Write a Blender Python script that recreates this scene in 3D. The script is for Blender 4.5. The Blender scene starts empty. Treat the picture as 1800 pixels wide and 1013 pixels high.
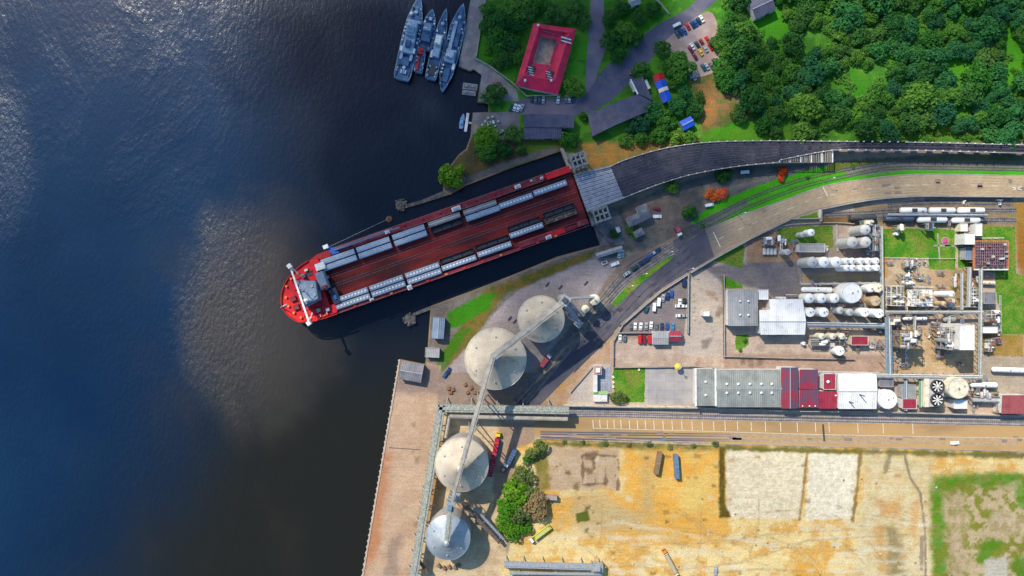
import bpy, math, random, bmesh
import numpy as np
from mathutils import Vector, Matrix, noise as mnoise
from mathutils.geometry import tessellate_polygon
# ------------------------------------------------------------------ frame of reference
# The drone hangs CAMH metres above the ground at the origin; one picture pixel (1800 wide) is a third of a metre on the ground.
CAMH = 400.0; K = 1/3.0
R = math.radians
scene = bpy.context.scene
COL = scene.collection
def W(px, py, z=0.0):
    f = (CAMH-z)/CAMH*K
    return Vector(((px-900)*f, (506.5-py)*f, z))
def P2(pts, z=0.0): return [W(x, y, z) for x, y in pts]
def lin(c): return tuple(((v/255)/12.92 if v/255 <= .04045 else ((v/255+.055)/1.055)**2.4) for v in c)
# ------------------------------------------------------------------ object helpers
def link(o): COL.objects.link(o); return o
def tag(o, label=None, cat=None, group=None, kind=None):
    if label: o['label'] = label
    if cat: o['category'] = cat
    if group: o['group'] = group
    if kind: o['kind'] = kind
    return o
def thing(name, label, cat, loc=(0,0,0), rot=0.0, group=None):
    o = link(bpy.data.objects.new(name, None)); o.empty_display_size = .5
    o.location = loc; o.rotation_euler = (0, 0, rot)
    return tag(o, label, cat, group)
KIDS = {}
def dup(o, parent=None):
    c = o.copy(); link(c)
    if parent is not None:
        c.parent = parent; KIDS.setdefault(parent.name, []).append(c)
    for ch in list(KIDS.get(o.name, [])): dup(ch, c)
    return c
PROTO = {}
def inst(key, build, loc, rot, label, cat, group=None, scale=None):
    if key not in PROTO: o = PROTO[key] = build()
    else: o = dup(PROTO[key])
    o.location = loc; o.rotation_euler = (0, 0, rot)
    if scale is not None: o.scale = scale
    for k in ('label', 'category', 'group'):
        if k in o: del o[k]
    return tag(o, label, cat, group)
def ordn(i): return ['first','second','third','fourth','fifth','sixth','seventh','eighth','ninth','tenth','eleventh','twelfth','thirteenth','fourteenth','fifteenth','sixteenth','seventeenth','eighteenth','nineteenth','twentieth'][i]

class MB:
    def __init__(s, o=(0,0,0)): s.v = []; s.f = []; s.o = Vector(o)
    def add(s, vs, fs):
        n = len(s.v); s.v += [tuple(v) for v in vs]; s.f += [tuple(i+n for i in f) for f in fs]; return s
    def box(s, x, y, z, sx, sy, sz, rot=0.0, top=1.0, topy=None):
        topy = top if topy is None else topy
        c, d = math.cos(rot), math.sin(rot); vs = []
        for zz, tx, ty in ((z,1,1), (z+sz,top,topy)):
            for a, b in ((-1,-1),(1,-1),(1,1),(-1,1)):
                u, w = a*sx/2*tx, b*sy/2*ty
                vs.append((x+u*c-w*d, y+u*d+w*c, zz))
        return s.add(vs, [(3,2,1,0),(4,5,6,7),(0,1,5,4),(1,2,6,5),(2,3,7,6),(3,0,4,7)])
    def prism(s, pts, z0, z1, pts1=None):
        n = len(pts); a = sum(pts[i][0]*pts[(i+1)%n][1]-pts[(i+1)%n][0]*pts[i][1] for i in range(n))
        if a < 0:
            pts = pts[::-1]; pts1 = pts1[::-1] if pts1 else None
        p1 = pts1 or pts
        vs = [(p[0],p[1],z0) for p in pts]+[(p[0],p[1],z1) for p in p1]
        tri = tessellate_polygon([[Vector((p[0],p[1],0)) for p in pts]])
        fs = []
        for t in tri:
            a_, b_, c_ = [pts[i] for i in t]
            ccw = (b_[0]-a_[0])*(c_[1]-a_[1])-(b_[1]-a_[1])*(c_[0]-a_[0]) > 0
            t = tuple(t) if ccw else tuple(t)[::-1]
            fs.append(tuple(i+n for i in t)); fs.append(t[::-1])
        fs += [(i,(i+1)%n,(i+1)%n+n,i+n) for i in range(n)]
        return s.add(vs, fs)
    def sheet(s, pts, z):
        n = len(pts); fs = []
        for t in tessellate_polygon([[Vector((p[0],p[1],0)) for p in pts]]):
            a_, b_, c_ = [pts[i] for i in t]
            ccw = (b_[0]-a_[0])*(c_[1]-a_[1])-(b_[1]-a_[1])*(c_[0]-a_[0]) > 0
            fs.append(tuple(t) if ccw else tuple(t)[::-1])
        return s.add([(p[0],p[1],z) for p in pts], fs)
    def cyl(s, x, y, z0, z1, r0, r1=None, n=16, cap=True):
        r1 = r0 if r1 is None else r1
        vs = [(x+r*math.cos(2*math.pi*i/n), y+r*math.sin(2*math.pi*i/n), z) for z, r in ((z0,r0),(z1,r1)) for i in range(n)]
        fs = [(i,(i+1)%n,(i+1)%n+n,i+n) for i in range(n)]
        if cap: fs += [tuple(range(n,2*n)), tuple(range(n))[::-1]]
        return s.add(vs, fs)
    def lathe(s, x, y, prof, n=24):
        vs = [(x+r*math.cos(2*math.pi*i/n), y+r*math.sin(2*math.pi*i/n), z) for r, z in prof for i in range(n)]
        fs = [(j*n+i, j*n+(i+1)%n, (j+1)*n+(i+1)%n, (j+1)*n+i) for j in range(len(prof)-1) for i in range(n)]
        fs += [tuple(range(n))[::-1], tuple((len(prof)-1)*n+i for i in range(n))]
        return s.add(vs, fs)
    def tube(s, p0, p1, r, n=8, r1=None):
        p0, p1 = Vector(p0), Vector(p1); d = p1-p0
        if d.length < 1e-6: return s
        r1 = r if r1 is None else r1
        q = d.to_track_quat('Z','Y'); vs = []
        for p, rr in ((p0,r),(p1,r1)):
            for i in range(n):
                vs.append(p+q@Vector((rr*math.cos(2*math.pi*i/n+.4), rr*math.sin(2*math.pi*i/n+.4), 0)))
        return s.add(vs, [(i,(i+1)%n,(i+1)%n+n,i+n) for i in range(n)]+[tuple(range(n,2*n)), tuple(range(n))[::-1]])
    def beam(s, p0, p1, w, h):           # box from p0 to p1, p = centre of its bottom
        p0, p1 = Vector(p0), Vector(p1); d = (p1-p0); d2 = Vector((d.x,d.y,0))
        if d2.length < 1e-6: return s.box(p0.x,p0.y,min(p0.z,p1.z),w,h,abs(d.z))
        d2.normalize(); n = Vector((-d2.y,d2.x,0))*w/2; u = Vector((0,0,h))
        return s.add([p0-n,p0+n,p0+n+u,p0-n+u,p1-n,p1+n,p1+n+u,p1-n+u],
                     [(0,1,2,3)[::-1],(4,5,6,7),(0,1,5,4)[::1],(1,2,6,5),(2,3,7,6),(3,0,4,7)])
    def quad(s, a, b, c, d): return s.add([a,b,c,d], [(0,1,2,3)])
    def build(s, name, m, parent=None, smooth=False, fix=True):
        me = bpy.data.meshes.new(name)
        if s.o.length: s.v = [tuple(Vector(v)-s.o) for v in s.v]
        me.from_pydata(s.v, [], s.f)
        if fix:
            b = bmesh.new(); b.from_mesh(me); bmesh.ops.recalc_face_normals(b, faces=b.faces); b.to_mesh(me); b.free()
        if m is not None: me.materials.append(m)
        if smooth:
            me.polygons.foreach_set('use_smooth', [True]*len(me.polygons))
            try: me.set_sharp_from_angle(angle=R(38))
            except Exception: pass
        me.update()
        o = link(bpy.data.objects.new(name, me))
        if parent is not None:
            o.parent = parent; KIDS.setdefault(parent.name, []).append(o)
        return o
def sub(o, mb_, name, m, smooth=False): return mb_.build(name, m, o, smooth)

# ------------------------------------------------------------------ materials
MATS = {}
def _nt(name):
    m = bpy.data.materials.new(name); m.use_nodes = True
    nt = m.node_tree; return m, nt, nt.nodes['Principled BSDF']
def _mix(nt, fac, a, b, mode='MIX'):
    n = nt.nodes.new('ShaderNodeMix'); n.data_type = 'RGBA'; n.blend_type = mode
    for sock, v in ((n.inputs[0], fac), (n.inputs[6], a), (n.inputs[7], b)):
        if hasattr(v, 'is_linked'): nt.links.new(v, sock)
        else: sock.default_value = v if isinstance(v, (int,float)) else (*v[:3], 1)
    return n.outputs[2]
def _noise(nt, vec, sc, det=5, rough=.55, dist=0):
    n = nt.nodes.new('ShaderNodeTexNoise'); n.inputs['Scale'].default_value = sc; n.inputs['Detail'].default_value = det
    n.inputs['Roughness'].default_value = rough; n.inputs['Distortion'].default_value = dist
    nt.links.new(vec, n.inputs['Vector']); return n.outputs['Fac']
def _ramp(nt, fac, lo, hi):
    n = nt.nodes.new('ShaderNodeMapRange'); n.inputs[1].default_value = lo; n.inputs[2].default_value = hi
    n.interpolation_type = 'SMOOTHSTEP'
    nt.links.new(fac, n.inputs[0]); return n.outputs[0]
def _math(nt, op, a, b=0.0):
    n = nt.nodes.new('ShaderNodeMath'); n.operation = op
    for s_, v in ((n.inputs[0], a), (n.inputs[1], b)):
        if hasattr(v, 'is_linked'): nt.links.new(v, s_)
        else: s_.default_value = v
    return n.outputs[0]
def _coord(nt, world, scale=(1,1,1), rot=0):
    if world: v = nt.nodes.new('ShaderNodeNewGeometry').outputs['Position']
    else: v = nt.nodes.new('ShaderNodeTexCoord').outputs['Object']
    if tuple(scale) != (1,1,1) or rot:
        mp = nt.nodes.new('ShaderNodeMapping'); mp.inputs['Scale'].default_value = scale; mp.inputs['Rotation'].default_value = (0,0,rot)
        nt.links.new(v, mp.inputs['Vector']); v = mp.outputs['Vector']
    return v
def mat(name, c, c2=None, sc=.25, lo=.38, hi=.62, rough=.8, metal=0, fine=.25, fsc=3.0, bump=0.0, bsc=3.0, world=False, stretch=(1,1,1), rot=0,
        rand=0.0, rib=None, ribamt=.25, dirt=None, dirtamt=.5, dsc=.12, tiles=None, spec=.3, tilec=.72):
    """c, c2: albedo (linear). rib=(axis, period): corrugation along an object axis; tiles=(w,h): joints of slabs."""
    if name in MATS: return MATS[name]
    m, nt, bs = _nt(name); L = nt.links.new
    v = _coord(nt, world, stretch, rot)
    col = c
    if c2 is not None: col = _mix(nt, _ramp(nt, _noise(nt, v, sc), lo, hi), c, c2)
    if dirt is not None: col = _mix(nt, _math(nt, 'MULTIPLY', _ramp(nt, _noise(nt, v, dsc, 7, .65, .6), .5, .72), dirtamt), col, dirt)
    f = _noise(nt, v, fsc, 8, .7)
    g = _ramp(nt, f, .25, .75); g = _math(nt, 'MULTIPLY_ADD', g, 2*fine)
    nt.nodes[-1].inputs[2].default_value = 1-fine
    comb = nt.nodes.new('ShaderNodeCombineColor'); [L(g, comb.inputs[i]) for i in range(3)]
    col = _mix(nt, 1.0, col, comb.outputs[0], 'MULTIPLY')
    hgt = None
    if rib:
        w = nt.nodes.new('ShaderNodeTexWave'); w.wave_profile = 'SIN'; w.bands_direction = rib[0]; w.inputs['Scale'].default_value = 0.314/rib[1]
        L(_coord(nt, world), w.inputs['Vector'])
        col = _mix(nt, _math(nt, 'MULTIPLY', w.outputs['Fac'], ribamt), col, (c[0]*.5, c[1]*.5, c[2]*.5)); hgt = w.outputs['Fac']
    if tiles:
        b = nt.nodes.new('ShaderNodeTexBrick'); b.inputs['Scale'].default_value = 1; b.inputs['Brick Width'].default_value = tiles[0]; b.inputs['Row Height'].default_value = tiles[1]
        b.inputs['Mortar Size'].default_value = .12; b.offset = 0; b.inputs['Color1'].default_value = (1,1,1,1); b.inputs['Color2'].default_value = (.9,.9,.9,1); b.inputs['Mortar'].default_value = (tilec,)*3+(1,)
        b.inputs['Mortar Smooth'].default_value = .5
        L(_coord(nt, world, (1,1,1), rot), b.inputs['Vector']); col = _mix(nt, 1.0, col, b.outputs['Color'], 'MULTIPLY')
    if rand:
        oi = nt.nodes.new('ShaderNodeObjectInfo'); hs = nt.nodes.new('ShaderNodeHueSaturation')
        L(_math(nt, 'MULTIPLY_ADD', oi.outputs['Random'], 2*rand), hs.inputs['Value']); nt.nodes[-1].inputs[2].default_value = 1-rand
        L(col, hs.inputs['Color']); col = hs.outputs['Color']
    if hasattr(col, 'is_linked'): L(col, bs.inputs['Base Color'])
    else: bs.inputs['Base Color'].default_value = (*col, 1)
    bs.inputs['Roughness'].default_value = rough; bs.inputs['Metallic'].default_value = metal; bs.inputs['Specular IOR Level'].default_value = spec
    if bump or rib:
        bp = nt.nodes.new('ShaderNodeBump'); bp.inputs['Strength'].default_value = bump or .4; bp.inputs['Distance'].default_value = .25
        L(hgt if hgt is not None else _noise(nt, v, bsc, 6, .6), bp.inputs['Height']); L(bp.outputs[0], bs.inputs['Normal'])
    MATS[name] = m; return m
G = lambda *c: lin(c)
def g(v): return (v, v, v)
M = {}
def quick():
    Q = mat
    M['white'] = Q('white paint', (.78,.77,.72), (.62,.61,.57), .5, dirt=(.4,.34,.26), dirtamt=.35, dsc=.4, rough=.45, fine=.1)
    M['cream'] = Q('cream paint', (.74,.66,.47), (.6,.54,.4), .4, dirt=(.35,.28,.2), dirtamt=.4, dsc=.4, rough=.6, fine=.12)
    M['tankwhite'] = Q('tank white', (.86,.85,.81), (.78,.76,.71), .35, dirt=(.5,.42,.32), dirtamt=.3, dsc=.5, rough=.4, fine=.08)
    M['tankgrey'] = Q('tank grey', (.5,.49,.47), (.4,.39,.37), .35, dirt=(.28,.24,.2), dirtamt=.4, dsc=.5, rough=.5, fine=.1)
    M['tanktan'] = Q('tank tan', (.5,.38,.24), (.4,.3,.18), .35, dirt=(.2,.14,.09), dirtamt=.4, dsc=.5, rough=.6, fine=.15)
    M['steel'] = Q('painted steel grey', (.32,.34,.36), (.22,.24,.26), 1.2, rough=.5, fine=.2)
    M['dark'] = Q('dark steel', (.045,.05,.055), (.07,.065,.06), 1.0, rough=.6, fine=.3)
    M['black'] = Q('black rubber', (.02,.02,.022), rough=.8)
    M['bluesteel'] = Q('blue grey steel', (.12,.19,.26), (.18,.25,.3), 1.0, rough=.5, fine=.25)
    M['grate'] = Q('steel grating', (.2,.19,.17), (.12,.115,.1), 1.2, rough=.8, fine=.4)
    M['rust'] = Q('rusty steel', (.25,.12,.06), (.14,.08,.05), .8, rough=.85, fine=.35)
    M['galv'] = Q('galvanised steel', (.42,.44,.44), (.32,.34,.34), 1.0, rough=.4, metal=.3, fine=.15)
    M['greengal'] = Q('mossy galvanised steel', (.33,.34,.29), (.2,.22,.18), .9, rough=.7, fine=.4, fsc=1.4)
    M['concrete'] = Q('concrete', (.36,.33,.29), (.27,.25,.22), .2, dirt=(.16,.14,.12), dirtamt=.5, rough=.9, fine=.2, bump=.1)
    M['glass'] = Q('window glass', (.03,.045,.06), rough=.12, fine=.1, spec=.6)
    M['red'] = Q('red paint', (.5,.022,.035), (.36,.015,.025), .6, rough=.5, fine=.15)
    M['redroof'] = Q('red corrugated roof', (.38,.04,.06), (.26,.03,.055), .25, dirt=(.12,.08,.09), dirtamt=.6, dsc=.25, rough=.6, fine=.25, rib=('X',.9), ribamt=.25)
    M['orange'] = Q('orange paint', (.75,.22,.03), rough=.5)
    M['yellow'] = Q('yellow paint', (.75,.5,.03), rough=.5)
    M['lime'] = Q('lime yellow tarpaulin', (.62,.66,.06), (.5,.52,.05), .8, rough=.7)
    M['blue'] = Q('blue paint', (.03,.14,.5), (.03,.1,.36), .6, rough=.5)
    M['lblue'] = Q('pale blue paint', (.2,.36,.55), (.15,.28,.45), .6, rough=.5)
    M['green'] = Q('green paint', (.04,.25,.1), rough=.5)
    M['magenta'] = Q('magenta roof', (.5,.07,.2), (.4,.06,.16), .5, rough=.6)
    M['rail'] = Q('worn rail steel', (.3,.28,.26), (.16,.12,.1), 2.0, rough=.35, metal=.6)
    M['sleeper'] = Q('timber sleepers', (.16,.14,.12), (.09,.08,.07), .6, rough=.9, fine=.4, rand=0)
    M['wood'] = Q('weathered timber', (.2,.14,.08), (.12,.08,.05), .8, rough=.9, fine=.4)
    M['stone'] = Q('dark rock armour', (.16,.15,.13), (.08,.08,.07), .5, rough=.95, fine=.45, bump=.4)
    M['yellowline'] = Q('road marking white', (.75,.7,.55), (.5,.46,.36), 1.5, rough=.8, fine=.25)
quick()
# ------------------------------------------------------------------ painted ground (colour attribute = the soils' own colours)
rng = np.random.default_rng(7)
def vnoise(x, y, sc, oct=4, seed=0, gain=.55):
    out = np.zeros_like(x, dtype=float); amp = 1; tot = 0
    for o in range(oct):
        r_ = np.random.default_rng(seed*31+o); t = r_.random((256,256))
        u = x/sc*(2**o)+o*17.3+seed*3.1; v = y/sc*(2**o)+o*9.7+seed*5.7
        i = np.floor(u).astype(int); j = np.floor(v).astype(int); fu = u-i; fv = v-j
        fu = fu*fu*(3-2*fu); fv = fv*fv*(3-2*fv)
        a = t[i%256,j%256]; b = t[(i+1)%256,j%256]; c = t[i%256,(j+1)%256]; d = t[(i+1)%256,(j+1)%256]
        out += amp*((a*(1-fu)+b*fu)*(1-fv)+(c*(1-fu)+d*fu)*fv); tot += amp; amp *= gain
    return out/tot
def sdist(X, Y, poly):
    """signed distance (px), negative inside"""
    d = np.full(X.shape, 1e9); ins = np.zeros(X.shape, bool); n = len(poly)
    for i in range(n):
        x0, y0 = poly[i]; x1, y1 = poly[(i+1)%n]; dx, dy = x1-x0, y1-y0
        t = np.clip(((X-x0)*dx+(Y-y0)*dy)/(dx*dx+dy*dy+1e-9), 0, 1)
        d = np.minimum(d, np.hypot(X-x0-t*dx, Y-y0-t*dy))
        if dy: ins ^= ((y0 > Y) != (y1 > Y)) & (X < dx*(Y-y0)/dy+x0)
    return np.where(ins, -d, d)
def ldist(X, Y, pts):
    d = np.full(X.shape, 1e9)
    for (x0,y0),(x1,y1) in zip(pts, pts[1:]):
        dx, dy = x1-x0, y1-y0
        t = np.clip(((X-x0)*dx+(Y-y0)*dy)/(dx*dx+dy*dy+1e-9), 0, 1)
        d = np.minimum(d, np.hypot(X-x0-t*dx, Y-y0-t*dy))
    return d
LAND = [(900,-3000),(834,-60),(834,0),(808,101),(806,117),(826,125),(833,122),(848,132),(843,150),(839,180),(858,181),(858,197),(831,198),(827,240),
        (819,262),(806,272),(797,284),(785,300),(779,318),(779,336),(790,343),(820,326),(900,295),(985,266),(1003,300),(1032,378),(1040,378),(1056,431),
        (980,451),(900,484),(830,511),(757,538),(752,610),(747,640),(742,640),(702,632),(637,1013),(600,1230),(450,3000),(6500,3000),(6500,-3000)]
def k(c, f=.62): l = lin(c); return tuple(v*f for v in l)
OPS = []
def op(poly, c, edge=3, soft=2, amt=1.0, mott=.0, mc=None, msc=14, f=.62, seed=None, line=None, lo=.42, hi=.6):
    OPS.append((poly, k(c, f), edge, soft, amt, mott, k(mc, f) if mc else None, msc, len(OPS)+1 if seed is None else seed, line, lo, hi))
# --- northern headland (in the shade of the added cumulus, hence albedo factor ~1.3)
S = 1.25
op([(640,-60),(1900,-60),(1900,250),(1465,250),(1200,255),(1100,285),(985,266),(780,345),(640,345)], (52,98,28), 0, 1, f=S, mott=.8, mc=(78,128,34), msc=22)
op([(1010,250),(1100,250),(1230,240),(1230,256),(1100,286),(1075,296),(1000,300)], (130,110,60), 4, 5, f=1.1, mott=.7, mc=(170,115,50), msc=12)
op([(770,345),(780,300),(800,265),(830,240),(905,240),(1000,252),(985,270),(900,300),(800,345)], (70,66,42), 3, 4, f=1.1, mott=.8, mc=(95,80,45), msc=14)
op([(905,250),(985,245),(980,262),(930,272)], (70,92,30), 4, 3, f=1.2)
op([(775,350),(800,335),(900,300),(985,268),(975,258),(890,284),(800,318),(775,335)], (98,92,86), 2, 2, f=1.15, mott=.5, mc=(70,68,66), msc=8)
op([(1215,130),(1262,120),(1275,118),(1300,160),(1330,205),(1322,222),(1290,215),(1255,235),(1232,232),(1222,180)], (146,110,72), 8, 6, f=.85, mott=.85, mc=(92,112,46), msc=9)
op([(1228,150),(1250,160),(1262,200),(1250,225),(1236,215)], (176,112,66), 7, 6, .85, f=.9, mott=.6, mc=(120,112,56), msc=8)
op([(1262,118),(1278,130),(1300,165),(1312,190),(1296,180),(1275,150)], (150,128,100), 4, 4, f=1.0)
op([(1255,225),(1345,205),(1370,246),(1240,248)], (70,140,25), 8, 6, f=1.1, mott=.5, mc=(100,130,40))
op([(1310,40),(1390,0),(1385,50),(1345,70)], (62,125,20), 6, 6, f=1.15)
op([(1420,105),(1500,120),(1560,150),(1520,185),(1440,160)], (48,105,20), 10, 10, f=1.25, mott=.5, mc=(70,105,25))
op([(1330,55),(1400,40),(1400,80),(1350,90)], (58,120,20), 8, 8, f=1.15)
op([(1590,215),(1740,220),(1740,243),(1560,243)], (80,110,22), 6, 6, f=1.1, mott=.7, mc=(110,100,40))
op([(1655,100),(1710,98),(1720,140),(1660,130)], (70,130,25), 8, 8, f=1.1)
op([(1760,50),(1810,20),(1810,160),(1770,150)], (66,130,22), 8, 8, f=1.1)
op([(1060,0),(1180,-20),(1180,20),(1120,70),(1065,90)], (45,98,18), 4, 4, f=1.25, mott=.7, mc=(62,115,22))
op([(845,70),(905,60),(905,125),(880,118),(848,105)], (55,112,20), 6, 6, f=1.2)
# --- strip between trestle and highway
op([(1100,360),(1180,325),(1300,292),(1465,284),(1800,262),(1800,312),(1600,309),(1450,328),(1240,404),(1180,445),(1050,440),(1040,380)], (105,100,92), 4, 4, f=.85, mott=.8, mc=(78,82,78), msc=14)
op([(1215,392),(1250,360),(1330,328),(1400,304),(1470,290),(1560,286),(1800,290),(1800,309),(1600,307),(1450,327),(1330,372),(1240,402)], (66,168,16), 3, 2, f=.8, mott=.5, mc=(95,150,40), msc=10)
op([(1465,284),(1800,275),(1800,290),(1560,290),(1480,303),(1440,310)], (95,112,45), 4, 4, f=.7, mott=.7, mc=(120,120,60), msc=10)
op([(1105,352),(1180,338),(1215,350),(1205,385),(1120,395),(1090,380)], (140,120,105), 5, 5, f=.85, mott=.6, mc=(100,95,85), msc=10)
op([(1240,330),(1330,318),(1400,300),(1300,330),(1240,360)], (150,142,130), 5, 8, .7, f=.8)
op([(1480,297),(1560,283),(1830,284),(1830,301),(1600,299),(1490,311)], (140,134,128), 2, 3, .9, f=.7, mott=.6, mc=(112,112,112), msc=5)
op([(1205,404),(1250,378),(1312,350),(1318,358),(1255,396),(1210,418)], (122,116,116), 2, 2, .9, f=.7, mott=.6, mc=(98,100,96), msc=5)
op([(1000,714),(1830,730),(1830,752),(1000,736)], (196,186,180), 2, 2, f=.66, mott=.6, mc=(150,146,146), msc=6)
# --- slip bank, silo apron
op([(757,538),(900,484),(1056,431),(1100,440),(1000,500),(900,560),(830,600),(770,665),(745,640),(752,610)], (120,112,104), 2, 2, f=.9, mott=.6, mc=(92,86,78), msc=9)
op([(850,510),(960,470),(1045,440),(1040,452),(960,490),(890,515),(868,545),(830,600),(770,662),(768,640),(800,590)], (118,98,48), 3, 3, f=.85, mott=.8, mc=(80,95,35), msc=9)
op([(788,548),(850,516),(872,516),(862,540),(830,560),(812,572),(790,580)], (55,125,18), 3, 3, f=.8, mott=.3, mc=(85,130,30))
op([(770,630),(800,585),(830,575),(800,620),(780,650),(768,662)], (62,115,22), 3, 3, f=.8, mott=.4, mc=(85,105,30))
op([(905,515),(965,486),(1050,452),(1092,455),(1060,510),(1010,580),(960,640),(900,700),(800,700),(775,668),(830,600),(868,552)], (172,160,158), 3, 3, f=.75, mott=.5, mc=(150,138,132), msc=16)
op([(1095,455),(1185,420),(1200,410),(1060,520),(985,640),(935,700),(905,700),(965,620),(1040,530)], (150,128,112), 3, 4, f=.72, mott=.6, mc=(125,112,108), msc=12)
# --- quay
op([(690,625),(775,642),(772,705),(760,760),(722,1020),(600,1240),(620,1013)], (208,178,148), 2, 1, f=.66, mott=.6, mc=(190,156,124), msc=22)
op([(690,625),(775,642),(772,690),(690,690)], (150,130,122), 8, 10, .8)
op([(668,800),(690,800),(668,960),(640,1010),(632,1013)], (200,130,82), 12, 10, .75)
op([(700,700),(740,700),(720,900),(690,980),(680,900)], (212,178,148), 10, 14, .6)
op([(680,960),(705,940),(700,1013),(676,1013)], (150,132,118), 6, 6, .6)
# --- silo yards
op([(770,655),(1000,655),(1000,716),(770,716)], (172,150,134), 2, 2, mott=.6, mc=(140,122,108), msc=18)
op([(775,730),(960,735),(955,775),(905,830),(880,1040),(722,1040)], (220,196,156), 3, 3, f=.68, mott=.6, mc=(196,164,122), msc=18)
op([(775,770),(790,850),(760,900),(735,960),(745,880)], (170,120,66), 6, 6, .7, mott=.5, mc=(205,160,90), msc=10)
op([(880,740),(945,745),(940,775),(900,835),(868,900),(868,800)], (186,160,134), 3, 3, mott=.5, mc=(168,140,118))
op([(940,650),(1010,600),(1078,600),(1078,712),(945,712)], (205,172,138), 4, 4, mott=.6, mc=(190,150,110), msc=16)
op([(985,668),(1000,672),(985,690),(970,685)], (215,160,80), 5, 8, .8)
op([(1000,700),(1040,640),(1078,640),(1078,714),(995,714)], (208,196,184), 2, 2, mott=.4, mc=(196,180,166))
# --- chemical plant yards
op([(1072,600),(1210,590),(1245,470),(1290,430),(1390,388),(1440,368),(1550,345),(1810,345),(1810,735),(1072,725)], (206,184,162), 2, 2, f=.7, mott=.7, mc=(182,158,140), msc=16)
op([(1110,560),(1210,482),(1210,590),(1085,590)], (150,138,134), 2, 2, mott=.5, mc=(128,122,124), msc=16)
op([(1212,480),(1272,465),(1272,625),(1200,625)], (208,192,174), 1, 1, mott=.5, mc=(196,180,160), msc=16)
op([(1240,470),(1310,460),(1330,430),(1400,420),(1410,520),(1360,525),(1330,505),(1270,500)], (146,138,136), 4, 4, mott=.6, mc=(124,118,122), msc=16)
op([(1312,425),(1345,405),(1405,430),(1405,460),(1312,462)], (196,158,124), 2, 2, mott=.6, mc=(170,138,112), msc=10)
op([(1405,425),(1465,420),(1550,415),(1550,480),(1405,482)], (172,158,144), 3, 4, .8, mott=.5, mc=(146,136,128))
op([(1406,482),(1550,480),(1550,500),(1406,505)], (204,176,136), 1, 2, mott=.4, mc=(180,150,120), msc=10)
op([(1406,505),(1550,500),(1550,565),(1410,565)], (178,152,122), 3, 4, .85, mott=.6, mc=(146,126,104), msc=9)
op([(1270,622),(1555,625),(1555,655),(1272,648)], (196,166,144), 2, 2, mott=.6, mc=(176,148,130), msc=12)
op([(1552,455),(1632,455),(1632,548),(1552,548)], (214,192,156), 2, 3, mott=.6, mc=(180,154,128), msc=8)
op([(1630,473),(1672,473),(1672,545),(1620,545)], (210,176,134), 2, 2, mott=.5, mc=(190,156,120), msc=9)
op([(1672,473),(1722,480),(1722,545),(1672,545)], (150,132,48), 5, 5, .8, mott=.7, mc=(196,160,110), msc=10)
op([(1566,575),(1720,575),(1720,655),(1566,655)], (216,188,146), 3, 3, f=.68, mott=.6, mc=(204,166,116), msc=10)
op([(1725,585),(1800,588),(1800,628),(1730,625)], (190,150,86), 3, 4, mott=.7, mc=(160,140,50), msc=12)
op([(1725,628),(1810,628),(1810,700),(1725,690)], (196,180,156), 2, 2, mott=.5, mc=(176,160,140), msc=10)
op([(1500,362),(1810,352),(1810,400),(1740,402),(1500,400)], (172,146,112), 3, 3, mott=.7, mc=(150,140,80), msc=12)
op([(1784,360),(1830,360),(1830,470),(1788,470)], (180,130,50), 4, 6, .9, mott=.5, mc=(160,130,50), msc=10)
op([(1784,400),(1830,400),(1830,512),(1792,512)], (170,116,40), 4, 6, .8)
op([(1440,375),(1500,370),(1500,395),(1440,395)], (150,118,76), 3, 3, mott=.5, mc=(120,100,60))
# --- lots in the south
op([(905,790),(950,772),(1830,796),(1830,1240),(860,1240),(880,1000),(905,940)], (232,208,146), 3, 3, f=.7, mott=.9, mc=(220,168,82), msc=18)
op([(945,775),(1280,784),(1810,796),(1810,806),(1500,800),(1272,796),(1150,796),(1090,788),(965,786),(945,830),(935,800)], (126,116,62), 5, 4, .95, mott=.7, mc=(96,112,40), msc=10)
op([(940,790),(966,790),(970,862),(942,862)], (132,124,56), 4, 4, .9, mott=.5, mc=(180,150,90), msc=8)
op([(964,786),(1088,790),(1088,860),(966,862)], (212,186,152), 3, 4, mott=.6, mc=(200,168,128), msc=14)
op([(1098,790),(1268,790),(1268,910),(1130,905),(1095,860)], (234,176,80), 8, 10, f=.68, mott=.7, mc=(226,192,112), msc=18)
op([(990,880),(1120,860),(1280,915),(1270,960),(1100,950),(960,935)], (232,174,76), 14, 14, .9, f=.68, mott=.7, mc=(212,184,122), msc=20)
op([(1130,800),(1150,800),(1145,910),(1120,930)], (190,168,120), 8, 12, .5)
op([(1200,850),(1240,840),(1240,890),(1200,900)], (236,206,120), 8, 14, .8)
op([(1264,786),(1274,788),(1275,890),(1288,908),(1264,912)], (104,82,26), 2, 2, mott=.6, mc=(120,110,40), msc=8)
op([(1276,792),(1416,796),(1408,912),(1288,912),(1278,890)], (232,219,186), 3, 2, f=.72, mott=.75, mc=(208,194,156), msc=6)
op([(1422,797),(1508,800),(1499,912),(1416,915)], (234,224,198), 3, 2, f=.72, mott=.75, mc=(212,200,168), msc=5)
op(None, (156,126,76), 2, 1.5, .9, line=([(1419,797),(1411,870),(1405,914)], 2.2))
op(None, (146,116,62), 3, 2, .9, line=([(1512,798),(1507,860),(1498,918)], 3.4))
op([(1520,800),(1640,808),(1640,1040),(1500,1040)], (220,208,170), 4, 10, .7, f=.68, mott=.85, mc=(204,186,134), msc=12)
op(None, (150,132,96), 4, 3, .8, line=([(1565,800),(1556,830)], 4))
op([(1545,880),(1585,880),(1580,910),(1550,905)], (226,170,100), 8, 10, .8)
op([(1535,920),(1555,925),(1560,1010),(1545,1010)], (214,164,90), 6, 8, .8)
op([(1558,925),(1575,930),(1600,1020),(1560,1030)], (146,128,82), 8, 8, .8)
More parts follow.
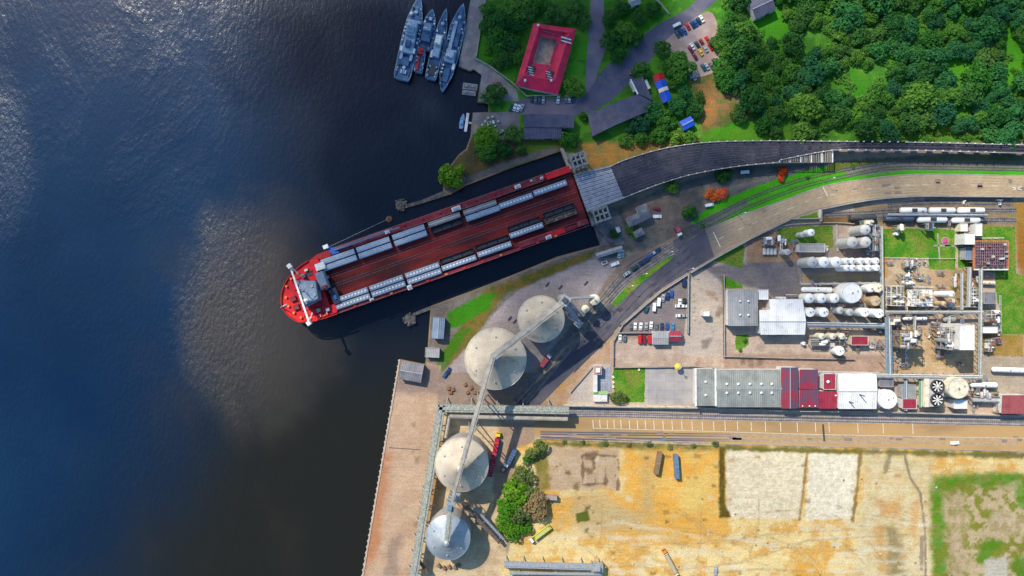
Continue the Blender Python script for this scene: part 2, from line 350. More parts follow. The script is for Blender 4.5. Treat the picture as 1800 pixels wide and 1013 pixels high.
op([(1600,885),(1615,890),(1610,950),(1600,940)], (226,168,100), 6, 7, .7)
op([(1390,975),(1455,985),(1470,1030),(1400,1030)], (232,174,70), 14, 18, .85)
op(None, (142,126,102), 1.5, 1.2, .85, line=([(1590,800),(1600,840),(1618,868),(1626,930),(1627,1013)], 2.2))
op(None, (150,128,110), 1.5, 1.2, .8, line=([(1620,945),(1620,1000)], 3.5))
op([(1005,870),(1060,870),(1130,910),(1085,940),(1040,945),(1010,910)], (206,184,138), 8, 12, .7)
op(None, (176,158,120), 2, 1.5, .6, line=([(1170,1005),(1300,990),(1420,950),(1600,940)], 1.5))
op(None, (176,158,120), 2, 1.5, .6, line=([(1160,955),(1260,955),(1350,940),(1500,930)], 1.2))
op(None, (186,160,112), 2, 1.5, .6, line=([(1250,1008),(1330,1001),(1440,1005)], 1.5))
rl = random.Random(3)
for i in range(46):                                              # wheel ruts, scrape marks
    x, y = rl.uniform(960,1620), rl.uniform(870,1030); a = rl.choice((0,0,0,.15,-.2,.5,-.4,1.5)); L_ = rl.uniform(30,150); q = [(x+L_*t*math.cos(a+t*.25), y+L_*t*math.sin(a+t*.25)) for t in (0,.33,.66,1)]
    for o_ in (0, 5.5):
        op(None, rl.choice([(172,148,106),(190,166,122),(236,220,180),(184,146,88)]), 2, 1, rl.uniform(.35,.65), line=([(u,v+o_) for u,v in q], .6))
for i in range(34):                                              # whitish scraped streaks
    x, y = rl.uniform(960,1600), rl.uniform(905,1020); a = rl.uniform(-.12,.2); L_ = rl.uniform(30,120)
    op(None, rl.choice([(244,234,206),(240,226,188),(228,214,182)]), 4, 3, rl.uniform(.4,.75), line=([(x,y),(x+L_*.5,y+L_*.5*a),(x+L_,y+L_*a*1.6)], rl.uniform(1,3.5)))
for i in range(70):                                              # scuffs, puddle stains, weeds
    x, y = rl.uniform(965,1625), rl.uniform(795,1030); s = rl.uniform(1.5,6)
    op([(x-s,y-s*.6),(x+s,y-s*.5),(x+s*1.2,y+s*.6),(x-s*.8,y+s*.7)], rl.choice([(150,128,88),(128,108,72),(236,226,196),(206,150,84),(120,112,62)]), 3, 1.5, rl.uniform(.4,.8))
for i in range(30):
    x, y = rl.uniform(1655,1800), rl.uniform(860,1013); s = rl.uniform(3,10)
    op([(x-s,y-s*.6),(x+s,y-s*.5),(x+s*1.2,y+s*.6),(x-s*.8,y+s*.7)], rl.choice([(94,140,34),(206,182,146),(126,122,52),(84,126,28)]), 5, 2, rl.uniform(.5,.85))
for i in range(40):                                              # oil and tyre stains on the quay and the plant yards
    x, y = rl.choice([(rl.uniform(660,750),rl.uniform(680,1010)), (rl.uniform(1090,1545),rl.uniform(628,645)), (rl.uniform(1222,1268),rl.uniform(480,620)), (rl.uniform(1570,1715),rl.uniform(570,655))]); s = rl.uniform(1.5,6)
    op([(x-s,y-s*1.2),(x+s*.8,y-s*1.3),(x+s*.7,y+s*1.2),(x-s*.8,y+s*1.2)], rl.choice([(136,112,92),(120,104,92),(222,196,166),(170,128,96)]), 4, 2.5, rl.uniform(.3,.7))
# foundations of a torn-down building
for q in ([(1024,800),(1050,800),(1088,803)], [(1024,802),(1024,852)], [(1044,805),(1046,850)], [(1065,808),(1064,852)], [(1088,803),(1086,860)], [(1024,852),(1064,850)]):
    op(None, (120,84,56), 5, 1.5, .75, line=(q, 1.4))
op([(1026,795),(1050,795),(1045,806),(1028,808)], (124,96,66), 6, 4, .8)
op([(1030,825),(1045,822),(1044,836),(1030,840)], (128,96,62), 6, 4, .8)
op([(1005,852),(1015,850),(1018,862),(1008,862)], (130,104,70), 4, 3, .8)
op([(1012,903),(1032,900),(1036,914),(1016,918)], (88,104,28), 5, 2, .95)
op([(1024,930),(1034,928),(1034,938),(1026,938)], (110,96,60), 4, 2, .8)
op([(1028,890),(1038,890),(1038,896),(1030,896)], (96,84,64), 3, 2, .8)
# overgrown plot, lower right corner
op([(1640,838),(1810,832),(1830,1240),(1640,1240),(1636,900)], (140,142,54), 8, 6, mott=.9, mc=(208,184,146), msc=12, lo=.44, hi=.56)
op([(1640,838),(1680,834),(1830,830),(1830,852),(1700,856),(1665,862),(1655,872),(1660,930),(1662,1040),(1640,1040),(1636,900)], (84,148,22), 9, 10, .88, mott=.85, mc=(136,136,50), msc=7)
op([(1664,868),(1690,868),(1700,920),(1690,1010),(1668,1010)], (206,180,146), 9, 6, .8, mott=.6, mc=(150,140,70), msc=9)
op([(1785,850),(1830,850),(1830,905),(1788,890)], (92,146,30), 6, 6, .8)
op([(1745,895),(1800,905),(1810,940),(1740,945)], (206,184,150), 8, 6, .85, mott=.6, mc=(150,138,70), msc=8)
op([(1725,945),(1765,950),(1740,990),(1722,985)], (92,142,24), 8, 6, .9)
op([(1730,985),(1770,975),(1770,1020),(1730,1020)], (206,200,184), 6, 5, .85)
op([(1780,985),(1830,975),(1830,1030),(1785,1030)], (90,140,30), 8, 6, .85)

def painted_ground():
    step = 2.0
    xs = np.arange(630, 1830+step, step); ys = np.arange(-24, 1040+step, step)
    X, Y = np.meshgrid(xs, ys)
    land = sdist(X, Y, LAND)
    C = np.zeros(X.shape+(3,)); C[:] = k((180,158,134))
    for (poly, c, edge, soft, amt, mott, mc, msc, seed, line, lo, hi) in OPS:
        pts = poly or line[0]; pad = edge*2+soft*2+6
        x0 = min(p[0] for p in pts)-pad; x1 = max(p[0] for p in pts)+pad; y0 = min(p[1] for p in pts)-pad; y1 = max(p[1] for p in pts)+pad
        i0, i1 = np.searchsorted(xs, [x0, x1]); j0, j1 = np.searchsorted(ys, [y0, y1])
        if i1 <= i0 or j1 <= j0: continue
        x, y = X[j0:j1,i0:i1], Y[j0:j1,i0:i1]
        d = sdist(x, y, poly) if poly else ldist(x, y, line[0])-line[1]
        d = d+(vnoise(x, y, max(6, edge*3), 4, seed)-.5)*2.4*edge
        a = np.clip(.5-d/(2*soft+1e-6), 0, 1); a = a*a*(3-2*a)*amt
        cc = np.broadcast_to(np.array(c), x.shape+(3,)).copy()
        if mc:
            t = vnoise(x, y, msc, 5, seed+50, .6); t = np.clip((t-lo)/(hi-lo), 0, 1)[...,None]*mott
            cc = cc*(1-t)+np.array(mc)*t
        sub_ = C[j0:j1,i0:i1]; C[j0:j1,i0:i1] = sub_*(1-a[...,None])+cc*a[...,None]
    # broad soil variation and speckle
    C *= (0.86+.28*vnoise(X, Y, 60, 5, 201))[...,None]*(0.9+.2*vnoise(X, Y, 5, 3, 202))[...,None]
    ny, nx = X.shape; f_ = (CAMH-.012)/CAMH*K
    verts = np.stack([(X-900)*f_, (506.5-Y)*f_, np.full(X.shape, .012)], -1).reshape(-1,3)
    idx = np.arange(nx*ny).reshape(ny, nx)
    ok = land < -1.0; okf = ok[:-1,:-1]&ok[1:,:-1]&ok[:-1,1:]&ok[1:,1:]
    q = np.stack([idx[1:,:-1], idx[1:,1:], idx[:-1,1:], idx[:-1,:-1]], -1)[okf]
    me = bpy.data.meshes.new('ground'); me.vertices.add(len(verts)); me.vertices.foreach_set('co', verts.ravel())
    me.loops.add(q.size); me.loops.foreach_set('vertex_index', q.ravel().astype(np.int32))
    me.polygons.add(len(q)); me.polygons.foreach_set('loop_start', np.arange(0, q.size, 4, dtype=np.int32)); 
    me.update(calc_edges=True)
    at = me.color_attributes.new('soil', 'FLOAT_COLOR', 'POINT')
    at.data.foreach_set('color', np.concatenate([C.reshape(-1,3), np.ones((nx*ny,1))], 1).ravel().astype(np.float32))
    m, nt, bs = _nt('soil and paving')
    a = nt.nodes.new('ShaderNodeVertexColor'); a.layer_name = 'soil'
    v = _coord(nt, True); f = _ramp(nt, _noise(nt, v, 1.1, 8, .75), .25, .75); f = _math(nt, 'MULTIPLY_ADD', f, .6); nt.nodes[-1].inputs[2].default_value = .7
    f2 = _ramp(nt, _noise(nt, _coord(nt, True, (.12,1.2,1)), .6, 5, .6), .3, .7); f2 = _math(nt, 'MULTIPLY_ADD', f2, .14); nt.nodes[-1].inputs[2].default_value = .93
    f = _math(nt, 'MULTIPLY', f, f2)
    cb = nt.nodes.new('ShaderNodeCombineColor'); [nt.links.new(f, cb.inputs[i]) for i in range(3)]
    nt.links.new(_mix(nt, 1.0, a.outputs['Color'], cb.outputs[0], 'MULTIPLY'), bs.inputs['Base Color'])
    bs.inputs['Roughness'].default_value = .92; bs.inputs['Specular IOR Level'].default_value = .15
    bp = nt.nodes.new('ShaderNodeBump'); bp.inputs['Strength'].default_value = .35; bp.inputs['Distance'].default_value = .3
    nt.links.new(_noise(nt, v, .9, 8, .65), bp.inputs['Height']); nt.links.new(bp.outputs[0], bs.inputs['Normal'])
    me.materials.append(m)
    tag(link(bpy.data.objects.new('ground', me)), kind='structure')
painted_ground()
LB = MB(); LB.prism([W(x,y)[:2] for x,y in LAND], -9, 0)
land = LB.build('land', mat('shore soil and quay face', k((176,146,116)), k((96,110,56)), .012, lo=.42, hi=.56, rough=.95, world=True, fine=.25)); tag(land, kind='structure')

def water():
    m, nt, bs = _nt('harbour water'); L = nt.links.new
    v = _coord(nt, True)
    # sediment: olive brown water along the quay, navy further out
    n1 = _ramp(nt, _noise(nt, v, .006, 4, .55), .35, .65)
    sep = nt.nodes.new('ShaderNodeSeparateXYZ'); L(v, sep.inputs[0])
    near = _ramp(nt, _math(nt, 'ADD', _math(nt, 'ADD', sep.outputs['X'], _math(nt, 'MULTIPLY', sep.outputs['Y'], -.55)), _math(nt, 'MULTIPLY', n1, 40)), -215, -60)
    near = _math(nt, 'MULTIPLY', near, _ramp(nt, sep.outputs['Y'], 10, -90))
    deep = _mix(nt, n1, (.0025,.016,.045), (.005,.025,.062))
    slip = _ramp(nt, sep.outputs['X'], -190, -110)
    deep = _mix(nt, slip, deep, (.004,.009,.019))
    col = _mix(nt, near, deep, (.013,.013,.008))
    plume = _math(nt, 'MULTIPLY', _ramp(nt, _noise(nt, v, .011, 5, .6, .5), .5, .7), _ramp(nt, sep.outputs['X'], -240, -180))
    plume = _math(nt, 'MULTIPLY', plume, _ramp(nt, sep.outputs['Y'], 70, 10))
    plume = _math(nt, 'MULTIPLY', plume, _ramp(nt, sep.outputs['X'], -105, -150))
    col = _mix(nt, _math(nt, 'MULTIPLY', plume, .4), col, (.035,.03,.022))
    # wind-ruffled patches: rougher and more choppy
    ex = _math(nt, 'POWER', _math(nt, 'DIVIDE', _math(nt, 'ADD', sep.outputs['X'], 172), 60), 2.0)
    wind = _noise(nt, _coord(nt, True, (1,.8,1), .4), .013, 6, .62, 1.2)
    calm = _ramp(nt, sep.outputs['X'], -120, -190)
    def blob(cx, cy, rx, ry, amp):
        a = _math(nt, 'POWER', _math(nt, 'MULTIPLY', _math(nt, 'ADD', sep.outputs['X'], -cx), 1/rx), 2.0); b_ = _math(nt, 'POWER', _math(nt, 'MULTIPLY', _math(nt, 'ADD', sep.outputs['Y'], -cy), 1/ry), 2.0)
        return _math(nt, 'MULTIPLY', _ramp(nt, _math(nt, 'ADD', _math(nt, 'ADD', a, b_), _math(nt, 'MULTIPLY_ADD', wind, -2.4)), 1.3, -.9), amp)
    gust = _math(nt, 'ADD', blob(-148,-14,42,58,1.15), _math(nt, 'ADD', blob(-195,-60,50,70,.25), blob(-312,72,26,50,.6)))
    patch = _math(nt, 'MULTIPLY', _math(nt, 'MAXIMUM', gust, _math(nt, 'MULTIPLY', _ramp(nt, wind, .45, .62), .12)), calm)
    silt_glint = blob(-148,-16,42,60,1.0); col = _mix(nt, _math(nt, 'MULTIPLY', silt_glint, .75), col, (.058,.049,.037)); L(col, bs.inputs['Base Color'])  # silt brown, strengthened to paint the warm glint beside the bow
    r_ = _math(nt, 'MULTIPLY_ADD', patch, .38); nt.nodes[-1].inputs[2].default_value = .19
    L(r_, bs.inputs['Roughness']); bs.inputs['IOR'].default_value = 1.33; bs.inputs['Specular IOR Level'].default_value = .5
    wv = _coord(nt, True, (1.0,.55,1), .95)
    h1 = _noise(nt, wv, .5, 3, .5, .2); h2 = _noise(nt, wv, 1.5, 3, .55, .2); h3 = _noise(nt, v, .055, 2, .5)
    h = _math(nt, 'ADD', _math(nt, 'MULTIPLY', h1, 1.0), _math(nt, 'ADD', _math(nt, 'MULTIPLY', h2, .3), _math(nt, 'MULTIPLY', h3, .5)))
    h = _math(nt, 'MULTIPLY', h, _math(nt, 'MULTIPLY_ADD', patch, 1.3)); nt.nodes[-2].inputs[2].default_value = .17
    bp = nt.nodes.new('ShaderNodeBump'); bp.inputs['Strength'].default_value = 1.0; bp.inputs['Distance'].default_value = .8
    L(h, bp.inputs['Height']); L(bp.outputs[0], bs.inputs['Normal'])
    b = MB(); b.sheet([(-4000,-4000),(4000,-4000),(4000,4000),(-4000,4000)], -2.5)
    tag(b.build('water', m), kind='structure')
water()
# ------------------------------------------------------------------ roads, lawns, marks
def smooth(pts, n=6):
    out = []
    for i in range(len(pts)-1):
        p0 = pts[max(i-1,0)]; p1 = pts[i]; p2 = pts[i+1]; p3 = pts[min(i+2,len(pts)-1)]
        for j in range(n):
            t = j/n
            out.append(tuple(.5*((2*p1[c])+(-p0[c]+p2[c])*t+(2*p0[c]-5*p1[c]+4*p2[c]-p3[c])*t*t+(-p0[c]+3*p1[c]-3*p2[c]+p3[c])*t**3) for c in range(len(p1))))
    out.append(tuple(pts[-1])); return out
def ribbon(mb_, pts, w, z, h, off=0.0):
    """strip of width w and height h swept along world points pts"""
    pts = [Vector((p[0],p[1],p[2] if len(p) > 2 else 0)) for p in pts]; vs = []; n = len(pts)
    for i, p in enumerate(pts):
        d = pts[min(i+1,n-1)]-pts[max(i-1,0)]; d.z = 0; d.normalize(); q = Vector((-d.y,d.x,0))
        for s_, zz in ((-1,0),(1,0),(1,1),(-1,1)):
            vs.append(p+q*(off+s_*w/2)+Vector((0,0,z+zz*h)))
    fs = []
    for i in range(n-1):
        a = i*4; b = a+4
        fs += [(a,b,b+1,a+1)[::-1],(a+3,a+2,b+2,b+3)[::-1],(a+1,a+2,b+2,b+1)[::-1],(a,a+3,b+3,b)]
    fs += [(0,1,2,3),(4*n-4,4*n-1,4*n-2,4*n-3)]
    mb_.add(vs, fs)
def ragged(pts, seed, a=.9):
    rr = random.Random(seed); out = []
    for (x0,y0),(x1,y1) in zip(pts, pts[1:]+pts[:1]):
        L_ = math.hypot(x1-x0,y1-y0); n = max(1,int(L_/3.5))
        for i in range(n): out.append((x0+(x1-x0)*i/n+(rr.uniform(-a,a) if i else 0), y0+(y1-y0)*i/n+(rr.uniform(-a,a) if i else 0)))
    return out
def surf(name, pts, z, m, kind='structure'):
    if name == 'lawn': z += .014; pts = ragged(list(pts), len(pts)*7+int(pts[0][0]))
    b = MB(); b.sheet([tuple(p)[:2] for p in P2(pts, z)], z); return tag(b.build(name, m, fix=False), kind=kind)
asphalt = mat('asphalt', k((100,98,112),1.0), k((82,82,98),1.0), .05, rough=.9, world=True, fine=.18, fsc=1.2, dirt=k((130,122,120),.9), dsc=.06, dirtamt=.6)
asphalt2 = mat('grey road asphalt', k((108,106,116),.62), k((90,90,102),.62), .06, rough=.9, world=True, fine=.18, fsc=1.2, dirt=k((140,126,118),.65), dsc=.04, dirtamt=.5)
tanroad = mat('tan highway concrete', k((212,188,150),.64), k((192,168,134),.64), .06, rough=.9, world=True, fine=.12, fsc=1.0, dirt=k((160,136,118),.62), dsc=.05, dirtamt=.6)
ochre = mat('ochre road concrete', k((218,176,118),.62), k((196,158,108),.62), .05, rough=.9, world=True, fine=.14, stretch=(.3,1,1), dirt=k((172,142,104),.6), dsc=.05, dirtamt=.6)
pale = mat('pale yard concrete', k((205,198,190),.62), k((188,184,182),.62), .12, rough=.9, world=True, fine=.1, tiles=(5,5), dirt=k((160,150,140),.62), dsc=.1, dirtamt=.6)
pier = mat('pier concrete', k((172,160,154),.8), k((150,140,138),.8), .15, rough=.9, world=True, fine=.15, tiles=(4,9), rot=.25, dirt=k((120,112,108),.8), dsc=.1)
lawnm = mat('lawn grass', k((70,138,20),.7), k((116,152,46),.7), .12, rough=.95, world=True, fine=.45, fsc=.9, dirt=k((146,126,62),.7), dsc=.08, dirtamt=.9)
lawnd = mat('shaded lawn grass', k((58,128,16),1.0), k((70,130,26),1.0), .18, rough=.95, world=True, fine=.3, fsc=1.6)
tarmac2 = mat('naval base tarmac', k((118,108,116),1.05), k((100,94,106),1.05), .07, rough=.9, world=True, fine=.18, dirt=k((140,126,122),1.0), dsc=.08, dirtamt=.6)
def gradx(m, c, x0, x1):
    nt = m.node_tree; bs = nt.nodes['Principled BSDF']; lk = bs.inputs['Base Color'].links[0].from_socket
    sp = nt.nodes.new('ShaderNodeSeparateXYZ'); v = _coord(nt, True); nt.links.new(v, sp.inputs[0])
    f = _ramp(nt, _math(nt, 'ADD', sp.outputs['X'], _math(nt, 'MULTIPLY', _noise(nt, v, .08, 5, .6), 26)), x0+13, x1+13)
    nt.links.new(_mix(nt, f, lk, c), bs.inputs['Base Color'])
gradx(tanroad, k((116,113,119),.62), 150, 90)
# highway (tan) then asphalt road running south-west beside the silos
HN = smooth([(2400,312),(1830,309),(1700,307),(1600,307),(1520,315),(1449,327),(1378,352),(1299,380),(1240,404)])
HS = smooth([(2400,347),(1830,345),(1700,344),(1600,344),(1520,351),(1441,366),(1386,386),(1315,420),(1256,452)])
surf('highway', HN+HS[::-1], .03, tanroad)
surf('harbour_road', [(1240,404),(1256,452)]+smooth([(1256,452),(1211,479),(1159,512),(1091,571),(1060,607),(1006,656),(950,712)])+smooth([(906,712),(960,656),(1015,598),(1076,532),(1130,482),(1185,440),(1240,404)])[:-1], .026, asphalt2)
surf('access_lane', smooth([(1190,420),(1150,440),(1100,470),(1064,518)])+[(1073,530)]+smooth([(1075,532),(1120,490),(1180,444),(1205,425)]), .022, asphalt2)
tag(surf('grass_verge', smooth([(1186,446),(1150,464),(1110,494),(1074,534)],4)+smooth([(1082,540),(1118,506),(1152,478),(1180,456)],4), .06, lawnm), kind='stuff')
# kerb round the verge, kerbs along the highway
kb = MB(); ribbon(kb, [W(x,y) for x,y in HN], .5, 0, .14); ribbon(kb, [W(x,y) for x,y in HS], .5, 0, .14); ribbon(kb, [W(x,y) for x,y in smooth([(1186,446),(1150,464),(1110,494),(1074,534)],4)], .3, 0, .16)
ribbon(kb, [W(x,y) for x,y in smooth([(1256,452),(1211,479),(1159,512),(1091,571)],4)], .4, 0, .14)
tag(kb.build('kerb', M['concrete']), kind='structure')
mk = MB()
for i in range(18):                                               # broken centre line of the highway
    t = i/17; j = int(4+t*(len(HN)-8)); a = Vector(W(*HN[j]))*.5+Vector(W(*HS[j]))*.5; b = Vector(W(*HN[j+1]))*.5+Vector(W(*HS[j+1]))*.5
    d = (b-a).normalized(); ribbon(mk, [a, a+d*3.2], .22, .036, .004)
for a, b in (((1254,408),(1266,434)), ((1779,329),(1796,334)), ((1780,334),(1796,328)), ((1446,328),(1455,345))): ribbon(mk, [W(*a),W(*b)], .5, .036, .004)
# ochre road along the south of the plant with its parking bays
BN = [(940,737),(1000,733),(1100,735),(1300,740),(1500,744),(1830,750),(2400,758)]; BS = [(2400,804),(1830,794),(1500,786),(1300,781),(1100,773),(1000,768),(940,766)]
surf('south_road', BN+BS, .03, ochre)
for x in (1042,1054,1067,1079,1091,1106,1120,1134,1149,1165,1181,1198,1216,1234,1254,1274,1296,1320,1345,1371.6,1401,1433,1457,1507.5,1552,1604):
    y0 = 737+(x-1042)*.0125; ribbon(mk, [W(x,y0+1), W(x+1,y0+16+(x-1042)*.006)], .38, .036, .004)
ribbon(mk, [W(1042,753), W(1200,757), W(1400,763), W(1640,768)], .22, .036, .004)
ribbon(mk, [W(1640,768), W(1830,771)], .2, .036, .004)
tag(mk.build('road_markings', M['yellowline']), kind='structure')
wear = mat('tyre worn concrete', k((190,168,136),.62), k((206,182,148),.63), .4, lo=.45, hi=.55, rough=.9, world=True, fine=.25); patchm = mat('repair patch', k((150,136,124),.62), k((172,154,136),.62), .3, rough=.9, world=True, fine=.2)
wb = MB(); NA, NB = np.array(HN), np.array(HS); tt = np.linspace(.08,1,60)
def along(A, t): s_ = np.concatenate([[0],np.cumsum(np.hypot(*np.diff(A,axis=0).T))]); u = t*s_[-1]; return np.stack([np.interp(u,s_,A[:,0]),np.interp(u,s_,A[:,1])],-1)
EA, EB = along(NA,tt), along(NB,tt)
for q_ in (.16,.3,.42,.62,.74,.88): ribbon(wb, [W(*(a*(1-q_)+b_*q_)) for a, b_ in zip(EA,EB)], .9, .031, .003)
for y_ in (.62,.72,.86,.94): ribbon(wb, [W(x,737+(x-1042)*.0125+38*y_) for x in range(950,1830,40)], .8, .031, .003)
gradx(wear, k((108,106,114),.62), 150, 90)
tag(wb.build('road_wear', wear), kind='structure')
rp = random.Random(8); pb = MB()
for i in range(26):
    j = rp.randrange(8,58); q_ = rp.uniform(.1,.9); p = EA[j]*(1-q_)+EB[j]*q_; w_ = W(*p); d_ = EA[j]-EA[j-1]; pb.box(w_.x,w_.y,.0355,rp.uniform(2,6),rp.uniform(1,2.6),.002,math.atan2(-d_[1],d_[0]))
for i in range(20):
    w_ = W(rp.uniform(1000,1800),0); x_ = rp.uniform(1000,1800); w_ = W(x_,737+(x_-1042)*.0125+rp.uniform(20,32)); pb.box(w_.x,w_.y,.0355,rp.uniform(2,6),rp.uniform(.8,2),.002,-.02)
tag(pb.build('road_patch', patchm), kind='structure')
pb = MB(); dk_ = mat('tar patch', k((76,76,86),.62), k((96,94,102),.62), .3, rough=.9, world=True, fine=.2)
for (xa,ya,xb,yb) in ((1215,440,1130,505),(1130,505,1080,560),(1070,570,1000,640)):
    for o_ in (-14,-5,6,15): ribbon(pb, [W(xa+o_*.6,ya+o_),W(xb+o_*.6,yb+o_)], .7, .029, .003)
for i in range(16):
    t_ = rp.random(); x_, y_ = 1215-215*t_+rp.uniform(-14,14), 440+190*t_+rp.uniform(-16,16); w_ = W(x_,y_); pb.box(w_.x,w_.y,.0335,rp.uniform(2,5),rp.uniform(1,2.4),.002,.75)
tag(pb.build('road_patch', dk_), kind='structure')
kb = MB(); ribbon(kb, [W(*p) for p in BS], .45, 0, .18); tag(kb.build('kerb', M['concrete']), kind='structure')
b = MB(); ribbon(b, [W(1446.5,746), W(1449,776)], 1.1, .036, .02)
tag(b.build('drain_grate', M['dark']), 'dark slotted drain grate crossing the ochre road', 'drain')
# naval base roads
surf('naval_road', smooth([(1060,-30),(1062,40),(1066,80),(1050,130),(1036,200)],4)+[(1018,206),(1012,196)]+smooth([(1028,190),(1030,120),(1034,60),(1040,-30)],4), .022, tarmac2)
surf('base_road', smooth([(1290,-30),(1240,18),(1180,62),(1140,110),(1112,140),(1070,180),(1020,206)],5)+smooth([(1000,196),(1034,160),(1056,128),(1074,110),(1110,82),(1150,48),(1210,14),(1250,-30)],5), .026, asphalt)
surf('base_street', [(926,172),(1040,172),(1040,196),(1010,202),(918,202),(905,196),(905,176)], .018, tarmac2)
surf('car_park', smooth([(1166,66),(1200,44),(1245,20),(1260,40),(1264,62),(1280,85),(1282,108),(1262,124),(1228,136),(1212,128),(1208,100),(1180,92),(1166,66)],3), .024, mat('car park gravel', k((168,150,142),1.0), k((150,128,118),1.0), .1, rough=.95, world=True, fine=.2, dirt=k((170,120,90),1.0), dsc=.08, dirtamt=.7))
PN = [(834,-40),(855,-40),(857,0),(845,50),(836,102),(850,112),(872,124),(898,150),(908,158),(912,178),(842,178),(846,132),(832,121),(826,124),(807,116),(809,101)]
surf('quay_apron', PN, .03, pier)
surf('boat_yard', [(832,199),(912,196),(915,246),(880,246),(862,240),(850,225),(830,238)], .03, mat('boat yard paving', k((146,134,130),.95), k((112,106,104),.95), .1, rough=.95, world=True, fine=.25, dirt=k((160,130,110),.9), dsc=.12, dirtamt=.7))
for pts in ([(1004,60),(1035,66),(1030,106),(1000,104)], [(1000,112),(1028,116),(1026,134),(996,130)], [(918,154),(978,168),(930,168)], [(868,126),(906,120),(903,146)]):
    tag(surf('lawn', pts, .03, lawnd), kind='stuff')
# plant lawns
for pts in ([(1078,648),(1134,646),(1133,707),(1086,708),(1076,668)], [(1552,402),(1640,402),(1678,404),(1680,474),(1634,474),(1632,453),(1552,453)],
            [(1366,404),(1405,398),(1464,397),(1464,437),(1426,437),(1426,431),(1400,431),(1366,418)], [(1253,455),(1302,429),(1310,436),(1304,472),(1256,458)],
            [(1269,485),(1302,498),(1306,507),(1270,507)], [(1293,589),(1316,588),(1316,606),(1300,616),(1293,614)], [(1406,382),(1437,372),(1438,386),(1400,387)],
            [(1684,402),(1740,398),(1785,399),(1786,480),(1830,500),(1830,588),(1757,588),(1756,540),(1750,520),(1750,480),(1684,470)]):
    tag(surf('lawn', pts, .03, lawnm), kind='stuff')
surf('concrete_yard', [(1135,644),(1222,644),(1222,713),(1134,711)], .034, pale)
surf('path', [(1552,398),(1566,398),(1560,490),(1550,490)], .034, mat('orange path', k((220,150,80)), k((206,170,120)), .3, rough=.9, world=True, fine=.2))
for q in ([(1641,432),(1672,432)], [(1648,410),(1652,460)], [(1661,432),(1682,433)]):
    b = MB(); ribbon(b, [W(*p) for p in q], .8, .03, .06); tag(b.build('path', M['concrete']), kind='structure')

# ------------------------------------------------------------------ walls and fences
def wall(name, label, cat, pts, h, th, m, posts=0, group=None):
    o0 = W(*pts[0]); r = thing(name, label, cat, o0, group=group); b = MB(o0); p3 = [W(*p) for p in pts]
    ribbon(b, p3, th, 0, h); b.build('panel', m, r)
    b = MB(o0); ribbon(b, p3, th+.16, h+.003, .12); b.build('coping', M['concrete'], r)
    if posts:
        acc = 0; n = 0
        for a, c in zip(p3, p3[1:]):
            L_ = (c-a).length; d = (c-a).normalized() if L_ else a; t = (posts-acc)%posts
            while t < L_ and n < 60:
                q = MB(o0); p = a+d*t; q.box(p.x, p.y, 0, th+.24, th+.24, h+.3); q.build('post', M['concrete'], r); t += posts; n += 1
            acc = (acc+L_)%posts
    return r
cw = mat('grey boundary wall', k((176,170,168),.7), k((150,144,142),.7), .3, rough=.9, fine=.2)
bw = mat('brown brick wall', k((130,92,72),.8), k((108,76,60),.8), .3, rough=.9, fine=.25)
wall('boundary_wall', 'long grey wall curving along the south side of the tan highway', 'wall', smooth([(1830,348),(1700,347),(1600,347),(1520,354),(1441,369)]), 3.2, .4, cw, 9)
wall('boundary_wall', 'grey wall between the highway bend and the plant gate', 'wall', [(1441,385),(1388,386),(1316,421),(1256,454),(1212,480)], 3.0, .4, cw, 9)
wall('boundary_wall', 'short white wall with square ends beside the highway bend', 'wall', [(1440,369),(1440,390)], 3.0, .7, M['white'])
wall('boundary_wall', 'low grey wall along the diagonal edge of the staff car park', 'wall', [(1210,482),(1160,514),(1094,571),(1078,600)], 1.6, .35, cw, 8)
wall('boundary_wall', 'pale curved wall around the small green plot with tanks', 'wall', smooth([(1345,406),(1366,399),(1405,394),(1465,392),(1500,394)]), 1.4, .3, M['cream'])
wall('boundary_wall', 'grey wall on the east edge of the staff car park', 'wall', [(1209,482),(1208,586)], 2.2, .4, cw, 6)
wall('boundary_wall', 'dark wall behind the red vans in the staff car park', 'wall', [(1086,585),(1150,585)], 2.0, .35, M['dark'])
wall('boundary_wall', 'brown brick wall west of the grey gabled shed', 'wall', [(1271,484),(1272,626)], 2.0, .4, bw, 8)
wall('boundary_wall', 'long brown brick wall south of the white gabled shed', 'wall', [(1272,626),(1380,629),(1500,631)], 1.8, .4, bw, 10)
wall('boundary_wall', 'pale wall along the south edge of the plant above the tracks', 'wall', [(990,712),(1078,714),(1222,716),(1380,721),(1545,723),(1760,729),(1830,730)], 3.2, .5, M['cream'], 12)
wall('boundary_wall', 'thin brown wall across the yard beside the red roofed hut', 'wall', [(1078,598),(1078,646),(1222,644),(1300,650)], 1.6, .3, bw, 10)
wall('boundary_wall', 'pale wall wrapping the front lawn of the red roofed building', 'wall', [(836,104),(862,118),(900,146),(926,170),(985,168)], 1.6, .35, M['cream'], 8)
wall('boundary_wall', 'grey parapet on the outer edge of the naval pier', 'wall', [(857,-20),(845,50),(837,101)], 1.2, .5, cw)
wall('boundary_wall', 'rubbly low wall around the silo yard corner', 'wall', [(1002,690),(1042,644)], 1.0, .3, bw)
wall('bund_wall', 'cream bund wall below the row of tall white tanks', 'wall', [(1406,497),(1480,496),(1550,495)], 1.0, .4, M['cream'])
wall('bund_wall', 'cream cross wall right of the big cream white tank', 'wall', [(1519,498),(1520,540)], 1.0, .4, M['cream'])
wall('boundary_wall', 'thin white wall on the road side of the hillside grass', 'wall', [(1145,-10),(1176,26)], 1.2, .5, M['white'])
